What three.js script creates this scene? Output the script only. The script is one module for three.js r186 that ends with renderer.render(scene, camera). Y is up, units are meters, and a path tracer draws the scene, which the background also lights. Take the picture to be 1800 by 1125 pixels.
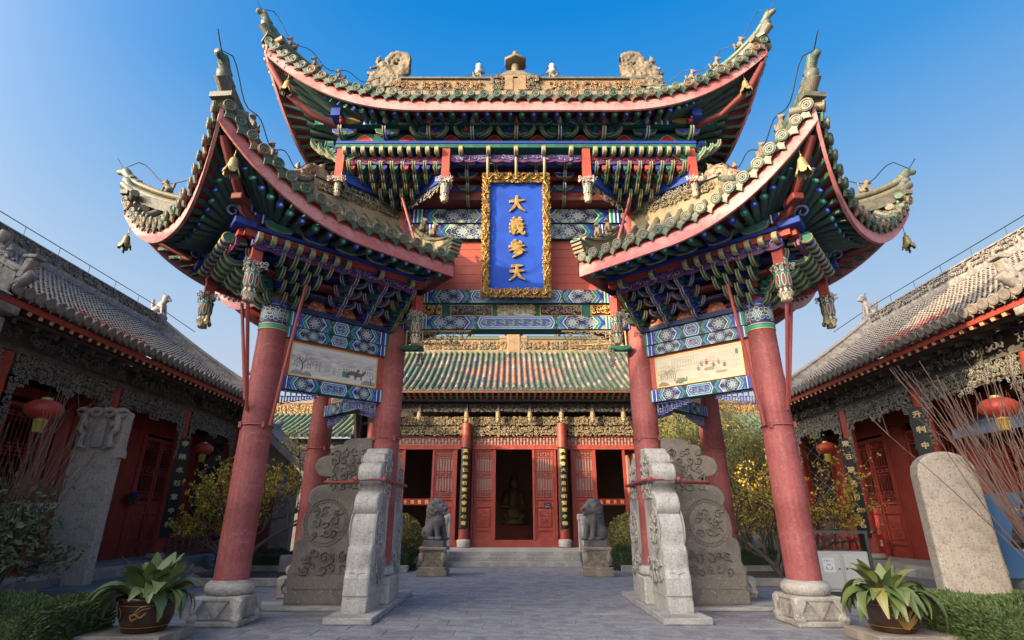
import * as THREE from 'three';
import { mergeGeometries, mergeVertices } from 'three/addons/utils/BufferGeometryUtils.js';
import { RoundedBoxGeometry } from 'three/addons/geometries/RoundedBoxGeometry.js';

// ---------------------------------------------------------------- camera, sky, sun, exposure
const scene = new THREE.Scene();
const camera = new THREE.PerspectiveCamera(61.76, 1.6, 0.1, 400);
camera.position.set(-0.09, 1.5, 0);
camera.lookAt(-0.09, 1.5 + Math.sin(0.3588), -Math.cos(0.3588));
const renderer = new THREE.WebGLRenderer({ antialias: true });
renderer.setSize(1024, 640);
renderer.toneMapping = THREE.LinearToneMapping;
renderer.toneMappingExposure = 2.1;
renderer.shadowMap.enabled = true;
const SUN_EL = 15 * Math.PI / 180, SUN_AZ = 35 * Math.PI / 180;
const sunDir = new THREE.Vector3(-Math.cos(SUN_EL) * Math.cos(SUN_AZ), Math.sin(SUN_EL), Math.cos(SUN_EL) * Math.sin(SUN_AZ));
{ // clear winter-afternoon sky: deep blue overhead, pale at the horizon, brighter round the low sun
  const w = 512, h = 256, d = new Float32Array(w * h * 4);
  const key = [[-90, .3, .3, .32], [-2, .40, .42, .46], [4, .46, .49, .56], [12, .41, .475, .585], [20, .30, .43, .60], [30, .15, .325, .585], [40, .04, .235, .56], [50, .006, .185, .53], [65, .006, .15, .46], [90, .008, .13, .42]];
  for (let y = 0; y < h; y++) for (let x = 0; x < w; x++) {
    const el = (y + .5) / h * 180 - 90, th = (x + .5) / w * 2 * Math.PI, e = el * Math.PI / 180;
    let k = 0; while (k < key.length - 2 && el > key[k + 1][0]) k++;
    const a = key[k], b = key[k + 1], f = Math.min(1, Math.max(0, (el - a[0]) / (b[0] - a[0])));
    // equirectangular: u = atan2(z, x) / 2pi + 0.5
    const ph = th - Math.PI, dx = Math.cos(e) * Math.cos(ph), dz = Math.cos(e) * Math.sin(ph), dy = Math.sin(e);
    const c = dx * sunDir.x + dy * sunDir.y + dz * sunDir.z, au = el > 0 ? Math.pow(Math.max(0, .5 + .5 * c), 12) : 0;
    const o = (y * w + x) * 4;
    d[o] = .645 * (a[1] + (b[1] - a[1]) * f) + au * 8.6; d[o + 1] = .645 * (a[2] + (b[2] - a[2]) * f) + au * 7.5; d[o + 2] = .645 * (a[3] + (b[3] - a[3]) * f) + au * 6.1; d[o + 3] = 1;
  }
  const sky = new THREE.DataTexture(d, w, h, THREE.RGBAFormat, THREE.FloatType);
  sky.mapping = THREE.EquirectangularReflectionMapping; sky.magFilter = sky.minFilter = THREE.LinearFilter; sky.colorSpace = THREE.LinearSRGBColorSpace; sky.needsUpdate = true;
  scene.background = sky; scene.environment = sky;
}
const sun = new THREE.DirectionalLight(new THREE.Color().setRGB(1, .77, .48), 4.3);
sun.position.copy(sunDir).multiplyScalar(60).add(new THREE.Vector3(0, 4, -13));
sun.target.position.set(0, 4, -13); scene.add(sun, sun.target);
sun.castShadow = true; sun.shadow.mapSize.set(4096, 4096); sun.shadow.radius = 1.2;
Object.assign(sun.shadow.camera, { left: -30, right: 30, top: 25, bottom: -25, near: 1, far: 140 });

// ---------------------------------------------------------------- helpers
const PI = Math.PI, V = (x, y, z) => new THREE.Vector3(x, y, z), lerp = (a, b, f) => a + (b - a) * f;
const clamp = (x, a = 0, b = 1) => Math.min(b, Math.max(a, x)), ss = (a, b, x) => { const t = clamp((x - a) / (b - a)); return t * t * (3 - 2 * t); };
function rng(a) { return () => { a = (a + 0x6d2b79f5) | 0; let t = Math.imul(a ^ (a >>> 15), 1 | a); t = (t + Math.imul(t ^ (t >>> 7), 61 | t)) ^ t; return ((t ^ (t >>> 14)) >>> 0) / 4294967296; }; }
const hash = (x, y, s) => { let h = Math.imul(x, 374761393) + Math.imul(y, 668265263) + Math.imul(s, 974634541); h = Math.imul(h ^ (h >>> 13), 1274126177); return ((h ^ (h >>> 16)) >>> 0) / 4294967296; };
function vnoise(x, y, per, s, per2 = per) {
  const xi = Math.floor(x), yi = Math.floor(y), fx = x - xi, fy = y - yi, u = fx * fx * (3 - 2 * fx), v = fy * fy * (3 - 2 * fy), m = (i) => ((i % per) + per) % per, n = (i) => ((i % per2) + per2) % per2;
  const a = hash(m(xi), n(yi), s), b = hash(m(xi + 1), n(yi), s), c = hash(m(xi), n(yi + 1), s), d = hash(m(xi + 1), n(yi + 1), s);
  return a + (b - a) * u + (c - a) * v + (a - b - c + d) * u * v;
}
function fbm(u, v, f, s, oct = 4) { let r = 0, a = .5; for (let i = 0; i < oct; i++) { r += a * vnoise(u * f, v * f, f, s + i * 17); f *= 2; a *= .5; } return r / (1 - Math.pow(.5, oct)); }
function noise3(x, y, z) { // cheap lattice noise in 3d
  const f = Math.floor, X = f(x), Y = f(y), Z = f(z), q = (t) => t * t * (3 - 2 * t), u = q(x - X), v = q(y - Y), w = q(z - Z), h = (i, j, k) => hash(X + i, (Y + j) * 131 + (Z + k) * 7919, 5);
  return lerp(lerp(lerp(h(0, 0, 0), h(1, 0, 0), u), lerp(h(0, 1, 0), h(1, 1, 0), u), v), lerp(lerp(h(0, 0, 1), h(1, 0, 1), u), lerp(h(0, 1, 1), h(1, 1, 1), u), v), w);
}
const toS = (c) => Math.round(255 * clamp(c <= .0031308 ? 12.92 * c : 1.055 * Math.pow(c, 1 / 2.4) - .055));
function dataTex(size, fn, srgb, tile) {
  const d = new Uint8Array(size * size * 4);
  for (let y = 0; y < size; y++) for (let x = 0; x < size; x++) { const c = fn((x + .5) / size, (y + .5) / size), o = (y * size + x) * 4; for (let i = 0; i < 3; i++) d[o + i] = srgb ? toS(c[i]) : Math.round(255 * clamp(c[i])); d[o + 3] = 255; }
  const t = new THREE.DataTexture(d, size, size); t.wrapS = t.wrapT = THREE.RepeatWrapping; t.magFilter = t.minFilter = THREE.LinearFilter;
  if (srgb) t.colorSpace = THREE.SRGBColorSpace; t.repeat.set(1 / tile, 1 / tile); t.needsUpdate = true; return t;
}
let matSeed = 1, sharedBump = null;
// a procedural surface: two tones mixed in patches, fine grain, optional speckles; uv in metres
function surf({ c, c2 = c.map((x) => x * .7), patch = 4, lo = .35, hi = .7, grain = .25, gf = 64, speck = 0, sc = [0, 0, 0], st = .78, stretch = 1, streak = 0, tile = 1, size = 256, bump = .0015, rough = .85, metal = 0, rv = .1, ...rest }) {
  const s = (matSeed += 31);
  const H = (u, v) => fbm(u, v, gf, s + 3, 2);
  const map = dataTex(size, (u, v) => {
    const p = ss(lo, hi, fbm(u, v * stretch, patch, s)), g = (1 + grain * (H(u, v * stretch) - .5) * 2) * (1 + streak * (vnoise(u * 40, v * 3, 40, s + 21, 3) * .6 + vnoise(u * 96, v * 5, 96, s + 22, 5) * .4 - .5) * 2), k = speck ? ss(st, st + .06, fbm(u, v, 32, s + 9, 2)) * speck : 0;
    return [0, 1, 2].map((i) => lerp(lerp(c[i], c2[i], p) * g, sc[i], k));
  }, true, tile);
  if (bump && !sharedBump) sharedBump = dataTex(512, (u, v) => { const h = .5 * fbm(u, v, 64, 7001, 2) + .5 * fbm(u, v, 16, 7003, 3); return [h, h, h]; }, false, 1);
  let bm = null; if (bump) { bm = sharedBump.clone(); bm.repeat.set(1 / tile, stretch / tile); bm.needsUpdate = true; }
  return new THREE.MeshStandardMaterial({ map, bumpMap: bm, bumpScale: bump, roughness: rough, metalness: metal, ...rest });
}
const plain = (r, g, b, rough = .6, metal = 0, o = {}) => new THREE.MeshStandardMaterial({ color: new THREE.Color().setRGB(r, g, b), roughness: rough, metalness: metal, ...o });
function canvasTex(w, h, draw) { const c = document.createElement('canvas'); c.width = w; c.height = h; draw(c.getContext('2d'), w, h); const t = new THREE.CanvasTexture(c); t.colorSpace = THREE.SRGBColorSpace; t.magFilter = THREE.LinearFilter; t.wrapS = t.wrapT = THREE.RepeatWrapping; return t; }
const canvasMat = (w, h, draw, rough = .6, o = {}) => new THREE.MeshStandardMaterial({ map: canvasTex(w, h, draw), roughness: rough, ...o });

const keepUV = new Set();
function metreUV(g) {
  const p = g.attributes.position, n = g.attributes.normal, uv = new Float32Array(p.count * 2);
  for (let i = 0; i < p.count; i++) {
    const x = p.getX(i), y = p.getY(i), z = p.getZ(i), ax = Math.abs(n.getX(i)), ay = Math.abs(n.getY(i)), az = Math.abs(n.getZ(i));
    if (ay >= ax && ay >= az) { uv[i * 2] = x; uv[i * 2 + 1] = z; } else if (ax > az) { uv[i * 2] = z; uv[i * 2 + 1] = y; } else { uv[i * 2] = x; uv[i * 2 + 1] = y; }
  }
  g.setAttribute('uv', new THREE.BufferAttribute(uv, 2)); return g;
}
const M4 = (x = 0, y = 0, z = 0, rx = 0, ry = 0, rz = 0, s = 1) => new THREE.Matrix4().compose(V(x, y, z), new THREE.Quaternion().setFromEuler(new THREE.Euler(rx, ry, rz, 'YXZ')), typeof s === 'number' ? V(s, s, s) : V(...s));
class GB { // collects shapes into one geometry
  constructor() { this.l = []; }
  add(g, m) { g = g.index ? g.toNonIndexed() : g.clone(); for (const k of Object.keys(g.attributes)) if (!['position', 'normal', 'uv'].includes(k)) g.deleteAttribute(k); if (!g.attributes.uv) g.setAttribute('uv', new THREE.BufferAttribute(new Float32Array(g.attributes.position.count * 2), 2)); g.clearGroups(); if (m) g.applyMatrix4(m); this.l.push(g); return this; }
  box(w, h, d, x = 0, y = 0, z = 0, ry = 0, rx = 0, rz = 0) { return this.add(new THREE.BoxGeometry(w, h, d), M4(x, y, z, rx, ry, rz)); }
  rbox(w, h, d, x = 0, y = 0, z = 0, r = .02, ry = 0, rx = 0, rz = 0) { return this.add(new RoundedBoxGeometry(w, h, d, 2, r), M4(x, y, z, rx, ry, rz)); }
  cyl(r1, r2, h, x = 0, y = 0, z = 0, seg = 14, rx = 0, ry = 0, rz = 0) { return this.add(new THREE.CylinderGeometry(r2, r1, h, seg), M4(x, y, z, rx, ry, rz)); }
  sph(r, x = 0, y = 0, z = 0, s = 1, ws = 10, hs = 7) { return this.add(new THREE.SphereGeometry(r, ws, hs), M4(x, y, z, 0, 0, 0, s)); }
  lathe(pts, x = 0, y = 0, z = 0, seg = 20) { return this.add(new THREE.LatheGeometry(pts.map(([a, b]) => new THREE.Vector2(a, b)), seg), M4(x, y, z)); }
  tor(R, r, x = 0, y = 0, z = 0, rx = 0, ry = 0, a = 6, b = 18, arc = PI * 2) { return this.add(new THREE.TorusGeometry(R, r, a, b, arc), M4(x, y, z, rx, ry, 0)); }
  tube(pts, r, seg = 0, rad = 5) { return this.add(tubeGeo(pts, r, rad)); }
  geo() { return mergeGeometries(this.l); }
}
// tube along a polyline with a radius per point (number or array)
function tubeGeo(pts, r, rad = 5, cap = true) {
  const n = pts.length, pos = [], idx = [], R = (i) => (Array.isArray(r) ? r[Math.min(i, r.length - 1)] : r), t = V(0, 0, 0), u = V(0, 0, 0), v = V(0, 0, 0); let prev = null;
  for (let i = 0; i < n; i++) {
    t.subVectors(pts[Math.min(n - 1, i + 1)], pts[Math.max(0, i - 1)]).normalize();
    if (!prev) prev = Math.abs(t.y) < .9 ? V(0, 1, 0) : V(1, 0, 0);
    u.crossVectors(prev, t); if (u.lengthSq() < 1e-8) u.set(1, 0, 0); u.normalize(); v.crossVectors(t, u); prev = v.clone();
    for (let k = 0; k < rad; k++) { const a = k / rad * 2 * PI, c = Math.cos(a) * R(i), s = Math.sin(a) * R(i); pos.push(pts[i].x + u.x * c + v.x * s, pts[i].y + u.y * c + v.y * s, pts[i].z + u.z * c + v.z * s); }
  }
  for (let i = 0; i < n - 1; i++) for (let k = 0; k < rad; k++) { const a = i * rad + k, b = i * rad + (k + 1) % rad; idx.push(a, b, a + rad, b, b + rad, a + rad); }
  if (cap) { for (const [i, f] of [[0, 1], [n - 1, 0]]) { for (let k = 1; k < rad - 1; k++) { const a = i * rad; f ? idx.push(a, a + k + 1, a + k) : idx.push(a, a + k, a + k + 1); } } }
  const g = new THREE.BufferGeometry(); g.setAttribute('position', new THREE.Float32BufferAttribute(pos, 3)); g.setIndex(idx); g.computeVertexNormals(); g.setAttribute('uv', new THREE.BufferAttribute(new Float32Array(pos.length / 3 * 2), 2)); return g;
}
const curve = (pts, n) => new THREE.CatmullRomCurve3(pts, false, 'centripetal').getPoints(n);
// grid surface from rows of points
function sheet(rows, uvk) {
  const a = rows.length, b = rows[0].length, pos = [], uv = [], idx = [];
  for (let i = 0; i < a; i++) for (let j = 0; j < b; j++) { const p = rows[i][j]; pos.push(p.x, p.y, p.z); uv.push(j / (b - 1), i / (a - 1)); }
  for (let i = 0; i < a - 1; i++) for (let j = 0; j < b - 1; j++) { const k = i * b + j; idx.push(k, k + 1, k + b, k + 1, k + b + 1, k + b); }
  const g = new THREE.BufferGeometry(); g.setAttribute('position', new THREE.Float32BufferAttribute(pos, 3)); g.setAttribute('uv', new THREE.Float32BufferAttribute(uv, 2)); g.setIndex(idx); g.computeVertexNormals(); return g;
}
// rectangular section swept along points: side = unit vector across, up kept vertical; offsets a..b across, c..d vertical
function sweep(pts, sides, a, b, c, d) {
  const n = pts.length, ring = [], f = (v, i) => (typeof v === 'function' ? v(i / (n - 1)) : v);
  for (let i = 0; i < n; i++) { const p = pts[i], s = sides[i], q = (o, h) => V(p.x + s.x * o, p.y + h, p.z + s.z * o); ring.push([q(f(a, i), f(c, i)), q(f(b, i), f(c, i)), q(f(b, i), f(d, i)), q(f(a, i), f(d, i)), q(f(a, i), f(c, i))]); }
  const gb = new GB();
  for (let k = 0; k < 4; k++) { const g = sheet([ring.map((r) => r[k]), ring.map((r) => r[k + 1])]); gb.add(g); }
  for (const r of [ring[0], ring[n - 1]]) gb.add(sheet([[r[0], r[1]], [r[3], r[2]]]));
  return gb.geo();
}
function shapeOf(pts) { const s = new THREE.Shape(); pts.forEach(([x, y], i) => (i ? s.lineTo(x, y) : s.moveTo(x, y))); return s; }
const extrude = (pts, depth, bevel = 0, o = {}) => { const g = new THREE.ExtrudeGeometry(shapeOf(pts), { depth, bevelEnabled: bevel > 0, bevelSize: bevel, bevelThickness: bevel, bevelSegments: 2, curveSegments: 8, ...o }); g.translate(0, 0, -depth / 2); return g; };
// naive surface nets over a signed distance function
function sdf(min, max, cell, fn) {
  const N = [0, 1, 2].map((i) => Math.ceil((max[i] - min[i]) / cell) + 1), [nx, ny, nz] = N, F = new Float32Array(nx * ny * nz), id = (i, j, k) => (k * ny + j) * nx + i;
  for (let k = 0; k < nz; k++) for (let j = 0; j < ny; j++) for (let i = 0; i < nx; i++) F[id(i, j, k)] = fn(min[0] + i * cell, min[1] + j * cell, min[2] + k * cell);
  const vi = new Int32Array(nx * ny * nz).fill(-1), pos = [], idx = [];
  for (let k = 0; k < nz - 1; k++) for (let j = 0; j < ny - 1; j++) for (let i = 0; i < nx - 1; i++) {
    let x = 0, y = 0, z = 0, c = 0; const g = []; for (let b = 0; b < 8; b++) g.push(F[id(i + (b & 1), j + ((b >> 1) & 1), k + (b >> 2))]);
    for (let b = 0; b < 8; b++) for (const e of [1, 2, 4]) if (!(b & e)) { const p = g[b], q = g[b | e]; if ((p < 0) !== (q < 0)) { const t = p / (p - q); x += (b & 1) + (e === 1 ? t : 0); y += ((b >> 1) & 1) + (e === 2 ? t : 0); z += (b >> 2) + (e === 4 ? t : 0); c++; } }
    if (c) { vi[id(i, j, k)] = pos.length / 3; pos.push(min[0] + (i + x / c) * cell, min[1] + (j + y / c) * cell, min[2] + (k + z / c) * cell); }
  }
  for (let k = 1; k < nz - 1; k++) for (let j = 1; j < ny - 1; j++) for (let i = 1; i < nx - 1; i++) {
    const s = F[id(i, j, k)] < 0, q = (a, b, c, d, f) => { if (a < 0 || b < 0 || c < 0 || d < 0) return; f ? idx.push(a, b, c, a, c, d) : idx.push(a, c, b, a, d, c); };
    if (s !== (F[id(i + 1, j, k)] < 0)) q(vi[id(i, j - 1, k - 1)], vi[id(i, j, k - 1)], vi[id(i, j, k)], vi[id(i, j - 1, k)], s);
    if (s !== (F[id(i, j + 1, k)] < 0)) q(vi[id(i - 1, j, k - 1)], vi[id(i - 1, j, k)], vi[id(i, j, k)], vi[id(i, j, k - 1)], s);
    if (s !== (F[id(i, j, k + 1)] < 0)) q(vi[id(i - 1, j - 1, k)], vi[id(i, j - 1, k)], vi[id(i, j, k)], vi[id(i - 1, j, k)], s);
  }
  const g = new THREE.BufferGeometry(); g.setAttribute('position', new THREE.Float32BufferAttribute(pos, 3)); g.setIndex(idx); g.computeVertexNormals(); return g;
}
const smin = (a, b, k) => { const h = clamp(.5 + .5 * (b - a) / k); return lerp(b, a, h) - k * h * (1 - h); };
const dS = (x, y, z, cx, cy, cz, r, sx = 1, sy = 1, sz = 1) => (Math.hypot((x - cx) / sx, (y - cy) / sy, (z - cz) / sz) - r) * Math.min(sx, sy, sz);
function dC(x, y, z, a, b, ra, rb) { const bx = b[0] - a[0], by = b[1] - a[1], bz = b[2] - a[2], h = clamp(((x - a[0]) * bx + (y - a[1]) * by + (z - a[2]) * bz) / (bx * bx + by * by + bz * bz)); return Math.hypot(x - a[0] - bx * h, y - a[1] - by * h, z - a[2] - bz * h) - lerp(ra, rb, h); }

const taken = new Map();
const numbered = (n) => { const k = taken.get(n) || 0; taken.set(n, k + 1); return k ? n + '_' + String(k).padStart(3, '0') : n; };
function part(name, g, m, parent, uv = 'm') { if (g instanceof GB) g = g.geo(); if (uv === 'm' && !keepUV.has(g)) { metreUV(g); keepUV.add(g); } const o = new THREE.Mesh(g, m); o.name = name; o.castShadow = o.receiveShadow = true; if (parent) parent.add(o); return o; }
const at = (o, x, y, z, ry = 0, rx = 0, rz = 0) => { o.position.set(x, y, z); o.rotation.set(rx, ry, rz, 'YXZ'); return o; };
function thing(name, label, category, x = 0, y = 0, z = 0, ry = 0, group) { const o = new THREE.Group(); o.name = numbered(name); o.position.set(x, y, z); o.rotation.y = ry; o.userData = { label, category }; if (group) o.userData.group = group; scene.add(o); return o; }
function single(name, label, category, g, m, group, uv) { const o = part(numbered(name), g, m, scene, uv); o.userData = { label, category }; if (group) o.userData.group = group; return o; }
function structure(name, g, m, uv) { const o = g ? part(numbered(name), g, m, scene, uv) : new THREE.Group(); if (!g) { o.name = numbered(name); scene.add(o); } o.userData.kind = 'structure'; return o; }
const stuff = (o) => { o.userData.kind = 'stuff'; return o; };

// ---------------------------------------------------------------- materials
const mat = {
  paving: [0, 1, 2].map((i) => surf({ c: [[.27, .27, .285], [.225, .23, .26], [.31, .30, .305]][i], c2: [[.18, .17, .19], [.19, .168, .178], [.225, .215, .235]][i], patch: 5, grain: .35, tile: 1.7, stretch: 2, speck: .4, sc: [.40, .39, .39], st: .7, bump: .003, rough: .72, size: 512 })),
  joint: plain(.46, .44, .41, .95),
  redCol: surf({ c: [.33, .088, .084], c2: [.255, .06, .056], patch: 5, lo: .3, hi: .75, grain: .22, streak: .22, speck: .4, sc: [.38, .16, .15], st: .72, tile: 1.6, bump: .002, rough: .7, size: 512 }),
  redWall: surf({ c: [.44, .088, .058], c2: [.36, .066, .046], patch: 3, grain: .12, speck: .2, sc: [.5, .2, .15], st: .76, tile: 1.8, bump: .0008, rough: .6 }),
  redDoor: surf({ c: [.33, .055, .038], c2: [.27, .042, .03], patch: 5, grain: .14, speck: .15, sc: [.36, .1, .07], tile: 1.2, bump: .0008, rough: .5 }),
  darkRed: surf({ c: [.17, .028, .022], c2: [.12, .02, .018], patch: 4, grain: .2, tile: 1, bump: .0008, rough: .65 }),
  soffit: plain(.25, .03, .026, .7),
  fascia: surf({ c: [.40, .115, .115], c2: [.45, .205, .20], patch: 4, lo: .3, hi: .6, grain: .12, speck: .45, sc: [.30, .03, .03], st: .66, tile: 1.1, bump: .002, rough: .6 }),
  fasciaTop: surf({ c: [.36, .035, .03], c2: [.42, .08, .07], patch: 6, grain: .15, tile: .9, bump: .001, rough: .6 }),
  grayStone: surf({ c: [.42, .40, .37], c2: [.28, .27, .26], patch: 4, grain: .22, speck: .5, sc: [.5, .48, .45], tile: 1.3, bump: .004, rough: .85, size: 512 }),
  whiteStone: surf({ c: [.43, .405, .375], c2: [.27, .25, .23], patch: 4, grain: .25, streak: .18, speck: .5, sc: [.19, .17, .155], st: .7, tile: 1.2, bump: .003, rough: .75, size: 512 }),
  brownStone: surf({ c: [.175, .148, .122], c2: [.12, .104, .09], patch: 4, grain: .25, speck: .7, sc: [.30, .275, .25], st: .76, tile: 1.1, bump: .004, rough: .7, size: 512 }),
  lionStone: surf({ c: [.165, .16, .155], c2: [.11, .107, .105], patch: 4, grain: .25, speck: .3, sc: [.24, .23, .22], tile: .8, bump: .003, rough: .8 }),
  tanStone: surf({ c: [.36, .31, .25], c2: [.25, .21, .17], patch: 4, grain: .22, tile: .9, bump: .004, rough: .85 }),
  stele: surf({ c: [.47, .405, .34], c2: [.37, .325, .275], patch: 4, streak: .12, grain: .42, gf: 128, speck: .6, sc: [.2, .165, .15], st: .66, tile: .8, bump: .003, rough: .8, size: 512 }),
  darkSlab: surf({ c: [.2, .205, .22], c2: [.15, .155, .17], patch: 4, grain: .25, tile: 1 }),
  grayTile: [0, 1, 2, 3].map((i) => surf({ c: [[.27, .235, .20], [.245, .215, .185], [.30, .26, .22], [.26, .222, .185]][i], c2: [.20, .175, .155], patch: 6, grain: .3, speck: .4, sc: [.38, .36, .33], st: .8, tile: .8, bump: .003, rough: .85 })),
  redTile: surf({ c: [.36, .12, .085], c2: [.26, .1, .08], patch: 6, grain: .3, tile: .8, bump: .003, rough: .85 }),
  glaze: [[.042, .09, .055], [.068, .108, .064], [.135, .115, .072], [.21, .11, .06], [.115, .105, .075], [.035, .078, .066]].map((c, i) => surf({ c, c2: [[.14, .13, .098], [.045, .08, .052], [.09, .098, .064], [.15, .115, .075], [.075, .075, .056], [.12, .112, .086]][i], patch: 6, lo: .4, hi: .65, grain: .25, speck: .35, sc: [.04, .045, .035], st: .7, tile: .5, bump: .003, rough: .42 })),
  ridge: surf({ c: [.215, .165, .10], c2: [.135, .115, .072], patch: 5, grain: .3, speck: .5, sc: [.10, .16, .09], st: .66, tile: .8, bump: .006, rough: .75, size: 512 }),
  ridgeOrange: surf({ c: [.27, .15, .075], c2: [.16, .12, .07], patch: 6, grain: .35, speck: .5, sc: [.11, .16, .09], st: .66, tile: .6, bump: .006, rough: .7 }),
  beast: surf({ c: [.19, .13, .078], c2: [.11, .095, .065], patch: 6, grain: .35, speck: .5, sc: [.09, .12, .08], st: .64, tile: .35, bump: .006, rough: .7 }),
  grayCarve: surf({ c: [.29, .26, .235], c2: [.17, .16, .15], patch: 6, grain: .35, tile: .5, bump: .006, rough: .9 }),
  darkCarve: surf({ c: [.12, .115, .105], c2: [.075, .075, .07], patch: 6, grain: .4, tile: .6, bump: .003, rough: .8 }),
  mixCarve: surf({ c: [.34, .315, .275], c2: [.17, .168, .15], patch: 12, lo: .3, hi: .7, grain: .4, speck: .6, sc: [.09, .16, .14], st: .6, tile: .8, bump: .003, rough: .75 }),
  latPale: plain(.30, .235, .18, .8), ochre: surf({ c: [.36, .22, .08], c2: [.22, .15, .07], patch: 8, grain: .3, tile: .5, bump: .002, rough: .6 }),
  culm: plain(.16, .16, .05, .5), glazePot: surf({ c: [.055, .026, .014], c2: [.035, .018, .012], patch: 5, grain: .25, tile: .4, bump: .001, rough: .22 }), potGold: plain(.30, .16, .04, .4), jacketDark: plain(.022, .023, .026, .45), skin: plain(.42, .25, .18, .5),
  tanCarve: surf({ c: [.42, .32, .19], c2: [.20, .17, .11], patch: 12, grain: .35, speck: .5, sc: [.12, .18, .13], st: .66, tile: .7, bump: .003, rough: .7 }),
  gold: surf({ c: [.42, .26, .075], c2: [.25, .145, .04], patch: 8, grain: .25, tile: .4, bump: .002, rough: .38, metal: .55 }),
  goldPaint: plain(.60, .44, .17, .45, .35), cream: surf({ c: [.34, .285, .145], c2: [.21, .19, .10], patch: 8, grain: .2, tile: .4, bump: 0, rough: .55 }),
  green: surf({ c: [.015, .12, .088], c2: [.012, .08, .064], patch: 6, grain: .25, tile: .6, bump: 0, rough: .72 }),
  blue: surf({ c: [.008, .045, .30], c2: [.007, .03, .20], patch: 6, grain: .22, tile: .6, bump: 0, rough: .72 }),
  navy: surf({ c: [.012, .022, .11], c2: [.01, .016, .07], patch: 6, grain: .2, tile: .6, bump: 0, rough: .55 }),
  purple: surf({ c: [.055, .03, .16], c2: [.13, .02, .06], patch: 10, grain: .3, tile: .3, bump: .002, rough: .55 }),
  rafter: surf({ c: [.045, .095, .078], c2: [.035, .07, .06], patch: 6, grain: .2, tile: .7, bump: 0, rough: .6 }),
  red: surf({ c: [.35, .055, .038], c2: [.27, .04, .03], patch: 6, grain: .2, streak: .12, tile: .8, bump: 0, rough: .72 }),
  rod: plain(.30, .06, .055, .6), iron: plain(.025, .027, .03, .55, .4), wire: plain(.02, .022, .026, .5, .3),
  brass: surf({ c: [.36, .29, .13], c2: [.26, .2, .09], patch: 6, grain: .2, tile: .2, bump: 0, rough: .45, metal: .45 }),
  board: surf({ c: [.012, .02, .024], c2: [.02, .028, .03], patch: 4, grain: .2, tile: .5, bump: 0, rough: .35 }),
  darkWood: plain(.11, .085, .065, .8), black: plain(.02, .02, .021, .6), wallGray: surf({ c: [.20, .19, .185], c2: [.14, .135, .135], patch: 4, grain: .25, tile: 1.2, bump: .002, rough: .9 }),
  soil: surf({ c: [.075, .06, .045], c2: [.05, .04, .032], patch: 8, grain: .5, tile: .7, bump: .02, rough: 1 }),
  bark: surf({ c: [.12, .10, .085], c2: [.07, .06, .05], patch: 6, grain: .4, tile: .4, bump: .006, rough: .95 }), twig: plain(.165, .10, .08, .85), 
};
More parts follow.
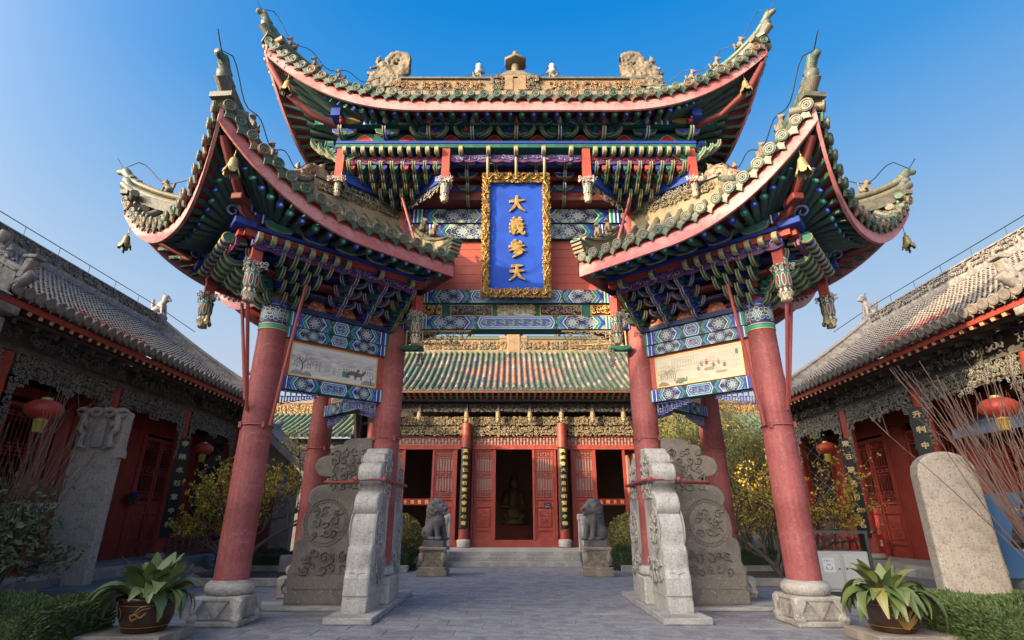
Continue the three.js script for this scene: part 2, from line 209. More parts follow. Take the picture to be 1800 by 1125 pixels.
// ---------------------------------------------------------------- brush characters (10-unit grid, y down): strokes as "x,y x,y;..."
const GLYPH = {
  大: '1,4 9,3;5,0.5 4.9,4 3.6,6.8 1,9.5;5,4 6.4,7 9.4,9.4', 天: '2,1.8 8,1.5;1,4.8 9,4.3;5,1.6 4.8,5 3.6,7.4 1,9.6;5,4.8 6.4,7.4 9.4,9.4',
  義: '3,.2 3.9,1.2;7,.1 6,1.2;1.8,1.8 8.2,1.6;2.3,2.9 7.7,2.8;5,1.2 5,4;1.1,4.1 8.9,3.9;4,4.6 1.9,5.4;.9,6.2 9.1,5.8;3.1,5 3.2,9.2 2.2,8.7;1.1,8.3 4.8,7.2;5.6,4.4 6.4,7.2 8.7,9.6 9.1,8;8,6.6 5,9.2;7.2,4.3 8.1,5.2',
  参: '4.6,.1 2,2.2;2,2.2 7,1.8;6.2,.9 7.6,2.3;.8,3.8 9.2,3.2;5,2.1 4,4.2 .8,6.3;5.4,3.6 7,5 9.5,6.2;5.8,4.5 3.3,5.9;6.7,5.6 3.2,7.4;7.8,6.6 2.8,9.7',
  日: '2.4,1 2.4,9;2.4,1 7.6,1 7.6,9;2.4,5 7.6,5;2.4,9 7.6,9', 石: '1,1.5 9,1.5;4.5,1.5 1,6;3,4.5 3,9;3,4.5 8,4.5 8,9;3,9 8,9', 米: '3,1 4,3;7,1 6,3;1,4.5 9,4.5;5,.5 5,9.8;4.6,5 1,9;5.4,5 9,9',
  百: '1,1 9,1;5,1 4,3;2.5,3 2.5,9.5;2.5,3 7.8,3 7.8,9.5;2.5,6 7.8,6;2.5,9.2 7.8,9.2', 世: '1,4 9,3.6;3,1 3,9 8.6,9;5.2,1 5.2,6.5;7.4,1 7.4,6.5;5.2,6.5 7.4,6.5', 名: '4,0 1,4;3,2 7,2 1,6.4;3.2,3 4.6,4.2;3,6 3,9.8;3,6 8,6 8,9.8;3,9.6 8,9.6',
  升: '6,.5 1.5,2;1,4.6 9,4.6;3.6,1.6 3.4,6 1,9.6;6.8,1 6.8,9.8', 利: '4.4,.6 1,1.8;.6,3.6 5.6,3.2;3,1.2 3,9.6;3,4 .6,7;3.2,4.4 5.2,6;7,1.6 7,6.6;9,.6 9,9.4 8,8.8', 心: '1.4,4.6 .8,7.6;3,3 3.4,8 4.4,9 7.4,9 7.8,7;4.6,2.2 5.6,4;7.6,3 9,5.2',
  帝: '5,0 5.4,1;1,1.6 9,1.6;3,2 3.6,3.4;7,2 6.2,3.4;1,5 1.2,3.8 9,3.8 8.6,5.2;2.6,5.6 2.6,8.6;2.6,5.6 7.4,5.6 7.4,8.4 6.8,8.4;5,4 5,10', 仁: '3,.5 1,4.6;2.2,3 2.2,9.8;5,3 9,3;4.4,8.6 9.6,8.6', 君: '2.4,1 7.6,1 7.6,4.8;1,3 9.2,3;2.4,4.8 7.6,4.8;5,1 1,8;3.6,6.4 3.6,9.8;3.6,6.4 8,6.4 8,9.8;3.6,9.5 8,9.5',
  英: '1,1.6 9,1.6;3.4,.4 3.4,2.8;6.6,.4 6.6,2.8;2.4,4 2.4,6.4;2.4,4 7.6,4 7.6,6.4;.8,6.4 9.2,6.4;5,3 4.6,7 1,9.8;5.2,6.6 9.2,9.8', 昭: '1,1.4 1,8;1,1.4 3.6,1.4 3.6,8;1,4.6 3.6,4.6;1,8 3.6,8;5,1.4 9,1.4 8.6,4.2 7.8,4;6.6,1.4 5,5;5.4,6 5.4,9.6;5.4,6 9,6 9,9.6;5.4,9.4 9,9.4', 地: '.6,4 4,3.8;2.3,1 2.3,7.6;.4,8.4 4.4,7;5,4.6 9,3.2 9,6.6 8.2,6.2;7,.6 7,7;5.4,2 5.4,9 9.6,9 9.6,7.6',
  聖: '1,1 5,1;1.6,1 1.6,5;4.2,1 4.2,5.4;1.6,2.4 4.2,2.4;1.6,3.6 4.2,3.6;.8,5 5,4.8;6,1.4 6,4.4;6,1.4 9,1.4 9,4.4;6,4.2 9,4.2;2,6 8,6;2.4,7.6 7.6,7.6;5,6 5,9.4;1,9.4 9,9.4', 尊: '3.4,0 4,1;6.6,0 6,1;.8,1.4 9.2,1.4;2.4,2.2 2.4,5.6;2.4,2.2 7.6,2.2 7.6,5.6;4.2,1.4 3.8,4;5.8,1.4 6,3.8 7.4,4;2.4,5.4 7.6,5.4;.8,6.8 9.2,6.8;6.6,6 6.6,9.6 5.6,9.2;3,7.6 4,8.8',
  威: '1.4,2 9.2,1.8;1.6,2 1.4,6 .4,9.6;2.6,4 5.4,4;4,4.6 3,7 5.6,9;5.2,5.4 2.4,9.2;6,.4 6.8,6 9.2,9.4;8.8,4.4 5.8,9.4;7.6,.4 8.6,1.4', 明: '1,1.6 1,8;1,1.6 3.8,1.6 3.8,8;1,4.6 3.8,4.6;1,7.8 3.8,7.8;5.6,1 5.6,6 4.8,9.6;5.6,1 9,1 9,9.4 8.2,9;5.6,3.8 9,3.8;5.6,6.4 9,6.4', 忠: '2.4,1.6 2.4,4.4;2.4,1.6 7.6,1.6 7.6,4.4;2.4,4.2 7.6,4.2;5,.2 5,6;1.6,7 1,9;3.2,6.6 3.6,9.4 7,9.4 7.4,8;5,6.4 5.8,7.6;7.8,6.6 9,8.4',
  賢: '1,.8 1,4.8 4.6,4.8;1,.8 4.6,.8;2,2 4,2 4,3.4 2,3.4;5.6,1 9,1 5.2,4.8;6,2 9.2,4.8;2.6,5.6 2.6,8.6;2.6,5.6 7.6,5.6 7.6,8.6;2.6,6.6 7.6,6.6;2.6,7.6 7.6,7.6;2.6,8.6 7.6,8.6;4,8.6 1.6,9.9;6,8.6 8.6,9.9', 德: '3,.4 .8,3;3,3 .8,6;2,4.4 2,9.8;4,1.4 9.4,1.4;6.6,.2 6.4,2.6;4.4,2.8 9.2,2.8 9.2,4.8 4.4,4.8 4.4,2.8;6,2.8 6,4.8;7.6,2.8 7.6,4.8;4,6 9.4,6;4.4,7.4 4,9;5.6,7 5.8,9.2 8,9.2;8.8,7 9.4,8.6', 會: '5,0 1,3.6;5,0 9,3.6;3.4,3 6.6,3;2.4,4 2.4,6.4;2.4,4 7.6,4 7.6,6.4;2.4,6.2 7.6,6.2;5,4 5,6;3,7 3,9.8;3,7 7,7 7,9.8;3,8.4 7,8.4;3,9.6 7,9.6',
  清: '1,1 2,2;.6,3.6 1.6,4.6;.6,9 2.4,6;3.6,1.6 9,1.6;4,3 8.6,3;3.2,4.4 9.4,4.4;6.2,.4 6.2,4.4;4.2,5.6 4.2,9.8;4.2,5.6 8.4,5.6 8.4,9.6;4.2,7 8.4,7;4.2,8.4 8.4,8.4', 上: '5,1 5,9;5,4.4 8,4.4;1,9 9.2,9', 河: '1,1 2,2;.6,3.6 1.6,4.6;.6,9 2.4,6;3.6,1.8 9.6,1.8;8.4,1.8 8.4,9.4 7.4,9;4,4 4,7;4,4 6.8,4 6.8,7;4,6.8 6.8,6.8', 图: '1.2,1 1.2,9.4;1.2,1 8.8,1 8.8,9.4;1.2,9.2 8.8,9.2;4.4,2 2.4,5;3.6,3.4 6.4,3.4 2.6,6.2;3.4,4 7,6;4.4,6.4 5.6,7;3.8,7.6 5.8,8.4', 汴: '1,1 2,2;.6,3.6 1.6,4.6;.6,9 2.4,6;6,.6 6.8,1.8;3.2,4 9.6,3.8;5,2.4 4.8,6 3.2,9.6;7.4,2.4 7.4,9.8', 绣: '2.4,.6 .8,3 2.6,3 .8,6 3,5.6;.6,9 3.2,7.8;8,.4 4.4,1.4;4,2.8 9.4,2.6;6.6,1 6.6,4.6;6.4,2.8 4,4.8;7,3 9.4,4.6;4.6,5.8 8,5.6 7.4,7.4 9,7.4 8.4,9.6 7.4,9.2;5.8,5.8 5.6,8 3.8,9.8',
  中: '2,2.6 2,6.4;2,2.6 8,2.6 8,6.4;2,6.2 8,6.2;5,.4 5,9.8', 国: '1.2,1 1.2,9.4;1.2,1 8.8,1 8.8,9.4;1.2,9.2 8.8,9.2;3,3 7,3;3.2,5 6.8,5;2.8,7.4 7.2,7.4;5,3 5,7.4;6,5.8 6.6,6.6', 人: '5,.6 4.6,4.6 1,9.6;5,4 9.4,9.6', 长: '7.6,.8 4,3.4;1,4.8 9.4,4.6;3.4,.8 3.4,9.4 5.4,8;4.4,5 9.4,9.4', 工: '2,1.6 8,1.6;5,1.6 5,9;.8,9 9.2,9', 开: '1.6,1.4 8.4,1.4;.8,5 9.2,4.8;3.6,1.4 3.4,6 1.4,9.6;6.8,1.4 6.8,9.8', 陽: '1,1 1,9.8;1,1 3.4,1 2,4 3.4,6 2.2,7;5,1 5,3.8;5,1 8.6,1 8.6,3.8 5,3.8;5,2.4 8.6,2.4;4,5 9.6,5;5.4,5 4,7.4;5,6.2 9,6.2 8.6,9.4 7.8,9;6.6,6.4 4.4,9.4', 永: '5,.2 5.8,1.2;3.2,2.4 5.4,2.4 5.4,9.4 4.4,8.8;1,4.4 4,4.4 1,8.6;8.4,2.4 6,5;5.6,4.4 9.6,9', 章: '5,0 5.2,.8;1.4,1.4 8.6,1.4;3.4,1.8 3.8,2.8;6.6,1.8 6.2,2.8;.8,3.2 9.2,3.2;2.6,4.2 2.6,7;2.6,4.2 7.4,4.2 7.4,7;2.6,5.6 7.4,5.6;2.6,7 7.4,7;.8,8.4 9.2,8.4;5,7 5,10', 慧: '1,1 4.4,1;1,2.2 4.4,2.2;2.7,.2 2.7,3.6;5.6,1 9,1;5.6,2.2 9,2.2;7.3,.2 7.3,3.6;2,4.4 8,4.4 8,6.6 2,6.6;2,5.5 8,5.5;1.6,7.4 1,9.2;3.2,7.2 3.6,9.6 7,9.6 7.4,8.4;5,7.2 5.8,8.2;7.8,7.4 9,9', 聚: '1,.8 5,.8;1.6,.8 1.6,4;4.2,.8 4.2,4.4;1.6,2 4.2,2;.8,4.2 5,3.8;5.8,1 9,1 5.6,4.4;6,2 9.2,4.4;4.4,5.2 1.6,6.4;5,5.8 5,9.8;4,6.4 1,9;6,6 9.4,9.4;8.2,5.6 6.4,7', 院: '1,1 1,9.8;1,1 3.4,1 2,4 3.4,6 2.2,7;6.6,.2 7,1;4.4,3 4.6,1.8 9.4,1.8 9,3;5.4,3.8 8.4,3.8;4.4,5.6 9.6,5.6;6,5.6 5.6,8 4,9.6;7.6,5.6 7.6,9 9.6,9 9.6,8', 北: '3.4,1 3.4,9;1,4 3.4,4;.6,8 3.4,6.6;6,1 6,8.6 9.4,8.6 9.4,7;9,3 6,5',
};
function glyph(ctx, ch, x, y, s, lw) { ctx.lineWidth = lw; ctx.lineCap = 'round'; ctx.lineJoin = 'round'; for (const st of GLYPH[ch].split(';')) { ctx.beginPath(); st.split(' ').forEach((q, i) => { const [a, b] = q.split(',').map(Number); i ? ctx.lineTo(x + a * s / 10, y + b * s / 10) : ctx.moveTo(x + a * s / 10, y + b * s / 10); }); ctx.stroke(); } }
// raised brush-stroke lettering, size s, one geometry per character
function glyphGeo(ch, s, depth, w0 = .105) {
  const gb = new GB();
  GLYPH[ch].split(';').forEach((st, si) => {
    const raw = st.split(' ').map((q) => { const [a, b] = q.split(',').map(Number); return V((a - 5) * s / 10, (5 - b) * s / 10, 0); });
    const p = raw.length > 2 ? curve(raw, 12) : curve([raw[0], raw[0].clone().lerp(raw[1], .5).add(V(0, s * .012, 0)), raw[1]], 8), n = p.length, L = [], R = [];
    for (let i = 0; i < n; i++) { const a = p[Math.max(0, i - 1)], b = p[Math.min(n - 1, i + 1)], tx = b.x - a.x, ty = b.y - a.y, l = Math.hypot(tx, ty) || 1, f = i / (n - 1), w = s * w0 * .5 * (.75 + .45 * Math.sin(f * PI * 1.1 + .4)) * (f > .85 ? 1.1 - (f - .85) * 4 : 1); L.push([p[i].x - ty / l * w, p[i].y + tx / l * w]); R.unshift([p[i].x + ty / l * w, p[i].y - tx / l * w]); }
    gb.add(extrude([...L, ...R], depth + si * .0016, .006));
  });
  return gb.geo();
}

// ---------------------------------------------------------------- painted decoration (flat paint on timber)
const C = { blue: '#1c3fb4', deep: '#12246e', green: '#0f8a6a', dkgreen: '#0a5a4c', white: '#dfe3dc', gold: '#d8b05a', navy: '#141c44', red: '#a8301f' };
function rosette(c, x, y, r) {
  for (const [k, col, n] of [[1, C.deep, 10], [.76, C.dkgreen, 10], [.52, C.blue, 8], [.3, C.green, 6]]) { c.fillStyle = col; c.beginPath(); c.arc(x, y, r * k * .92, 0, 7); c.fill(); c.fillStyle = C.gold; for (let i = 0; i < n; i++) { const a = i / n * 6.283 + k; c.beginPath(); c.arc(x + Math.cos(a) * r * k * .86, y + Math.sin(a) * r * k * .86, r * .05, 0, 7); c.fill(); } }
  c.strokeStyle = '#cfd6cf'; c.lineWidth = r * .045; for (const k of [.93, .5]) for (let i = 0; i < 8; i++) { const a = i / 8 * 6.283; c.beginPath(); c.arc(x + Math.cos(a) * r * k * .72, y + Math.sin(a) * r * k * .72, r * k * .26, 0, 7); c.stroke(); }
  c.fillStyle = C.gold; c.beginPath(); c.arc(x, y, r * .16, 0, 7); c.fill();
}
function chevron(c, x, h, d, cols, wds) { // stack of V bands, pointing to d
  let o = 0; for (let i = 0; i < cols.length; i++) { c.strokeStyle = cols[i]; c.lineWidth = wds[i]; c.lineJoin = 'miter'; c.beginPath(); c.moveTo(x - d * (h * .34) - d * o, -2); c.lineTo(x - d * o, h / 2); c.lineTo(x - d * (h * .34) - d * o, h + 2); c.stroke(); o += wds[i] * 1.05; }
}
function beamPaint(c, w, h, o = {}) {
  c.fillStyle = C.navy; c.fillRect(0, 0, w, h);
  const R = rng(o.seed || 5); for (let i = 0; i < w * h / 260; i++) { c.fillStyle = [C.gold, C.green, C.blue, '#8fa8c8'][Math.floor(R() * 4)]; c.beginPath(); c.arc(R() * w, R() * h, h * (.012 + R() * .02), 0, 7); c.fill(); }
  const e = o.end || .085, roses = o.roses || [.23, .77];
  for (const q of roses) { rosette(c, q * w, h / 2, h * .44); for (const [dx, dy] of [[-.9, -.5], [-.9, .5], [.9, -.5], [.9, .5]]) rosette(c, q * w + dx * h * .75, h / 2 + dy * h * .9, h * .34); }
  const band = (x, ws) => { for (const [cw, col] of ws) { c.fillStyle = col; c.fillRect(x, 0, cw, h); x += cw; } };
  for (const d of [1, -1]) {
    c.save(); if (d < 0) { c.translate(w, 0); c.scale(-1, 1); }
    const b = h * .13; band(0, [[b, C.dkgreen], [b, C.green], [b * .5, C.white], [b * 1.3, C.blue], [b * .9, C.deep], [b * .5, C.white]]);
    let x = b * 5; if (o.box) { c.fillStyle = C.deep; c.fillRect(x, 0, h, h); c.strokeStyle = C.gold; c.lineWidth = h * .035; c.beginPath(); c.arc(x + h / 2, h / 2, h * .36, 0, 7); c.stroke(); c.fillStyle = o.boxc || '#8c7a3c'; c.fill(); c.lineWidth = h * .045; for (let i = 0; i < 5; i++) { c.beginPath(); c.arc(x + h / 2 + Math.cos(i * 1.26) * h * .17, h / 2 + Math.sin(i * 1.26) * h * .17, h * .1, 0, 5); c.stroke(); } x += h; band(x, [[b * .5, C.white], [b, C.blue], [b * .5, C.white], [b * 1.1, C.green], [b * .5, C.white]]); x += b * 3.8; }
    chevron(c, x + h * .1, h, -1, [C.blue, C.white, C.green, C.white], [h * .16, h * .06, h * .14, h * .045]);
    const m = (o.mid || .36) * w; chevron(c, m + h * .5, h, 1, [C.green, C.white, C.blue, C.white], [h * .14, h * .05, h * .13, h * .045]);
    c.restore();
  }
  if (o.noMid) return;
  const m0 = (o.mid || .36) * w + h * .48, m1 = w - m0, k = h * .3; const hex = (i, f, s, lw) => { c.beginPath(); c.moveTo(m0 + i + k * .4, h / 2); c.lineTo(m0 + i + k, i * .9); c.lineTo(m1 - i - k, i * .9); c.lineTo(m1 - i - k * .4, h / 2); c.lineTo(m1 - i - k, h - i * .9); c.lineTo(m0 + i + k, h - i * .9); c.closePath(); if (f) { c.fillStyle = f; c.fill(); } if (s) { c.strokeStyle = s; c.lineWidth = lw; c.stroke(); } };
  c.save(); hex(0, C.green); hex(h * .06, C.white); hex(h * .1, C.blue); hex(h * .2, C.white); hex(h * .23, o.core || '#2b4f86'); c.clip();
  const n = Math.max(5, Math.round((m1 - m0) / h * 1.6)); for (let i = 0; i <= n; i++) { const x = m0 + (m1 - m0) * i / n; for (const [j, col] of [[0, '#23479c'], [1, '#2e7d74']]) { c.fillStyle = col; c.beginPath(); const y = h * (.38 + .24 * ((i + j) % 2)); c.moveTo(x, y - h * .16); c.lineTo(x + h * .2, y); c.lineTo(x, y + h * .16); c.lineTo(x - h * .2, y); c.fill(); c.strokeStyle = C.gold; c.lineWidth = h * .022; c.stroke(); } c.fillStyle = '#c98a4a'; c.beginPath(); c.arc(x + h * .12, h * .5, h * .05, 0, 7); c.fill(); }
  c.restore();
}
const paint = {
  wingTop: canvasMat(1024, 140, (c, w, h) => beamPaint(c, w, h, { seed: 3, mid: .33, roses: [.24, .76] }), .5),
  wingMid: canvasMat(1024, 110, (c, w, h) => beamPaint(c, w, h, { seed: 4, mid: .35, roses: [.25, .75], core: '#5a4a7c' }), .5),
  wingLow: canvasMat(1024, 116, (c, w, h) => beamPaint(c, w, h, { seed: 6, mid: .30, roses: [.2, .8] }), .5),
  spanLow: canvasMat(2048, 130, (c, w, h) => beamPaint(c, w, h, { seed: 7, mid: .30, roses: [.19, .27, .73, .81], box: true, boxc: '#28398c' }), .5),
  spanUp: canvasMat(2048, 130, (c, w, h) => beamPaint(c, w, h, { seed: 8, mid: .27, roses: [.2, .28, .72, .8], box: true, boxc: '#2a6a5a' }), .5),
  spanTop: canvasMat(2048, 150, (c, w, h) => beamPaint(c, w, h, { seed: 9, mid: .36, roses: [.27, .35, .65, .73], box: true }), .5),
  collar: canvasMat(512, 200, (c, w, h) => { c.fillStyle = '#15256a'; c.fillRect(0, 0, w, h); c.fillStyle = C.green; c.fillRect(0, h * .84, w, h * .16); c.fillStyle = C.gold; c.fillRect(0, h * .8, w, h * .03); c.fillRect(0, h * .97, w, h * .03); c.fillStyle = '#2f9f8a'; c.fillRect(0, h * .88, w, h * .05); c.fillStyle = C.blue; c.fillRect(0, 0, w, h * .14); c.fillStyle = C.gold; c.fillRect(0, h * .14, w, h * .02); for (let i = 0; i < 6; i++) { rosette(c, (i + .5) * w / 6, h * .48, h * .27); c.strokeStyle = C.gold; c.lineWidth = 4; c.beginPath(); c.moveTo(i * w / 6, h * .2); c.bezierCurveTo(i * w / 6 + 16, h * .4, i * w / 6 - 16, h * .55, i * w / 6, h * .78); c.stroke(); } }, .5),
  rafterBlue: canvasMat(64, 64, (c, w, h) => { c.fillStyle = '#1b49c0'; c.fillRect(0, 0, w, h); c.fillStyle = '#0f2c86'; c.beginPath(); c.arc(32, 32, 31, 0, 7); c.fill(); c.fillStyle = '#1f55d0'; c.beginPath(); c.arc(32, 32, 25, 0, 7); c.fill(); c.fillStyle = '#e6e2e0'; c.beginPath(); c.arc(32, 27, 12, 0, 7); c.fill(); c.fillStyle = '#c9a0a0'; c.beginPath(); c.arc(32, 25, 4, 0, 7); c.fill(); }, .5),
  rafterGreen: canvasMat(64, 64, (c, w, h) => { c.fillStyle = '#10796a'; c.fillRect(0, 0, w, h); c.fillStyle = '#1a9a80'; c.beginPath(); c.arc(32, 32, 25, 0, 7); c.fill(); c.fillStyle = '#e6e8e0'; c.beginPath(); c.arc(32, 27, 12, 0, 7); c.fill(); c.fillStyle = '#c9a0a0'; c.beginPath(); c.arc(32, 25, 4, 0, 7); c.fill(); }, .5),
  board: canvasMat(512, 128, (c, w, h) => { c.fillStyle = '#0c4f44'; c.fillRect(0, 0, w, h); c.fillStyle = '#a5261a'; c.beginPath(); c.moveTo(w * .16, h * .95); c.bezierCurveTo(w * .3, h * .8, w * .3, h * .3, w * .5, h * .08); c.bezierCurveTo(w * .7, h * .3, w * .7, h * .8, w * .84, h * .95); c.fill(); c.strokeStyle = C.gold; c.lineWidth = 4; c.stroke(); for (let i = 0; i < 7; i++) { c.beginPath(); c.ellipse(w / 2 + (i - 3) * 16, h * .72 - Math.abs(3 - i) * 4 + 10, 7, 20, (i - 3) * .3, 0, 7); c.fillStyle = '#d9a24a'; c.fill(); } }, .55),
  roundel: canvasMat(1024, 96, (c, w, h) => { c.fillStyle = '#0d5a4a'; c.fillRect(0, 0, w, h); for (const [a, b, col] of [[.02, .19, '#7c1d14'], [.23, .40, '#5a2a18'], [.425, .575, '#c8d4dc'], [.60, .77, '#6a1c16'], [.81, .98, '#7c1d14']]) { c.fillStyle = col; c.fillRect(a * w, h * .12, (b - a) * w, h * .76); c.strokeStyle = C.gold; c.lineWidth = 4; c.strokeRect(a * w, h * .12, (b - a) * w, h * .76); } }, .55),
};
function inkTree(c, x, y, s, R, col = '#4a4642') { c.strokeStyle = col; const br = (x, y, a, l, w) => { if (l < 3 * s) return; c.lineWidth = Math.max(.7, w); const x2 = x + Math.cos(a) * l, y2 = y + Math.sin(a) * l; c.beginPath(); c.moveTo(x, y); c.quadraticCurveTo(x + Math.cos(a + .5) * l * .5, y + Math.sin(a + .5) * l * .5, x2, y2); c.stroke(); br(x2, y2, a - .3 - R() * .5, l * (.55 + R() * .25), w * .6); br(x2, y2, a + .25 + R() * .5, l * (.5 + R() * .25), w * .6); }; br(x, y, -1.5, 34 * s, 5 * s); }
function figure(c, x, y, s, robe, dir = 1) { c.fillStyle = robe; c.strokeStyle = '#3a3632'; c.lineWidth = 1.2; c.beginPath(); c.moveTo(x - 6 * s, y); c.quadraticCurveTo(x - 9 * s, y - 22 * s, x - 3 * s, y - 30 * s); c.lineTo(x + 4 * s, y - 30 * s); c.quadraticCurveTo(x + 12 * s, y - 18 * s, x + 9 * s, y); c.closePath(); c.fill(); c.stroke(); c.beginPath(); c.moveTo(x, y - 26 * s); c.quadraticCurveTo(x + dir * 14 * s, y - 24 * s, x + dir * 17 * s, y - 16 * s); c.lineWidth = 4 * s; c.strokeStyle = robe; c.stroke(); c.lineWidth = 1; c.strokeStyle = '#3a3632'; c.stroke(); c.fillStyle = '#d8bfa6'; c.beginPath(); c.arc(x, y - 34 * s, 4 * s, 0, 7); c.fill(); c.stroke(); c.fillStyle = '#262322'; c.beginPath(); c.arc(x, y - 37 * s, 3.6 * s, 3, 6.4); c.fill(); for (let i = 0; i < 4; i++) { c.beginPath(); c.moveTo(x + (i - 2) * 3 * s, y - 24 * s + i); c.quadraticCurveTo(x + (i - 1) * 3 * s, y - 12 * s, x + (i - 2) * 4 * s, y - 2); c.stroke(); } }
paint.sceneA = canvasMat(1024, 380, (c, w, h) => {
  c.fillStyle = '#cfcac6'; c.fillRect(0, 0, w, h); const R = rng(11); c.strokeStyle = '#8d8782';
  for (let i = 0; i < 40; i++) { c.globalAlpha = .35; c.lineWidth = 1; const y = 30 + R() * 90; c.beginPath(); c.moveTo(R() * w, y); c.bezierCurveTo(R() * w, y + 20, R() * w, y - 20, R() * w, y + R() * 20); c.stroke(); } c.globalAlpha = 1;
  for (let i = 0; i < 260; i++) { c.globalAlpha = .13; c.fillStyle = R() > .4 ? '#77726c' : '#a09a92'; c.beginPath(); c.ellipse(R() * w, 60 + R() * 300, 20 + R() * 60, 3 + R() * 12, (R() - .5) * .5, 0, 7); c.fill(); } c.globalAlpha = 1; for (let i = 0; i < 12; i++) inkTree(c, 600 + i * 34 + R() * 10, 200 + R() * 40, .9 + R() * .5, R, '#8a857f'); for (let i = 0; i < 9; i++) { inkTree(c, 30 + i * 30 + R() * 10, 250 + R() * 40, 1.1 + R() * .5, R, '#6b6661'); } inkTree(c, 120, 320, 2.6, R, '#3f3b38');
  c.strokeStyle = '#5a5550'; c.lineWidth = 2; for (let i = 0; i < 14; i++) { c.strokeRect(290 + i * 12, 160, 1, 130); } c.strokeRect(285, 150, 175, 150); c.beginPath(); c.moveTo(270, 150); c.lineTo(370, 100); c.lineTo(480, 150); c.stroke(); c.fillStyle = '#b9b4ae'; c.fillRect(330, 170, 70, 125); c.strokeRect(330, 170, 70, 125);
  figure(c, 350, 300, 2, '#d2ccc4'); figure(c, 500, 310, 2.3, '#b8b8b4'); figure(c, 560, 320, 2.5, '#c9c4bc', -1); figure(c, 620, 310, 2.6, '#3f8f7c'); figure(c, 660, 315, 2.4, '#5a6a68', -1);
  c.fillStyle = '#5d5a57'; c.strokeStyle = '#2e2b29'; c.lineWidth = 2; for (const [x, y] of [[720, 300], [800, 310]]) { c.beginPath(); c.ellipse(x, y - 52, 58, 26, -.08, 0, 7); c.fill(); c.stroke(); c.beginPath(); c.moveTo(x + 38, y - 60); c.lineTo(x + 76, y - 118); c.lineTo(x + 98, y - 100); c.lineTo(x + 62, y - 44); c.fill(); c.stroke(); for (const l of [-40, -26, 30, 42]) { c.beginPath(); c.moveTo(x + l, y - 40); c.lineTo(x + l + 8, y - 14); c.lineTo(x + l, y + 12); c.lineWidth = 7; c.stroke(); c.lineWidth = 2; } }
  c.fillStyle = '#8f8a85'; for (const [x, s] of [[80, 1], [940, 1.4], [190, .7]]) { c.beginPath(); c.moveTo(x - 70 * s, 372); c.bezierCurveTo(x - 60 * s, 330, x - 10, 330 - 30 * s, x + 20 * s, 330); c.bezierCurveTo(x + 60 * s, 320, x + 70 * s, 350, x + 80 * s, 372); c.fill(); c.stroke(); } inkTree(c, 960, 370, 2, R);
}, .7);
paint.sceneB = canvasMat(1024, 380, (c, w, h) => {
  c.fillStyle = '#d3c8b2'; c.fillRect(0, 0, w, h); const R = rng(17); c.strokeStyle = '#8a7d68'; c.lineWidth = 2;
  for (let i = 0; i < 200; i++) { c.globalAlpha = .12; c.fillStyle = R() > .4 ? '#8f8468' : '#b3a688'; c.beginPath(); c.ellipse(R() * w, 60 + R() * 300, 20 + R() * 60, 3 + R() * 12, (R() - .5) * .5, 0, 7); c.fill(); } c.globalAlpha = 1; for (let i = 0; i < 16; i++) { c.beginPath(); c.moveTo(560 + i * 28, 90 + (i % 3) * 10); c.lineTo(520 + i * 28, 370); c.globalAlpha = .4; c.stroke(); c.globalAlpha = 1; } c.strokeRect(200, 40, 330, 120); for (let i = 0; i < 9; i++) c.strokeRect(210 + i * 34, 50, 26, 100); c.beginPath(); c.moveTo(170, 170); c.lineTo(600, 150); c.lineTo(1000, 190); c.stroke();
  for (let i = 0; i < 8; i++) inkTree(c, 40 + i * 26, 300, 1.2 + R(), R, '#6b6350');
  for (const [x, y, col] of [[560, 200, '#7d9a84'], [620, 190, '#a8543c'], [700, 230, '#6a86a0'], [760, 210, '#b0926a'], [820, 250, '#8a6a58'], [520, 250, '#9a8f7a']]) figure(c, x, y, 1.7, col, R() > .5 ? 1 : -1);
  c.fillStyle = '#a5906c'; c.fillRect(590, 230, 110, 34); c.strokeRect(590, 230, 110, 34); c.fillRect(720, 290, 120, 26); c.strokeRect(720, 290, 120, 26);
  c.fillStyle = '#8f8468'; for (let i = 0; i < 16; i++) { c.beginPath(); c.arc(240 + R() * 100, 310 + R() * 60, 10 + R() * 12, 0, 7); c.fill(); c.stroke(); } c.fillStyle = '#3f7f52'; for (let i = 0; i < 22; i++) { c.beginPath(); c.ellipse(200 + R() * 180, 300 + R() * 60, 4, 18, R() * 3, 0, 7); c.fill(); }
  c.fillStyle = '#8d8064'; c.beginPath(); c.moveTo(0, 380); c.bezierCurveTo(30, 300, 90, 320, 130, 350); c.lineTo(150, 380); c.fill(); c.stroke(); c.fillStyle = '#4a8a5a'; c.fillRect(960, 60, 30, 60);
}, .7);
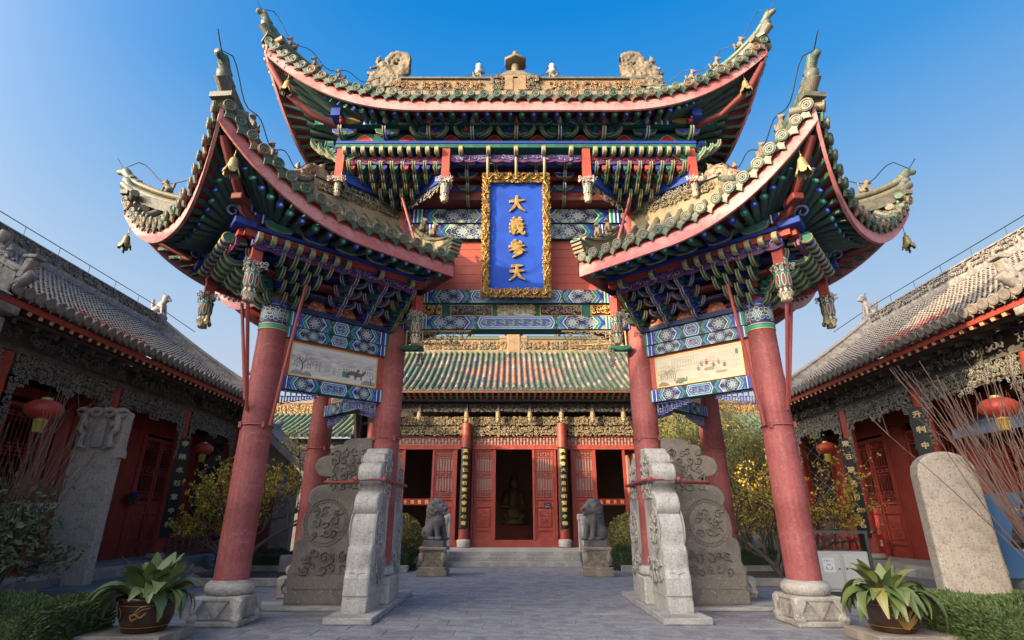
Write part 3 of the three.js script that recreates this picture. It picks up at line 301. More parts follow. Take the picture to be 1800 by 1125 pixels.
// ---------------------------------------------------------------- ground and paving
structure('ground', new GB().box(260, .5, 260, 0, -.29, -40), mat.darkSlab);
{
  const g = structure('courtyard_pavement');
  part('mortar_bed', new GB().box(18.4, .1, 21.5, 0, -.062, -9.8), mat.joint, g);
  const R = rng(21), geos = [];
  for (let i = 0; i < 10; i++) { const b = new RoundedBoxGeometry(.992, .05, .442, 1, .006); const q = metreUV(b.index ? b.toNonIndexed() : b); for (let k = 0; k < q.attributes.uv.count; k++) q.attributes.uv.setXY(k, q.attributes.uv.getX(k) + i * .57, q.attributes.uv.getY(k) + i * .83); keepUV.add(q); geos.push(q); }
  const far = new GB();
  for (let r = 0; r < 47; r++) {
    const z = -20.2 + r * .45 + .225, off = (r % 2) * .5 + (R() - .5) * .3;
    for (let k = -9; k <= 9; k++) {
      const x = k + off; if (Math.abs(x) > 8.6) continue;
      const m = M4(x + (R() - .5) * .004, -.025 + (R() - .5) * .003, z, (R() - .5) * .003, 0, (R() - .5) * .003), gi = Math.floor(R() * 10), mi = Math.floor(R() * R() * 3);
      if (Math.abs(x) < 4.6 && z < -7.6) { const o = part('paving_stone', geos[gi], mat.paving[mi], g); m.decompose(o.position, o.quaternion, o.scale); } else far.add(geos[gi], m);
    }
  }
  stuff(part('paving_stones', far, mat.paving[0], g, 'keep'));
}
// ---------------------------------------------------------------- shared ornament shapes
// curled bracket arm: crescent hook, z forward, painted faces with a pale edge
function hookGeo(s, wdt) {
  const cl = curve([[-.36, .10], [-.2, -.01], [-.04, -.065], [.09, -.035], [.175, .06], [.185, .13]].map(([a, b]) => V(a * s, b * s, 0)), 14), n = cl.length;
  const outline = (k) => { const L = [], R = []; cl.forEach((p, i) => { const a = cl[Math.max(0, i - 1)], b = cl[Math.min(n - 1, i + 1)], tx = b.x - a.x, ty = b.y - a.y, l = Math.hypot(tx, ty), w = s * lerp(.062, .03, i / (n - 1)) - k; L.push([p.x - ty / l * w, p.y + tx / l * w]); R.unshift([p.x + ty / l * w, p.y - tx / l * w]); }); return [...L, ...R]; };
  const rim = new GB(); for (const q of [-1, 1]) rim.add(extrude(outline(0), wdt * .22, 0), M4(0, 0, q * wdt * .34)); // two pale edges, coloured faces and a coloured groove between them
  const face = new GB().add(extrude(outline(s * .012), wdt * .94, 0)); const g = mergeGeometries([rim.geo(), face.geo()], true); g.rotateY(-PI / 2); return metreUV(g);
}
const hookA = hookGeo(.95, .085), hookB = hookGeo(.72, .075); [hookA, hookB].forEach((g) => keepUV.add(g));
const hookMats = [[mat.cream, mat.green], [mat.cream, mat.blue]];
// scrolled cloud head: flat slab with a rolled front
const edgeMats = [[mat.green, mat.cream], [mat.blue, mat.cream]];
const cloudGeo = (() => { const pts = []; for (let i = 0; i <= 10; i++) { const a = -PI * .5 + i / 10 * PI * 1.15; pts.push([.1 + Math.cos(a) * .085, Math.sin(a) * .085]); } pts.push([-.16, .09], [-.2, -.03]); const g = extrude(pts, .07, .012, { bevelSegments: 1 }); g.rotateY(-PI / 2); return metreUV(g); })(); keepUV.add(cloudGeo);
// spiral as a ribbon tube, for carved scrollwork
function spiral(x, y, z, r, turns, dir, a0, tk, n = 9) { const p = []; for (let i = 0; i <= n; i++) { const f = i / n, a = a0 + dir * f * turns * 2 * PI, q = r * (1 - .78 * f); p.push(V(x + Math.cos(a) * q, y + Math.sin(a) * q, z + .3 * r * f)); } return [p, p.map((_, i) => tk * (1 - .5 * i / n))]; }
// openwork carving filling a band w x h (optionally below a scalloped lower edge), local xy plane, z outward
function carving(w, h, seed, { cell = .13, tk = .016, depth = .03, edge = null, blobs = .5 } = {}) {
  const R = rng(seed), gb = new GB(), nx = Math.max(1, Math.round(w / cell)), ny = Math.max(1, Math.round(h / cell));
  for (let i = 0; i < nx; i++) for (let j = 0; j < ny; j++) {
    const x = -w / 2 + (i + .3 + R() * .4) * w / nx, y = (j + .3 + R() * .4) * h / ny - h; if (edge && y < edge(x)) continue;
    const r = cell * (.42 + R() * .22), [p, q] = spiral(x, y, R() * depth, r, .9 + R() * .5, R() > .5 ? 1 : -1, R() * 6.3, tk * (.8 + R() * .6), 7); gb.add(tubeGeo(p, q, 4, false));
    if (R() < blobs) { const a = R() * 6.3; gb.add(new THREE.SphereGeometry(cell * .2, 5, 4), M4(x + Math.cos(a) * r, y + Math.sin(a) * r, depth * .8, 0, 0, a, [1.5, .7, .7])); }
  }
  return metreUV(gb.geo());
}
const beastGeo = [0, 1].map((v) => metreUV(sdf([-.14, -.02, -.2], [.14, .42, .24], .022, (x, y, z) => { // seated ridge beast, faces +z
  let d = dC(x, y, z, [0, .08, -.06], [0, .2, .02], .085, .07); d = smin(d, dS(x, y, z, 0, .31, .07, .068), .03); d = smin(d, dC(x, y, z, [0, .3, .1], [0, .28, .16], .035, .028), .02);
  for (const s of [-1, 1]) { d = smin(d, dC(x, y, z, [s * .05, .2, .05], [s * .055, .01, .09], .026, .03), .015); d = smin(d, dS(x, y, z, s * .07, .05, -.06, .06), .02); d = smin(d, dC(x, y, z, [s * .04, .36, .05], [s * .06, .40, .02], .02, .012), .01); }
  d = smin(d, dC(x, y, z, [0, .06, -.12], [0, .28, -.15 - v * .03], .03, .035), .02); return d - .012 * (noise3(x * 40, y * 40, z * 40) - .5);
}))); beastGeo.forEach((g) => keepUV.add(g));
// ridge-end dragon: open jaws, curled tail, rider; about .9 m tall, faces -x
const dragonGeo = metreUV(sdf([-.5, -.05, -.26], [.55, 1.05, .26], .022, (x, y, z) => {
  let d = Math.max(Math.abs(x) - .36, Math.abs(y - .1) - .14, Math.abs(z) - .15) - .03;
  const sp = (cx, cy, r0, r1) => { const a = Math.atan2(y - cy, x - cx), r = Math.hypot(x - cx, y - cy); let m = 9; for (let k = -1; k < 3; k++) { const q = r0 - (r0 - r1) * ((a + PI + 2 * PI * k) / (4 * PI)); if (q > .03) m = Math.min(m, Math.hypot(r - q, z) - .055 - .25 * Math.max(0, q - .08)); } return m; };
  d = smin(d, sp(.24, .72, .24, .02), .04); d = smin(d, dC(x, y, z, [.3, .2, 0], [.4, .62, 0], .16, .1), .08);
  d = smin(d, dC(x, y, z, [.1, .3, 0], [-.2, .34, 0], .17, .14), .06); d = smin(d, dS(x, y, z, -.26, .36, 0, .14), .05); d = smin(d, dC(x, y, z, [-.3, .42, 0], [-.46, .46, 0], .07, .04), .03); d = smin(d, dC(x, y, z, [-.3, .26, 0], [-.44, .2, 0], .06, .035), .03);
  d = smin(d, dC(x, y, z, [-.2, .46, 0], [-.22, .68, 0], .09, .06), .03); d = smin(d, dS(x, y, z, -.23, .8, 0, .07), .02); d = smin(d, dC(x, y, z, [-.23, .86, 0], [-.2, .98, 0], .05, .015), .02); for (const s of [-1, 1]) d = smin(d, dC(x, y, z, [-.2, .62, s * .05], [-.36, .5, s * .12], .035, .03), .02);
  return d - .035 * (noise3(x * 15, y * 15, z * 15) - .5) - .035 * (noise3(x * 30, y * 30, z * 30) - .5);
})); keepUV.add(dragonGeo);

// ---------------------------------------------------------------- eaves: fascia, soffit, rafters, eave tiles along a curve
const discGeo = (() => { const gb = new GB(); gb.cyl(.078, .078, .46, 0, 0, -.23, 12, PI / 2); gb.cyl(.098, .098, .03, 0, 0, .012, 16, PI / 2); gb.tor(.078, .014, 0, 0, .027, 0, 0, 5, 16); gb.tor(.04, .01, 0, 0, .027, 0, 0, 4, 10); gb.sph(.018, 0, 0, .03); gb.sph(.032, 0, .10, -.1, [1, 1.5, 1], 8, 6); return metreUV(gb.geo()); })();
const discPlain = (() => { const gb = new GB(); gb.cyl(.078, .078, .46, 0, 0, -.23, 12, PI / 2); gb.cyl(.094, .094, .03, 0, 0, .012, 14, PI / 2); gb.tor(.07, .012, 0, 0, .027, 0, 0, 4, 14); return metreUV(gb.geo()); })();
const dripGeo = (() => { const p = [[-.13, .03], [-.11, -.055], [-.05, -.075], [0, -.15], [.05, -.075], [.11, -.055], [.13, .03], [.06, .012], [0, .004], [-.06, .012]]; const g = extrude(p, .03, .006, { bevelSegments: 1 }); const gb = new GB().add(g).box(.22, .02, .3, 0, .0, -.16); return metreUV(gb.geo()); })();
[discGeo, discPlain, dripGeo].forEach((g) => keepUV.add(g));
const resample = (pts, step) => { const out = []; let L = [0]; for (let i = 1; i < pts.length; i++) L.push(L[i - 1] + pts[i].distanceTo(pts[i - 1])); const T = L[L.length - 1], n = Math.max(2, Math.round(T / step)); for (let k = 0; k < n; k++) { const d = (k + .5) / n * T; let i = 1; while (L[i] < d) i++; out.push([(i - 1 + (d - L[i - 1]) / (L[i] - L[i - 1])) / (pts.length - 1), k]); } return out; };
const sampleAt = (pts, f) => { const q = clamp(f) * (pts.length - 1), i = Math.min(pts.length - 2, Math.floor(q)); return pts[i].clone().lerp(pts[i + 1], q - i); };
function outwards(pts, inner) { return pts.map((p, i) => { const a = pts[Math.max(0, i - 1)], b = pts[Math.min(pts.length - 1, i + 1)], q = V(b.z - a.z, 0, -(b.x - a.x)).normalize(); const w = p.clone().sub(inner[i]); return q.dot(w) < 0 ? q.negate() : q; }); }
let glazeSeed = rng(77);
function eave(parent, pts, inner, top, o = {}) { // pts: lower outer edge of the fascia; inner: purlin line; top: upper edge of the roof slope
  const out = outwards(pts, inner), fh = o.fh || .3, R = glazeSeed, tiles = o.tiles || mat.glaze, step = o.step || .275, pick = o.pick || ((f) => { const r = R(); return r < .42 ? 0 : r < .62 ? 1 : r < .72 ? 5 : r < .84 ? 4 : r < .93 ? 2 : 3; });
  part('eave_board', sweep(pts, out, -.05, 0, 0, fh * .72), mat.fascia, parent);
  part('eave_board', sweep(pts, out, -.06, -.012, fh * .72, fh), mat.fasciaTop, parent);
  const soff = [0, .33, .66, 1].map((f) => pts.map((p, i) => { const q = p.clone().lerp(inner[i], f); q.addScaledVector(out[i], -.03 * (1 - f)); q.y += lerp(fh * .55, .16, f); return q; })); part('soffit', sheet(soff), mat.soffit, parent);
  const K = 7, surf2 = []; for (let k = 0; k <= K; k++) { const f = k / K; surf2.push(pts.map((p, i) => { const q = p.clone(); q.y += fh + .01; q.lerp(top[i], f); q.y -= (o.sag ?? .35) * Math.sin(f * PI) * (o.sagAt ? o.sagAt(i / (pts.length - 1)) : 1); return q; })); }
  part('roof_deck', sheet(surf2), mat.ridge, parent);
  const rows = new GB();
  for (const [f, k] of resample(pts, step)) {
    const col = surf2.map((r) => sampleAt(r, f)); rows.add(tubeGeo(col.map((c) => c.clone().add(V(0, .03, 0))), .075, 6, false));
    const p = sampleAt(pts, f), d = sampleAt(out, f).normalize(), yaw = Math.atan2(d.x, d.z), a = sampleAt(pts, f - .01), b = sampleAt(pts, f + .01), tan = b.clone().sub(a).normalize(), roll = Math.asin(clamp(tan.y, -1, 1)) * (V(Math.cos(yaw), 0, -Math.sin(yaw)).dot(tan) > 0 ? 1 : -1);
    const m = tiles[pick(f)], m2 = tiles[pick(f)];
    const t = part('eave_tile', o.plain || (k % 2 && o.alt) ? discPlain : discGeo, m, parent), J = () => R() - .5; at(t, p.x + d.x * (.09 + J() * .05), p.y + fh + .06 + J() * .022, p.z + d.z * (.09 + J() * .05), yaw + J() * .16, .16 + J() * .16, roll * .6 + J() * .3); t.scale.setScalar(.94 + R() * .12);
    const h = sampleAt(pts, f + .5 / resample(pts, step).length), dh = sampleAt(out, f); if (f + .5 / resample(pts, step).length < 1) at(part('drip_tile', dripGeo, m2, parent), h.x + dh.x * .06, h.y + fh + .035, h.z + dh.z * .06, yaw, .22, roll);
  }
  stuff(part('roof_tiles', rows, tiles[o.rowMat ?? 4], parent));
  if (o.rafters !== false) for (const [f, k] of resample(pts, o.rstep || .25)) {
    const p = sampleAt(pts, f), q = sampleAt(inner, f), d = sampleAt(out, f).normalize(), len = p.distanceTo(q), dir = p.clone().sub(q).normalize();
    const mk = (geo, m, c, name) => { const r = part(name, geo, m, parent, 'keep'); r.position.copy(c); r.quaternion.setFromUnitVectors(V(0, 1, 0), dir); return r; };
    const s0 = q.clone().lerp(p, -.12), s1 = q.clone().lerp(p, .64); s0.y += .05; s1.y -= .0;
    mk(rafterGeo(s0.distanceTo(s1)), [mat.rafter, k % 2 ? paint.rafterBlue : paint.rafterGreen, mat.rafter], s0.clone().lerp(s1, .5), 'rafter');
    const f0 = q.clone().lerp(p, .3), f1 = p.clone().addScaledVector(dir, -.06); f0.y += .17; f1.y += .05; const g = part('flying_rafter', flyGeo(f0.distanceTo(f1)), mat.rafter, parent, 'keep'); g.position.copy(f0.clone().lerp(f1, .5)); g.lookAt(f1); 
  }
  return surf2;
}
const rgCache = new Map();
function rafterGeo(l) { l = Math.round(l * 20) / 20; const k = 'r' + l; if (!rgCache.has(k)) { const g = new THREE.CylinderGeometry(.07, .06, l, 14); rgCache.set(k, g); } return rgCache.get(k); }
function flyGeo(l) { l = Math.round(l * 20) / 20; const k = 'f' + l; if (!rgCache.has(k)) rgCache.set(k, metreUV(new THREE.BoxGeometry(.075, .075, l))); return rgCache.get(k); }
// ridge along points: body, cap roll, relief panels
function ridgeLine(parent, pts, h, w, m, o = {}) {
  const sides = pts.map((p, i) => { const a = pts[Math.max(0, i - 1)], b = pts[Math.min(pts.length - 1, i + 1)]; return V(b.z - a.z, 0, -(b.x - a.x)).normalize(); });
  part('ridge_body', sweep(pts, sides, -w / 2, w / 2, -.1, h * .78), m, parent); part('ridge_base', sweep(pts, sides, -w * .72, w * .72, -.1, h * .14), mat.ridge, parent);
  part('ridge_cap', sweep(pts, sides, -w * .7, w * .7, h * .78, h * .86), mat.glaze[4], parent); part('ridge_cap', tubeGeo(pts.map((p) => V(p.x, p.y + h * .9, p.z)), h * .11 + .03, 8), mat.glaze[o.cap ?? 4], parent);
}
// upturned hip with stacked end tiles
function hipEnd(parent, pts, o = {}) {
  const sides = pts.map((p, i) => { const a = pts[Math.max(0, i - 1)], b = pts[Math.min(pts.length - 1, i + 1)]; return V(b.z - a.z, 0, -(b.x - a.x)).normalize(); }), n = pts.length, cut = (f) => pts.slice(0, Math.max(2, Math.round(n * f)));
  const e = pts[n - 1], d = e.clone().sub(pts[n - 3]).normalize();
  part('hip_ridge', sweep(pts, sides, -.12, .12, -.05, .16), mat.glaze[4], parent);
  part('hip_ridge', tubeGeo([...pts.map((p) => V(p.x, p.y + .22, p.z)), e.clone().add(V(d.x * .12, d.y * .12 + .24, d.z * .12))], .085, 8), mat.glaze[2], parent);
  part('hip_ridge', tubeGeo([...pts.map((p) => V(p.x, p.y + .38, p.z)), e.clone().add(V(d.x * .1, d.y * .14 + .44, d.z * .1))], .07, 8), mat.glaze[o.cap ?? 1], parent);
  const tip = [e.clone().add(V(0, .42, 0)), e.clone().add(V(d.x * .14, .45 + d.y * .12, d.z * .14)), e.clone().add(V(d.x * .26, .5 + d.y * .18, d.z * .26)), e.clone().add(V(d.x * .4, .5 + d.y * .2, d.z * .4))];
  part('ridge_tip', tubeGeo(curve(tip, 8), [.08, .08, .08, .078, .074, .07, .066, .06, .045], 10), mat.glaze[o.cap ?? 0], parent);
  const flare = (h, o2, l, r) => { const b = e.clone().add(V(d.x * o2, h + d.y * o2, d.z * o2)); return tubeGeo(curve([b.clone().addScaledVector(d, -l), b.clone().addScaledVector(d, -l * .3).add(V(0, .0, 0)), b.clone().add(V(0, .05, 0)), b.clone().addScaledVector(d, .1).add(V(0, .14, 0))], 8), [r * .8, r * .8, r * .85, r * .9, r, r * 1.02, r * 1.04, r * 1.02, r * .85], 10); };
  part('ridge_tip', flare(.22, .06, .3, .1), mat.glaze[5], parent); part('ridge_tip', flare(.4, .14, .3, .085), mat.glaze[0], parent);
  part('ridge_tip', new GB().cyl(.1, .1, .3, e.x + d.x * .05, e.y + .2, e.z + d.z * .05, 10, PI / 2 - .7, Math.atan2(d.x, d.z)).box(.36, .09, .14, e.x, e.y + .02, e.z, Math.atan2(d.x, d.z)), mat.glaze[4], parent);
  (o.beasts || []).forEach((f, i) => { const p = sampleAt(pts, f), q = sampleAt(pts, f + .03); const b = part('ridge_beast', beastGeo[i % 2], o.bm || mat.beast, parent); at(b, p.x, p.y + .42, p.z, Math.atan2(q.x - p.x, q.z - p.z)); b.scale.setScalar(o.bs || .82); });
  const wirePts = []; for (let i = 0; i <= 24; i++) { const f = i / 24, p = sampleAt(pts, f); wirePts.push(V(p.x, p.y + .66 + .11 * Math.sin(f * 21) + .1 * f, p.z)); } const t = tip[3]; wirePts.push(V(t.x - d.x * .1, t.y + .1, t.z - d.z * .1), V(t.x + d.x * .1, t.y + .34, t.z + d.z * .1));
  if (o.wire !== false) part('lightning_wire', tubeGeo(wirePts, .011, 4), mat.wire, parent);
}
// ---------------------------------------------------------------- the archway
const arch = thing('memorial_archway', 'three-roofed red-columned painted timber memorial archway with flared eaves in the courtyard', 'archway');
const ZM = -11.05, XM = 2.65;
// painted beam between two points (front and back faces carry the paint)
function beam(parent, name, a, b, y0, y1, th, m, sideM = mat.dkTrim) {
  const L = Math.hypot(b.x - a.x, b.z - a.z), g = new THREE.BoxGeometry(L, y1 - y0, th), uv = g.attributes.uv, n = g.attributes.normal;
  const o = part(name, g, [sideM, sideM, sideM, sideM, m, m], parent, 'keep'); o.position.set((a.x + b.x) / 2, (y0 + y1) / 2, (a.z + b.z) / 2); o.rotation.y = -Math.atan2(b.z - a.z, b.x - a.x); return o;
}
mat.dkTrim = mat.green;
const columnGeo = metreUV((() => { const gb = new GB(); gb.add(new THREE.LatheGeometry([[.262, .6], [.262, 1.5], [.256, 3], [.243, 4.81], [.24, 5.5]].map(([a, b]) => new THREE.Vector2(a, b)), 40)); return gb.geo(); })()); keepUV.add(columnGeo);
const mainColumnGeo = metreUV((() => { const gb = new GB(); gb.add(new THREE.LatheGeometry([[.268, .55], [.268, 1.5], [.262, 3], [.25, 5], [.245, 8.3]].map(([a, b]) => new THREE.Vector2(a, b)), 40)); return gb.geo(); })()); keepUV.add(mainColumnGeo);
const plinthGeo = (() => { // square block on four scrolled feet with a hanging triangular cloth on each face
  const gb = new GB(); gb.rbox(.78, .08, .78, 0, .04, 0, .03); gb.rbox(.66, .30, .66, 0, .22, 0, .05); gb.rbox(.74, .08, .74, 0, .375, 0, .035);
  for (let i = 0; i < 4; i++) { const m = M4(0, 0, 0, 0, i * PI / 2, 0), q = new GB(); q.add(extrude([[-.2, .38], [.2, .38], [0, .1]], .03, .006), M4(0, 0, .335)); const fp = curve([[-.33, .37], [-.24, .37], [-.235, .31], [-.285, .24], [-.3, .17], [-.265, .115], [-.28, .07], [-.37, .07], [-.385, .12], [-.35, .17], [-.355, .26], [-.37, .33], [-.34, .37]].map(([a, b]) => V(a, b, 0)), 30).map((p) => [p.x, p.y]); q.add(extrude(fp, .07, .018), M4(0, 0, .335)); q.add(extrude(fp.map(([x, y]) => [-x, y]).reverse(), .07, .018), M4(0, 0, .335)); for (const s of [-1, 1]) { q.tor(.035, .014, s * .355, .115, .385, 0, 0, 5, 12); q.tube(curve([V(s * .22, .36, .345), V(s * .27, .3, .35), V(s * .28, .2, .35)], 6), .012); } gb.add(q.geo(), m); }
  return metreUV(gb.geo());
})(); keepUV.add(plinthGeo);
const drumGeo = metreUV(new GB().lathe([[.0, .40], [.28, .40], [.335, .43], [.365, .5], [.35, .57], [.3, .61], [.27, .625], [0, .625]], 0, 0, 0, 36).geo()); keepUV.add(drumGeo);
const lotusGeo = (() => { const gb = new GB(); const pr = [[.0, -.62], [.05, -.62], [.07, -.57], [.1, -.54], [.085, -.5], [.12, -.47], [.125, -.44], [.095, -.42], [.1, -.36], [.13, -.3], [.13, -.12], [.1, -.07], [.14, -.04], [.145, .0], [0, 0]]; gb.lathe(pr, 0, 0, 0, 14); for (let r = 0; r < 3; r++) for (let i = 0; i < 8; i++) { const a = (i + r * .5) / 8 * 2 * PI; gb.add(new THREE.SphereGeometry(.035, 6, 5), M4(Math.cos(a) * .128, -.14 - r * .085, Math.sin(a) * .128, 0, -a, 0, [.5, 1.25, .9])); } for (let i = 0; i < 10; i++) { const a = i / 10 * 2 * PI; gb.add(new THREE.SphereGeometry(.035, 6, 5), M4(Math.cos(a) * .105, -.47, Math.sin(a) * .105, 0, -a, 0, [.5, 1.3, .8])); } return metreUV(gb.geo()); })(); keepUV.add(lotusGeo);
mat.lotus = canvasMat(256, 256, (c, w, h) => { const row = (y0, y1, bg, fg, n, k) => { c.fillStyle = bg; c.fillRect(0, y0 * h, w, (y1 - y0) * h); for (let i = 0; i < n; i++) { c.fillStyle = fg; c.beginPath(); c.ellipse((i + .5) * w / n, (y0 + (y1 - y0) * .55) * h, w / n * .3, (y1 - y0) * h * .42, 0, 0, 7); c.fill(); c.strokeStyle = k; c.lineWidth = 3; c.stroke(); } }; row(0, .12, '#2f7f6c', '#c9c2a8', 12, '#8a6a3a'); row(.12, .3, '#6a1f18', '#3f9080', 8, '#d6cfb8'); row(.3, .5, '#2a6f62', '#8c2a20', 8, '#d6cfb8'); row(.5, .68, '#5c1a14', '#d0c8b0', 8, '#3f9080'); row(.68, .84, '#b9ad92', '#cfc4ac', 10, '#7a5a3a'); row(.84, 1, '#c8bda2', '#a58f70', 8, '#6a4a30'); }, .55);
const pendantGeo = new THREE.LatheGeometry([[.0, -.62], [.06, -.62], [.09, -.58], [.075, -.54], [.115, -.5], [.12, -.46], [.09, -.43], [.105, -.38], [.125, -.3], [.12, -.2], [.128, -.12], [.1, -.08], [.14, -.04], [.14, 0], [0, 0]].map(([a, b]) => new THREE.Vector2(a, b)), 20);
mat.white = surf({ c: [.52, .50, .45], c2: [.36, .34, .3], patch: 8, grain: .2, tile: .3, bump: .002, rough: .6 });
function hangingPost(x, z, y0, y1, yaw, s = 1, orn = true) {
  const p = part('hanging_post', new GB().box(.17, y1 - y0, .17, x, (y0 + y1) / 2, z, yaw), mat.red, arch);
  const l = part('carved_pendant', pendantGeo, mat.lotus, p, 'keep'); l.position.set(x, y0 + .05, z); l.scale.set(s, s * 1.02, s);
  const c = part('capital_scroll', new GB().add(carving(.4, .13, Math.round(x * 91 + z * 37), { cell: .07, tk: .01 }), M4(x + Math.sin(yaw) * .1, y0 + .12, z + Math.cos(yaw) * .1, 0, yaw, 0)).add(carving(.4, .13, Math.round(x * 97 + z * 31), { cell: .07, tk: .01 }), M4(x + Math.cos(yaw) * .1, y0 + .12, z - Math.sin(yaw) * .1, 0, yaw + PI / 2, 0)), mat.white, p);
  return p;
}
const hookN = rng(5), blockGeo = metreUV(new GB().add(extrude([[-.085, .05], [.085, .05], [.085, 0], [.055, -.05], [-.055, -.05], [-.085, 0]], .13, .006, { bevelSegments: 1 })).geo()); keepUV.add(blockGeo);
function hook(x, y, z, yaw, which = 0, big = true, sc = 1) { const h = part('bracket_arm', big ? hookA : hookB, hookMats[which], arch, 'keep'); at(h, x, y + (hookN() - .5) * .018, z, yaw + (hookN() - .5) * .09); h.scale.setScalar(sc * (.96 + hookN() * .08)); const b = part('bracket_block', blockGeo, [mat.blue, mat.green, mat.red][Math.floor(hookN() * 2.4)], arch); at(b, x - Math.sin(yaw) * .12 * sc, y + .1 * sc, z - Math.cos(yaw) * .12 * sc, yaw); return h; }
function cloudHead(x, y, z, yaw, w) { const h = part('cloud_head', cloudGeo, edgeMats[w], arch, 'keep'); at(h, x, y, z, yaw); return h; }
// scalloped valance along two points
function valance(a, b, y, seed) {
  const L = Math.hypot(b.x - a.x, b.z - a.z), yaw = -Math.atan2(b.z - a.z, b.x - a.x), n = Math.max(3, Math.round(L / .3)), pts = [[-L / 2, .12]]; for (let i = 0; i <= n * 6; i++) { const f = i / (n * 6); pts.push([-L / 2 + f * L, -.03 - .035 * Math.abs(Math.sin(f * n * PI))]); } pts.push([L / 2, .12]);
  const g = new GB().add(extrude(pts, .035, .006, { bevelSegments: 1 })), v = part('valance', g, mat.purple, arch); at(v, (a.x + b.x) / 2, y, (a.z + b.z) / 2, yaw);
  const c = part('valance_scrolls', new GB().add(carving(L, .13, seed, { cell: .1, tk: .011, blobs: .3 }), M4(0, .11, .024)).add(carving(L, .13, seed + 1, { cell: .1, tk: .011, blobs: .3 }), M4(0, .11, -.024, 0, PI, 0)), seed % 2 ? mat.blueWhite : mat.red, v); return v;
}
mat.blueWhite = surf({ c: [.08, .10, .42], c2: [.42, .40, .42], patch: 12, lo: .45, hi: .62, grain: .2, tile: .3, bump: 0, rough: .5 });

mat.plinth = surf({ c: [.44, .40, .35], c2: [.29, .26, .23], patch: 5, grain: .3, speck: .4, sc: [.2, .175, .155], st: .7, tile: .9, bump: .006, rough: .85 });
// columns
for (const [x, z, main] of [[-4.57, -9.45, 0], [4.57, -9.45, 0], [-4.57, -12.65, 0], [4.57, -12.65, 0], [-XM, ZM, 1], [XM, ZM, 1]]) {
  const c = part('column', main ? mainColumnGeo : columnGeo, mat.redCol, arch); c.position.set(x, 0, z);
  if (!main) { part('plinth', plinthGeo, mat.plinth, c); part('drum_base', drumGeo, mat.plinth, c); part('painted_collar', new THREE.CylinderGeometry(.252, .256, .56, 32, 1, true), paint.collar, c, 'keep').position.y = 5.08; }
  else { part('plinth', new GB().rbox(.7, .45, .66, 0, .32, 0, .03).lathe([[0, .54], [.32, .54], [.345, .6], [.33, .68], [.28, .72], [0, .72]], 0, 0, 0, 30), mat.whiteStone, c); part('painted_collar', new THREE.CylinderGeometry(.262, .266, .3, 32, 1, true), paint.collar, c, 'keep').position.y = 5.9; }
  const sp = part('bolt_ring', new GB().tor(.27, .012, 0, 3.05, 0, PI / 2, 0, 5, 28).box(.05, .1, .05, .2, 3.05, .19).box(.05, .1, .05, -.2, 3.05, .19), mat.redCol, c);
}
// central span
const sp0 = V(-XM, 0, ZM), sp1 = V(XM, 0, ZM);
beam(arch, 'painted_beam', sp0, sp1, 5.37, 5.67, .36, paint.spanLow); beam(arch, 'painted_beam', sp0, sp1, 5.98, 6.29, .36, paint.spanUp);
const strip = beam(arch, 'carved_frieze', sp0, sp1, 5.67, 5.98, .24, paint.roundel);
for (const [i, q] of [[0, .105], [1, .315], [2, .5], [3, .685], [4, .895]].entries()) { const c = part('frieze_relief', carving(.86, .2, 300 + i, { cell: .095, tk: .017, depth: .06, blobs: .9 }), i === 2 ? mat.goldPaint : i % 2 ? mat.mixCarve : mat.frRed || mat.goldPaint, strip); c.position.set((q[1] - .5) * 5.3, .1, .13); }
beam(arch, 'painted_beam', sp0, sp1, 7.57, 7.94, .40, paint.spanTop); beam(arch, 'painted_beam', V(-XM - .5, 0, ZM), V(XM + .5, 0, ZM), 7.97, 8.33, .46, paint.spanTop);
for (let i = 0; i < 6; i++) part('wall_board', new GB().rbox(5.3, .209, .1, 0, 6.29 + .1067 + i * .2133, ZM + .02, .004), mat.redWall, arch);
for (const s of [-1, 1]) part('green_jamb', new GB().box(.34, 1.26, .06, s * 1.98, 6.925, ZM + .12), mat.green, arch);
for (const s of [-1, 1]) { // gilt openwork spandrels
  const f = part('spandrel', new GB().tube([V(s * 2.36, 5.34, ZM + .12), V(s * .98, 5.34, ZM + .12), V(s * 1.16, 5.02, ZM + .12), V(s * 2.0, 5.05, ZM + .12), V(s * 2.36, 5.0, ZM + .12), V(s * 2.36, 5.34, ZM + .12)], .022).tube([V(s * 2.02, 5.34, ZM + .12), V(s * 2.02, 5.04, ZM + .12)], .02), mat.goldPaint, arch);
  part('spandrel_scrolls', new GB().add(carving(1.26, .3, 40 + s, { cell: .1, tk: .013, blobs: .7, edge: (x) => (x * s < -.45 ? -.3 + (-x * s - .45) * 1.6 : -.31) }), M4(s * 1.67, 5.34, ZM + .12)), mat.tanCarve, f);
  part('bracket_shelf', new GB().rbox(.46, .08, .24, s * 2.2, 4.92, ZM + .2, .02).tube(curve([V(s * 2.4, 4.9, ZM + .3), V(s * 2.2, 4.86, ZM + .32), V(s * 2.0, 4.92, ZM + .32)], 8), .03), mat.green, arch);
  part('hanging_tassel', new GB().add(carving(.13, .36, 70 + s, { cell: .06, tk: .012 }), M4(s * 2.0, 4.86, ZM + .3)), mat.darkCarve, arch);
}
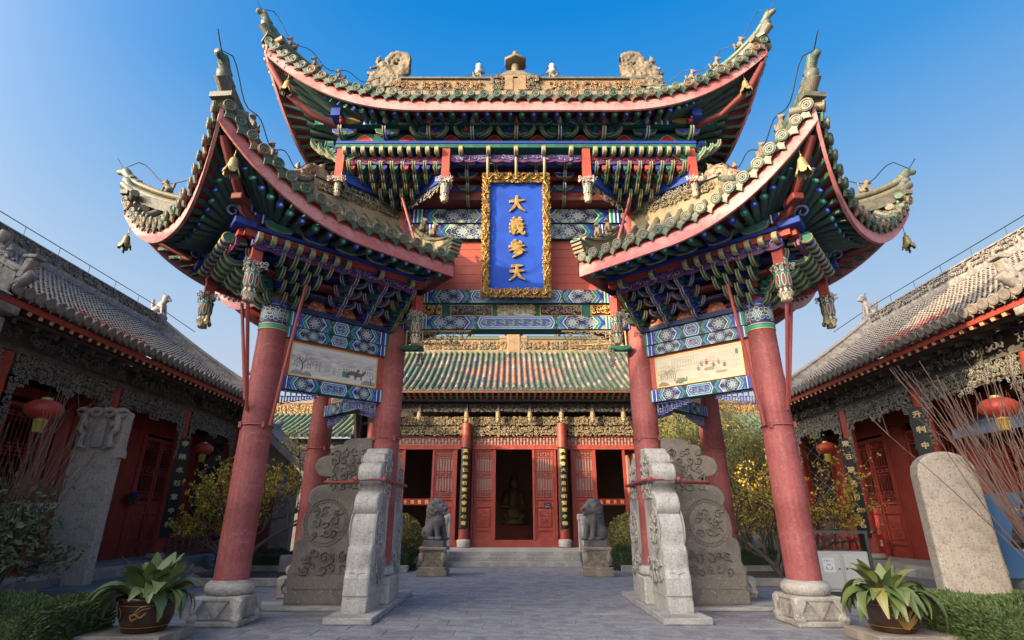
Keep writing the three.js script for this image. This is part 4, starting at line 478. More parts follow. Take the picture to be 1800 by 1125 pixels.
// upper bracket work
for (const s of [-1, 1]) {
  hangingPost(s * 1.53, -9.75, 8.28, 9.2, 0, .8); hangingPost(s * 3.83, -9.75, 8.3, 9.22, 0, .62); 
  for (const px of [1.53, 3.83]) { const a = V(s * XM, 0, ZM + .2), b = V(s * px, 0, -9.75); beam(arch, 'diagonal_beam', a, b, 8.38, 8.62, .1, mat.blue, mat.blue); const L = a.distanceTo(b), yaw = -Math.atan2(b.z - a.z, b.x - a.x); const c = part('lace_bracket', carving(L * .8, .2, 90 + px * 7 + s, { cell: .1, tk: .013, blobs: .6 }), mat.mixCarve, arch); at(c, lerp(a.x, b.x, .5), 8.37, lerp(a.z, b.z, .5), yaw); }
  for (let k = 0; k < 5; k++) { const m = [2, 4, 5, 7, 9][k]; for (let i = 0; i < m; i++) hook(s * 2.68 + (i - (m - 1) / 2) * .235, 8.24 + .105 * k, -10.52 + .19 * k, 0, 0, true, .84); part('tie_bar', new GB().box(.34 + k * .44, .07, .07, s * 2.68, 8.3 + .105 * k, -10.78 + .19 * k), k % 2 ? mat.green : mat.darkRed, arch); }
  for (let i = 0; i < 11; i++) cloudHead(s * (1.72 + i * .2), 9.05, -9.72, 0, i % 2);
  valance(V(s * 1.62, 0, -9.78), V(s * 3.75, 0, -9.78), 8.86, 502 + (s > 0 ? 2 : 0));
  for (let k = 0; k < 6; k++) { hook(s * (3.86 + .1 * k), 8.95 + k * .07, -9.75 - .02 * k, s * PI / 2 + (k % 2 ? s * -.5 : 0), 0, true, 1.15); }
  for (let i = 0; i < 9; i++) hook(s * 3.84, 8.3 + (i % 3) * .16, -10.1 - Math.floor(i / 3) * .32, s * PI / 2, 0, true, .9);
}
valance(V(-1.44, 0, -9.78), V(1.44, 0, -9.78), 8.92, 507);
for (let i = 0; i < 5; i++) cloudHead(-1.2 + i * .6, 9.08, -9.74, 0, i % 2);
for (let k = 0; k < 4; k++) for (const x of [-1.1, -.45, .45, 1.1]) { hook(x, 8.38 + k * .19, -10.6 + k * .22, 0, k % 2, false, 1); part('cross_arm', extrude([[-.22, .05], [-.18, -.03], [-.08, -.06], [.08, -.06], [.18, -.03], [.22, .05]], .06, .008).applyMatrix4(M4(x, 8.46 + k * .19, -10.66 + k * .22)), edgeMats[(k + 1) % 2], arch, 'keep'); }
for (let k = 0; k < 4; k++) part('tie_bar', new GB().box(3.2, .08, .08, 0, 8.43 + k * .19, -10.74 + k * .22), k % 2 ? mat.blue : mat.darkRed, arch);
for (const x of [-.62, 0, .62]) part('plaque_hook', new GB().tube(curve([V(x, 9.0, -9.8), V(x, 8.9, -9.72), V(x, 8.7, -9.78), V(x, 8.55, -9.9)], 8), .035), mat.cream, arch);
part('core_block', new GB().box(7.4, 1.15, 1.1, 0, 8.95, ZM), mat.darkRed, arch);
part('plate_beam', new GB().rbox(7.9, .1, .28, 0, 9.2, -9.78, .01), mat.green, arch); part('plate_beam', new GB().box(7.9, .06, .3, 0, 9.28, -9.77), mat.blue, arch);
for (let i = 0; i < 8; i++) { const x = -3.4 + i * .971; const b = part('painted_board', new THREE.BoxGeometry(.95, .34, .05), [mat.green, mat.green, mat.green, mat.green, paint.board, paint.board], arch, 'keep'); b.position.set(x, 9.48, -9.84); }
for (let i = 0; i < 9; i++) { const x = -3.84 + i * .96; hook(x, 9.46, -9.6, 0, i % 2, false, 1.15); part('cross_arm', extrude([[-.26, .06], [-.22, -.03], [-.1, -.07], [.1, -.07], [.22, -.03], [.26, .06]], .07, .01).applyMatrix4(M4(x, 9.62, -9.72)), edgeMats[(i + 1) % 2], arch, 'keep'); part('dragon_head', new GB().sph(.055, x, 9.74, -9.5, [1, 1, 1.4]).sph(.035, x, 9.77, -9.42, [1, 1, 1.3]).box(.03, .06, .05, x - .03, 9.81, -9.53).box(.03, .06, .05, x + .03, 9.81, -9.53), i % 2 ? mat.mixCarve : mat.red, arch); for (const d of [-1, 1]) if (i > 1 && i < 7) hook(x + d * .28, 9.56, -9.66, d * .95, 0, false, 1.1); }
beam(arch, 'purlin', V(-4.5, 0, -9.75), V(4.5, 0, -9.75), 9.78, 9.98, .2, paint.spanTop);
part('back_board', new GB().box(8.0, .75, .1, 0, 9.6, -10.0), mat.navy, arch); for (const s of [-1, 1]) { part('side_board', new GB().box(.1, .75, 2.5, s * 3.95, 9.6, ZM), mat.navy, arch); part('purlin', new GB().box(.2, .2, 3.4, s * 3.95, 9.88, ZM), mat.blue, arch); }
part('back_board', new GB().box(8.0, .75, .1, 0, 9.6, -12.1), mat.navy, arch); part('ceiling_board', new GB().box(7.9, .06, 2.2, 0, 9.95, ZM), mat.darkRed, arch);

// upper roof
const bez = (a, b, c, f) => V(0, 0, 0).addScaledVector(a, (1 - f) * (1 - f)).addScaledVector(b, 2 * f * (1 - f)).addScaledVector(c, f * f);
const roofU = part('upper_roof', new GB().box(6.6, .3, .5, 0, 11.45, ZM), mat.ridge, arch);
{
  const TX = 5.58, TY = 11.2, EY = 9.62, EZ = -9.02, N = 56, hip = (f, s, sz) => { const p = bez(V(3.3, 11.8, 0), V(4.55, 10.55, .98), V(TX, TY + .42, 2.02), f); return V(s * p.x, p.y, ZM + sz * p.z); };
  for (const sz of [1, -1]) {
    const pts = [], inn = [], top = [];
    for (let i = 0; i <= N; i++) { const x = lerp(-TX, TX, i / N), ax = Math.abs(x), s = Math.sign(x) || 1, r = Math.pow(Math.max(0, (ax - 2.0) / (TX - 2.0)), 2.3); pts.push(V(x, EY + (TY - EY) * r, ZM + sz * 2.03)); const ix = ax < 3.3 ? ax : 3.3 + (ax - 3.3) * .3; inn.push(V(s * ix, 9.88 + .3 * r, ZM + sz * (1.3))); top.push(ax <= 3.3 ? V(x, 11.8, ZM) : hip((ax - 3.3) / (TX - 3.3), s, sz)); }
    eave(roofU, pts, inn, top, { sag: .28, sagAt: (f) => 1 - Math.pow(Math.abs(2 * f - 1), 3), rafters: sz > 0 });
  }
  for (const s of [-1, 1]) {
    const pts = [], inn = [], top = [], n = 28; for (let i = 0; i <= n; i++) { const f = i / n, q = Math.abs(2 * f - 1); pts.push(V(s * (TX - .45 * (1 - q * q)), EY + .05 + (TY - EY - .05) * Math.pow(q, 2.4), ZM + lerp(2.03, -2.03, f))); inn.push(V(s * 3.95, 9.88 + .3 * Math.pow(q, 3), ZM + lerp(1.3, -1.3, f))); top.push(hip(q, s, f < .5 ? 1 : -1)); }
    eave(roofU, pts, inn, top, { sag: .2, sagAt: (f) => 1 - Math.pow(Math.abs(2 * f - 1), 3) });
    for (const sz of [1, -1]) { const h = []; for (let i = 0; i <= 16; i++) h.push(hip(i / 16, s, sz)); hipEnd(roofU, h, { beasts: sz > 0 ? [.42, .62, .82] : [], wire: sz > 0 });
      part('corner_beam', new GB().tube([V(s * 3.5, 9.75, ZM + sz * 1.0), V(s * 4.5, 9.85, ZM + sz * 1.62), V(s * 5.1, 10.35, ZM + sz * 1.85), V(s * 5.45, 10.95, ZM + sz * 1.97)], .075, 0, 6), mat.darkRed, roofU); }
  }
  const rp = []; for (let i = 0; i <= 10; i++) rp.push(V(lerp(-3.35, 3.35, i / 10), 11.78, ZM)); ridgeLine(roofU, rp, .66, .3, mat.ridgeOrange, { cap: 4 });
  for (let i = 0; i < 8; i++) { const x = -2.9 + i * .83; if (Math.abs(x) < .6) continue; part('ridge_panel', carving(.72, .32, 600 + i, { cell: .1, tk: .024, depth: .05, blobs: 1 }), mat.ridgeOrange, roofU).position.set(x, 12.2, ZM + .17); }
  for (const s of [-1, 1]) { const d = part('ridge_dragon', dragonGeo, mat.beast, roofU); at(d, s * 3.42, 12.1, ZM, s < 0 ? 0 : PI); d.scale.set(1.1, 1.2, 1.1); const b = part('ridge_beast', beastGeo[0], mat.beast, roofU); at(b, s * .98, 12.42, ZM, s * -PI / 2); b.scale.setScalar(.95); part('beast_vase', new GB().lathe([[0, 0], [.09, .02], [.1, .1], [.05, .17], [.085, .23], [.07, .3], [0, .33]], s * .98, 12.66, ZM, 12), mat.white, roofU); }
  part('ridge_centre', new GB().rbox(.56, .62, .42, 0, 12.1, ZM, .03).box(.2, .42, .06, -.17, 12.12, ZM + .2).box(.2, .42, .06, .17, 12.12, ZM + .2).add(extrude([[-.62, -.3], [.62, -.3], [.6, .12], [.42, .3], [-.42, .3], [-.6, .12]], .3, .03), M4(0, 12.08, ZM)), mat.ridgeOrange, roofU);
  part('ridge_centre', new GB().add(carving(.34, .44, 640, { cell: .11, tk: .03, blobs: 1, depth: .05 }), M4(-.46, 12.36, ZM + .18)).add(carving(.34, .44, 641, { cell: .11, tk: .03, blobs: 1, depth: .05 }), M4(.46, 12.36, ZM + .18)), mat.beast, roofU);
  part('ridge_finial', new GB().add(extrude([[-.5, 0], [.5, 0], [.16, .18], [-.16, .18]], .24, .02), M4(0, 12.44, ZM)).cyl(.12, .1, .34, 0, 12.78, ZM, 8).lathe([[.04, 0], [.3, .02], [.33, .1], [.2, .16], [.12, .26], [.05, .34]], 0, 12.94, ZM, 6).lathe([[0, 0], [.075, .03], [.08, .1], [.04, .17], [0, .2]], 0, 13.26, ZM, 12), mat.beast, roofU);
  const w = []; for (const [x, y] of [[-3.3, 12.5], [-2.8, 12.5], [-1.6, 12.5], [-1.2, 12.56], [-.98, 13.1], [-.75, 12.6], [-.4, 12.62], [0, 13.5], [.4, 12.62], [.75, 12.6], [.98, 13.1], [1.2, 12.56], [1.6, 12.5], [2.8, 12.5], [3.3, 12.5]]) w.push(V(x, y + .02, ZM)); part('lightning_wire', tubeGeo(w, .011, 4), mat.wire, roofU);
}

// ---------------------------------------------------------------- wings
function wing(sx, sz) {
  const front = sz > 0, W = (t, y, n) => V(sx * (XM + .767 * t - .643 * n), y, ZM + sz * (.643 * t + .767 * n)), yawOf = (dt, dn) => Math.atan2(sx * (.767 * dt - .643 * dn), sz * (.643 * dt + .767 * dn)), yN = yawOf(0, 1), yT = yawOf(1, 0), yB = yawOf(0, -1);
  const a = W(.2, 0, 0), b = W(2.3, 0, 0);
  beam(arch, 'painted_beam', a, b, 4.96, 5.24, .3, paint.wingTop); beam(arch, 'painted_beam', a, b, 4.73, 4.955, .24, paint.wingMid); beam(arch, 'painted_beam', a, b, 3.76, 4.0, .24, paint.wingLow);
  const pn = beam(arch, 'panel_frame', a, b, 4.0, 4.73, .1, mat.redWall, mat.redWall); const fl = new THREE.BoxGeometry(1.72, .6, .13); const pic = part('painted_panel', fl, [mat.goldPaint, mat.goldPaint, mat.goldPaint, mat.goldPaint, sx < 0 ? paint.sceneA : paint.sceneB, sx < 0 ? paint.sceneA : paint.sceneB], pn, 'keep'); pic.position.set(0, -.01, 0); 
  if (front) part('picture_rim', new GB().box(1.76, .025, .15, 0, .3, 0).box(1.76, .025, .15, 0, -.32, 0).box(.025, .6, .15, .87, -.01, 0).box(.025, .6, .15, -.87, -.01, 0), mat.goldPaint, pn);
  for (const [t, d] of [[.32, 1], [2.2, -1]]) { const q = new GB(), R = rng(31 + t * 10); for (let i = 0; i < 7; i++) { const x = i * .1, h = .24 - i * .028; q.box(.012, h, .05, x, -h / 2, 0); q.box(.1, .012, .05, x + .05, -h, 0); q.box(.06, .012, .05, x + .05, -h * .5, 0); q.box(.012, h * .5, .05, x + .05, -h * .7, 0); } q.box(.7, .02, .06, .33, -.01, 0); const f = part('fretwork', q, mat.blueWhite, arch); const p = W(t, 3.75, 0); at(f, p.x, p.y, p.z, Math.atan2(-sz * .643 * d, sx * .767 * d)); }
  part('plate_beam', new GB().box(2.3, .1, .42, W(1.25, 5.29, 0).x, 5.292, W(1.25, 0, 0).z, -Math.atan2(b.z - a.z, b.x - a.x)), mat.navy, arch);
  // stepped core behind the bracket arms
  const ax = -Math.atan2(b.z - a.z, b.x - a.x);
  for (let k = 0; k < 4; k++) { const te = 2.46 + .23 * k, p = W((te - .1) / 2, 5.42 + k * .15, 0); part('tie_bar', new GB().box(te + .1, .06, .3 + k * .46, p.x, p.y, p.z, ax), k % 2 ? mat.navy : mat.darkRed, arch); }
  if (front) {
    for (let k = 0; k < 4; k++) { const o = .26 + .23 * k, y = 5.36 + .15 * k; // corner cluster on the inner face, the end and the back
      for (let i = 0; i < k + 2; i++) { const d = (i - (k + 1) / 2) * .24; let p = W(2.5 + d * .9 - .12, y, o); hook(p.x, p.y, p.z, yN, 0, true, .9); p = W(2.5 + o, y, d); hook(p.x, p.y, p.z, yT, 0, true, .9); }
      const p = W(2.5 + o * .75, y, o * .75); hook(p.x, p.y, p.z, yawOf(1, 1), 0, true, 1.0); const p3 = W(2.5 + o * .75, y, -o * .75); hook(p3.x, p3.y, p3.z, yawOf(1, -1), 0, true, 1.0);
      for (const [tc, w] of [[1.42, 1], [.82, 1], [.2, 0]]) { let q = W(tc, y, o); hook(q.x, q.y, q.z, yN, w, true, .88); if (k > 0) { q = W(tc + .17, y + .02, o - .12); hook(q.x, q.y, q.z, yawOf(.7, .7), w, false, .95); q = W(tc - .17, y + .02, o - .12); hook(q.x, q.y, q.z, yawOf(-.7, .7), w, false, .95); } }
    }
    for (let i = 0; i < 4; i++) { const p = W(.55 + i * .62, 5.37, .13); part('bracket_shield', new GB().add(extrude([[-.2, 0], [.2, 0], [.03, .34], [-.03, .34]], .04, .01), M4(p.x, p.y - .03, p.z, 0, yN, 0)), mat.shield, arch); }
    for (const [t, n, y, s] of [[3.22, .98, 5.52, 1.05], [3.5, -1.05, 5.52, 1], [.06, 1.02, 5.36, .95]]) { const p = W(t, 0, n); hangingPost(p.x, p.z, y, y + .48, yT, s); }
    // front line: beam, cloud heads, valance
    const c0 = W(.0, 0, 1.08), c1 = W(3.5, 0, 1.08), e1 = W(3.62, 0, -1.08), bk = W(1.6, 0, -1.08);
    for (const [p, q] of [[c0, c1], [c1, e1], [e1, bk]]) { beam(arch, 'eave_beam', p, q, 6.02, 6.14, .16, mat.red, mat.red); beam(arch, 'eave_beam', p, q, 6.145, 6.21, .26, mat.blue, mat.blue); beam(arch, 'purlin', p, q, 6.3, 6.47, .18, paint.wingMid); }
    valance(W(.15, 0, 1.1), W(3.35, 0, 1.1), 5.9, 700 + sx); valance(W(3.55, 0, .95), W(3.6, 0, -.95), 5.9, 703 + sx);
    for (let i = 0; i < 14; i++) { const p = W(.35 + i * .225, 5.99 + (i > 9 ? .01 : 0), 1.13); if (i < 7 && i % 3) continue; cloudHead(p.x, p.y, p.z, yN, i % 2); }
    for (let i = 0; i < 9; i++) { const p = W(3.58, 6.0, .86 - i * .215); cloudHead(p.x, p.y, p.z, yT, i % 2); }
    for (let i = 0; i < 5; i++) { const p = W(.5 + i * .62, 6.27, 1.22); part('cross_arm', extrude([[-.24, .06], [-.2, -.03], [-.1, -.06], [.1, -.06], [.2, -.03], [.24, .06]], .06, .01).applyMatrix4(M4(p.x, p.y, p.z, 0, yN, 0)), edgeMats[i % 2], arch, 'keep'); }
    for (const n of [1.08, -1.08]) { const p = W(3.52 + (n < 0 ? .12 : 0), 6.18, n); part('corner_cap', new GB().rbox(.36, .12, .36, p.x, p.y + .02, p.z, .02, yT), mat.blue, arch); for (const d of [[1, 0], [0, n]]) { const y = yawOf(...d), c = new GB(), [sp, r] = spiral(0, 0, 0, .13, 1.2, 1, 0, .03, 12); c.add(tubeGeo(sp, r, 6), M4(p.x + Math.sin(y) * .2, p.y + .22, p.z + Math.cos(y) * .2, 0, y + PI / 2, 0)); part('cloud_scroll', c, mat.blueWhite, arch); } }
  }
  // roof
  const roof = part('wing_roof', new GB().box(2.5, .3, .36, W(1.1, 7.75, 0).x, 7.7, W(1.1, 0, 0).z, ax), mat.ridge, arch);
  const EY = 6.02, TY = 7.28, t1 = [4.35, 2.13], t2 = [5.12, -2.1], RY = 7.95, rt = 2.2;
  const hip1 = (f) => { const p = bez(V(rt, RY, 0), V(3.3, 6.75, 1.05), V(t1[0], TY + .42, t1[1]), f); return W(p.x, p.y, p.z); }, hip2 = (f) => { const p = bez(V(rt, RY, 0), V(3.7, 6.75, -1.05), V(t2[0], TY + .42, t2[1]), f); return W(p.x, p.y, p.z); };
  const simple = !front, sg = (f) => Math.pow(1 - f, .6) * Math.min(1, (1 - f) * 3);
  { const P = [], I = [], T = [], N = 30, t0 = -.15; for (let i = 0; i <= N; i++) { const f = i / N, t = lerp(t0, t1[0], f), r = Math.pow(Math.max(0, (t - 1.6) / (t1[0] - 1.6)), 2.2); P.push(W(t, EY + (TY - EY) * r, lerp(2.0, t1[1], f))); I.push(W(Math.min(t, 2.9 + (t - 2.9) * .35), 6.32 + .28 * r, 1.1)); T.push(t <= rt ? W(t, RY, 0) : hip1((t - rt) / (t1[0] - rt))); } eave(roof, P, I, T, { sag: .3, sagAt: (f) => Math.min(1, (1 - f) * 2.5), rafters: front }); }
  { const P = [], I = [], T = [], N = 26; for (let i = 0; i <= N; i++) { const f = i / N, q = Math.abs(2 * f - 1), bow = -.3 * (1 - q * q); P.push(W(lerp(t1[0], t2[0], f) + bow, EY + .12 + (TY - EY - .12) * Math.pow(q, 2.3), lerp(t1[1], t2[1], f))); I.push(W(3.6 + .1 * f, 6.32 + .28 * Math.pow(q, 3), lerp(1.1, -1.1, f))); T.push(f < .5 ? hip1(q) : hip2(q)); } eave(roof, P, I, T, { sag: .15, sagAt: (f) => 1 - Math.pow(Math.abs(2 * f - 1), 3), rafters: front }); }
  { const P = [], I = [], T = [], N = 20; for (let i = 0; i <= N; i++) { const f = i / N, t = lerp(t2[0], 2.386, f), r = Math.pow(Math.max(0, (t - 2.5) / (t2[0] - 2.5)), 2.2), n = lerp(t2[1], -2.0, f); P.push(W(t, EY + (TY - EY) * r, n)); I.push(W(Math.min(t, 2.9 + (t - 2.9) * .35) - .9 * f * f, 6.32 + .28 * r, -1.1)); T.push(t > rt ? hip2((t - rt) / (t2[0] - rt)) : W(t, RY, 0)); } for (let i = 0; i <= N; i++) { const f = i / N, t = lerp(t2[0], 2.386, f); if (t < 3.6) { const g = (3.6 - t) / 1.214; const h = hip2((3.6 - rt) / (t2[0] - rt)); T[i].copy(h).lerp(W(0, RY, 0), g); } } eave(roof, P, I, T, { sag: .2, sagAt: (f) => 1 - Math.pow(Math.abs(2 * f - 1), 3), rafters: front }); }
  for (const [h, nm] of [[hip1, 0], [hip2, 1]]) { const p = []; for (let i = 0; i <= 16; i++) p.push(h(i / 16)); hipEnd(roof, p, { beasts: front ? (nm ? [.45, .62, .8] : [.5, .72]) : [], wire: front, cap: nm ? 2 : 5 }); const s = nm ? -1 : 1; if (front) part('corner_beam', new GB().tube([W(2.9, 6.2, s * .7), W(3.6, 6.35, s * 1.35), W(nm ? 4.4 : 3.95, 6.75, s * 1.75), W(nm ? 4.85 : 4.2, 7.15, s * 1.98)], .085, 0, 6).rbox(.2, .12, .3, W(nm ? 3.9 : 3.7, 6.45, s * 1.5).x, 6.42, W(nm ? 3.9 : 3.7, 6.45, s * 1.5).z, .03, yawOf(1, s)), mat.darkRed, roof); }
  const rp = []; for (let i = 0; i <= 8; i++) rp.push(W(lerp(-.1, rt, i / 8), RY - .04, 0)); ridgeLine(roof, rp, .52, .24, mat.ridge, { cap: 4 });
  if (front) {
    for (let i = 0; i < 4; i++) { const p = W(.3 + i * .52, RY + .3, .13); part('ridge_panel', carving(.48, .2, 800 + i, { cell: .1, tk: .02, depth: .04, blobs: .8 }), mat.ridge, roof); at(roof.children[roof.children.length - 1], p.x, p.y, p.z, yN); }
    for (let i = 0; i < 3; i++) { const p = W(1.15 + i * .45, RY + .22, .15), f = new GB().sph(.03, 0, 0, .02); for (let k = 0; k < 10; k++) { const an = k / 10 * 2 * PI; f.add(new THREE.SphereGeometry(.03, 6, 4), M4(Math.cos(an) * .06, Math.sin(an) * .06, 0, 0, 0, an, [1.2, .5, .4])); } at(part('ridge_flower', f, mat.ridgeOrange, roof), p.x, p.y, p.z, yN); }
    const dp = W(rt + .18, RY - .05, .02), d = part('ridge_dragon', dragonGeo, mat.glaze[3], roof); at(d, dp.x, dp.y, dp.z, Math.atan2(-sz * .643, sx * .767) + PI); d.scale.setScalar(.72);
    const bp = W(rt - .22, RY + .44, 0), bb = part('ridge_beast', beastGeo[1], mat.beast, roof); at(bb, bp.x, bp.y, bp.z, yT); bb.scale.setScalar(1);
    // descending gable ridge at the inner end
    const gp = []; for (let i = 0; i <= 8; i++) { const f = i / 8; gp.push(W(-.12, RY - .05 - 1.55 * f + .25 * f * f - .2 * Math.sin(f * PI), 1.95 * f)); } ridgeLine(roof, gp, .34, .2, mat.ridge, { cap: 4 });
    const ge = W(-.12, 6.62, 1.9); for (let k = 0; k < 4; k++) part('ridge_step', new GB().rbox(.24, .06, .3 + k * .07, ge.x, 6.55 + k * .07, ge.z, .01, yN), k === 3 ? mat.glaze[1] : mat.ridge, roof); part('ridge_step', new GB().tube(curve([W(-.12, 6.83, 1.75), W(-.12, 6.84, 2.05), W(-.12, 6.76, 2.16)], 6), .05, 0, 7), mat.glaze[1], roof);
    for (const [f, k] of [[.38, 0], [.62, 1]]) { const p = W(-.12, RY + .3 - 1.4 * f - .12, 1.95 * f); at(part('ridge_beast', beastGeo[k], mat.beast, roof), p.x, p.y, p.z, yN).scale.setScalar(.8); }
    part('gable_board', new GB().add(sheet([[W(-.2, 6.05, 1.95), W(-.2, 6.05, .2)], [W(-.2, 6.4, 1.95), W(-.2, 7.8, .2)]])), mat.fascia, roof);
    // stay rods from the roof to the columns
    for (const [p, q] of [[W(3.22, 4.95, .98), W(2.74, 3.3, .12)], [W(2.25, 5.6, .75), W(2.36, 3.05, .27)], [W(3.0, 5.4, -.5), W(2.74, 3.5, -.1)]]) { const o = part('stay_rod', tubeGeo([p, q], .032, 8), mat.rod, arch); }
    const p0 = W(.42, 7.3, 1.1); part('stay_rod', tubeGeo([V(sx * 2.62, 8.5, -10.3), W(.1, 6.9, .95)], .03, 8), mat.rod, arch);
    // inner mass hiding the roof void
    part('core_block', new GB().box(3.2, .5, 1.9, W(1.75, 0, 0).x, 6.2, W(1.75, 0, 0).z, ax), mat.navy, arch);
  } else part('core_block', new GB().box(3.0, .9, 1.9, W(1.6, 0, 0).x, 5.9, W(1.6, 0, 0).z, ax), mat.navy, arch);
}
mat.shield = surf({ c: [.34, .06, .03], c2: [.45, .3, .1], patch: 10, lo: .5, hi: .6, grain: .2, tile: .25, bump: .002, rough: .5 });
for (const sx of [-1, 1]) for (const sz of [1, -1]) wing(sx, sz);

// ---------------------------------------------------------------- name plaque
{
  const p = thing('name_plaque', 'tall blue plaque with four gilt characters in a carved gold dragon frame', 'plaque', 0, 5.98, -10.62); p.rotation.x = .187;
  part('panel', new GB().rbox(1.22, 2.5, .06, 0, 1.4, 0, .005), surf({ c: [.002, .06, .42], c2: [.002, .045, .34], patch: 4, grain: .08, speck: .3, sc: [.03, .1, .40], st: .82, tile: 1.1, bump: .0006, rough: .8 }), p);
  const W2 = 1.5, H2 = 2.8, f = part('frame', new GB().rbox(.15, H2, .1, -.665, 1.4, .03, .03).rbox(.15, H2, .1, .665, 1.4, .03, .03).rbox(1.18, .16, .1, 0, .1, .03, .03).rbox(1.18, .15, .1, 0, 2.7, .03, .03), mat.gold, p);
  for (const [w, x, y, r, s, h] of [[2.66, -.665, 1.4, PI / 2, 1, .13], [2.66, .665, 1.4, PI / 2, 2, .13], [1.5, 0, .1, 0, 3, .15], [1.5, 0, 2.72, 0, 4, .18]]) part('frame_dragon', new GB().add(carving(w, h + .05, 900 + s, { cell: .055, tk: .013, depth: .03, blobs: 1 }), M4(0, (h + .05) / 2, 0)).add(tubeGeo(Array.from({ length: 60 }, (_, i) => V(-w / 2 + w * i / 59, .04 * Math.sin(i * .8), .035 + .015 * Math.cos(i * .8))), .017, 6)), mat.gold, f).applyMatrix4(M4(x, y, .09, 0, 0, r));
  ['大', '義', '参', '天'].forEach((c, i) => part('character', glyphGeo(c, .41, .03, .12), mat.gold, p).position.set(.02, 2.13 - i * .52, .048));
}
// ---------------------------------------------------------------- wind bells
const bellGeo = (() => { const gb = new GB(); const pr = [[.0, .17], [.035, .165], [.05, .14], [.065, .06], [.08, 0], [.095, -.05]]; gb.lathe(pr, 0, 0, 0, 14); for (let i = 0; i < 5; i++) { const a = i / 5 * 2 * PI; gb.add(extrude([[-.05, .02], [.05, .02], [.035, -.05], [0, -.065], [-.035, -.05]], .012, .002), M4(Math.sin(a) * .088, -.045, Math.cos(a) * .088, -.25, a, 0)); } gb.tor(.025, .008, 0, .2, 0); gb.tube([V(0, .22, 0), V(0, .36, 0)], .008); return metreUV(gb.geo()); })(); keepUV.add(bellGeo);
const clapGeo = metreUV(new GB().tube([V(0, .05, 0), V(0, -.1, 0)], .006).add(extrude([[-.012, 0], [.012, 0], [.03, -.1], [-.03, -.1]], .008, .002), M4(0, -.09, 0)).geo()); keepUV.add(clapGeo);
for (const [x, y, z, s, l] of [[4.98, 10.28, -9.1, 1.15, 'brass wind bell under the upper roof tip'], [4.43, 6.62, -6.95, 1.15, 'brass wind bell inside the peaked wing roof corner'], [7.72, 6.62, -9.36, 1.05, 'brass wind bell below the outermost wing roof corner'], [5.9, 5.05, -9.55, .8, 'small brass wind bell beside the carved hanging pendant']].flatMap(([x, ...q]) => [-1, 1].map((d) => [d * x, ...q.slice(0, 3), q[3] + (d < 0 ? ' nearer the dragon-topped stele' : ' nearer the round-topped stele')]))) {
  const b = thing('wind_bell', l, 'bell', x, y, z, x, 'wind bells on the archway'); part('bell_body', bellGeo, mat.brass, b); part('clapper', clapGeo, mat.iron, b); b.scale.setScalar(s);
}
// ---------------------------------------------------------------- drum stones clasping the main columns
const drumProfile = [[0, .1], [1.55, .1], [1.55, .27], [1.51, .29], [1.51, .37], [1.54, .4], [1.54, .66], [1.48, .8], [1.49, 1.04], [1.46, 1.16], [1.38, 1.2], [1.395, 1.42], [1.36, 1.62], [1.28, 1.74], [1.16, 1.78], [1.26, 1.82], [1.33, 1.93], [1.29, 2.06], [1.2, 2.13], [1.04, 2.17], [.94, 2.24], [.92, 2.31], [.98, 2.37], [1.1, 2.38], [1.22, 2.43], [1.27, 2.55], [1.22, 2.67], [1.1, 2.72], [.96, 2.74], [.99, 2.80], [.97, 2.9], [.89, 2.94], [.77, 2.95], [.74, 3.02], [.62, 3.06], [0, 3.08]];
function drumStone(x, z, yaw, k, m, label, kh = 1) {
  const s = thing('drum_stone', label, 'drum stone', x, 0, z, yaw), X = (d) => .26 + (d) * k - .0;
  const out = drumProfile.map(([d, y]) => [d === 0 ? .26 : Math.max(.27, d * k), .1 + (y - .1) * kh]);
  const sm = curve(out.slice(7, 35).map(([a, b]) => V(a, b, 0)), 90).map((p) => [p.x, p.y]), body = extrude([...out.slice(0, 7), ...sm, out[35]], .34, .04, { bevelSegments: 3 }); body.rotateY(-PI / 2); part('body', body, m, s);
  const reliefs = new GB(), ry = .1 + (1.5 - .1) * kh, rd = .92 * k + .05, rr = .42 * Math.min(1, k + .1);
  for (const q of [-1, 1]) { const xx = q * .215; reliefs.tor(rr, .01, xx, ry, rd, 0, PI / 2, 6, 36); reliefs.tor(rr * .86, .009, xx, ry, rd, 0, PI / 2, 5, 30); for (let i = 0; i < 40; i++) { const a = i / 40 * 2 * PI; reliefs.sph(.014, xx, ry + Math.sin(a) * rr * .93, rd + Math.cos(a) * rr * .93, 1, 5, 4); } reliefs.add(carving(rr * 1.25, rr * 1.25, 951 + q, { cell: .17, tk: .02, depth: .012, blobs: .8 }), M4(q * .212, ry + rr * .62, rd, 0, q * PI / 2, 0)); reliefs.add(carving(.7 * k, .8 * kh, 961 + q, { cell: .16, tk: .018, depth: .01, blobs: .6 }), M4(q * .212, .1 + 2.8 * kh, .65 * k, 0, q * PI / 2, 0)); reliefs.add(carving(1.0 * k, .42, 971 + q, { cell: .18, tk: .018, depth: .01, blobs: .5 }), M4(q * .212, 1.0 * kh, .85 * k, 0, q * PI / 2, 0)); for (const [yy, dd] of [[.34, 1.5], [.6, 1.5]]) reliefs.box(.02, .016, dd * k - .3, q * .214, yy, (dd * k + .26) / 2); }
  part('relief', reliefs, m, s);
  part('front_scroll', new GB().tube(curve([V(-.19, .66, 1.53 * k), V(-.1, .7, 1.55 * k), V(0, .67, 1.55 * k), V(.1, .7, 1.55 * k), V(.19, .66, 1.53 * k)], 12), .014), m, s);
  return s;
}
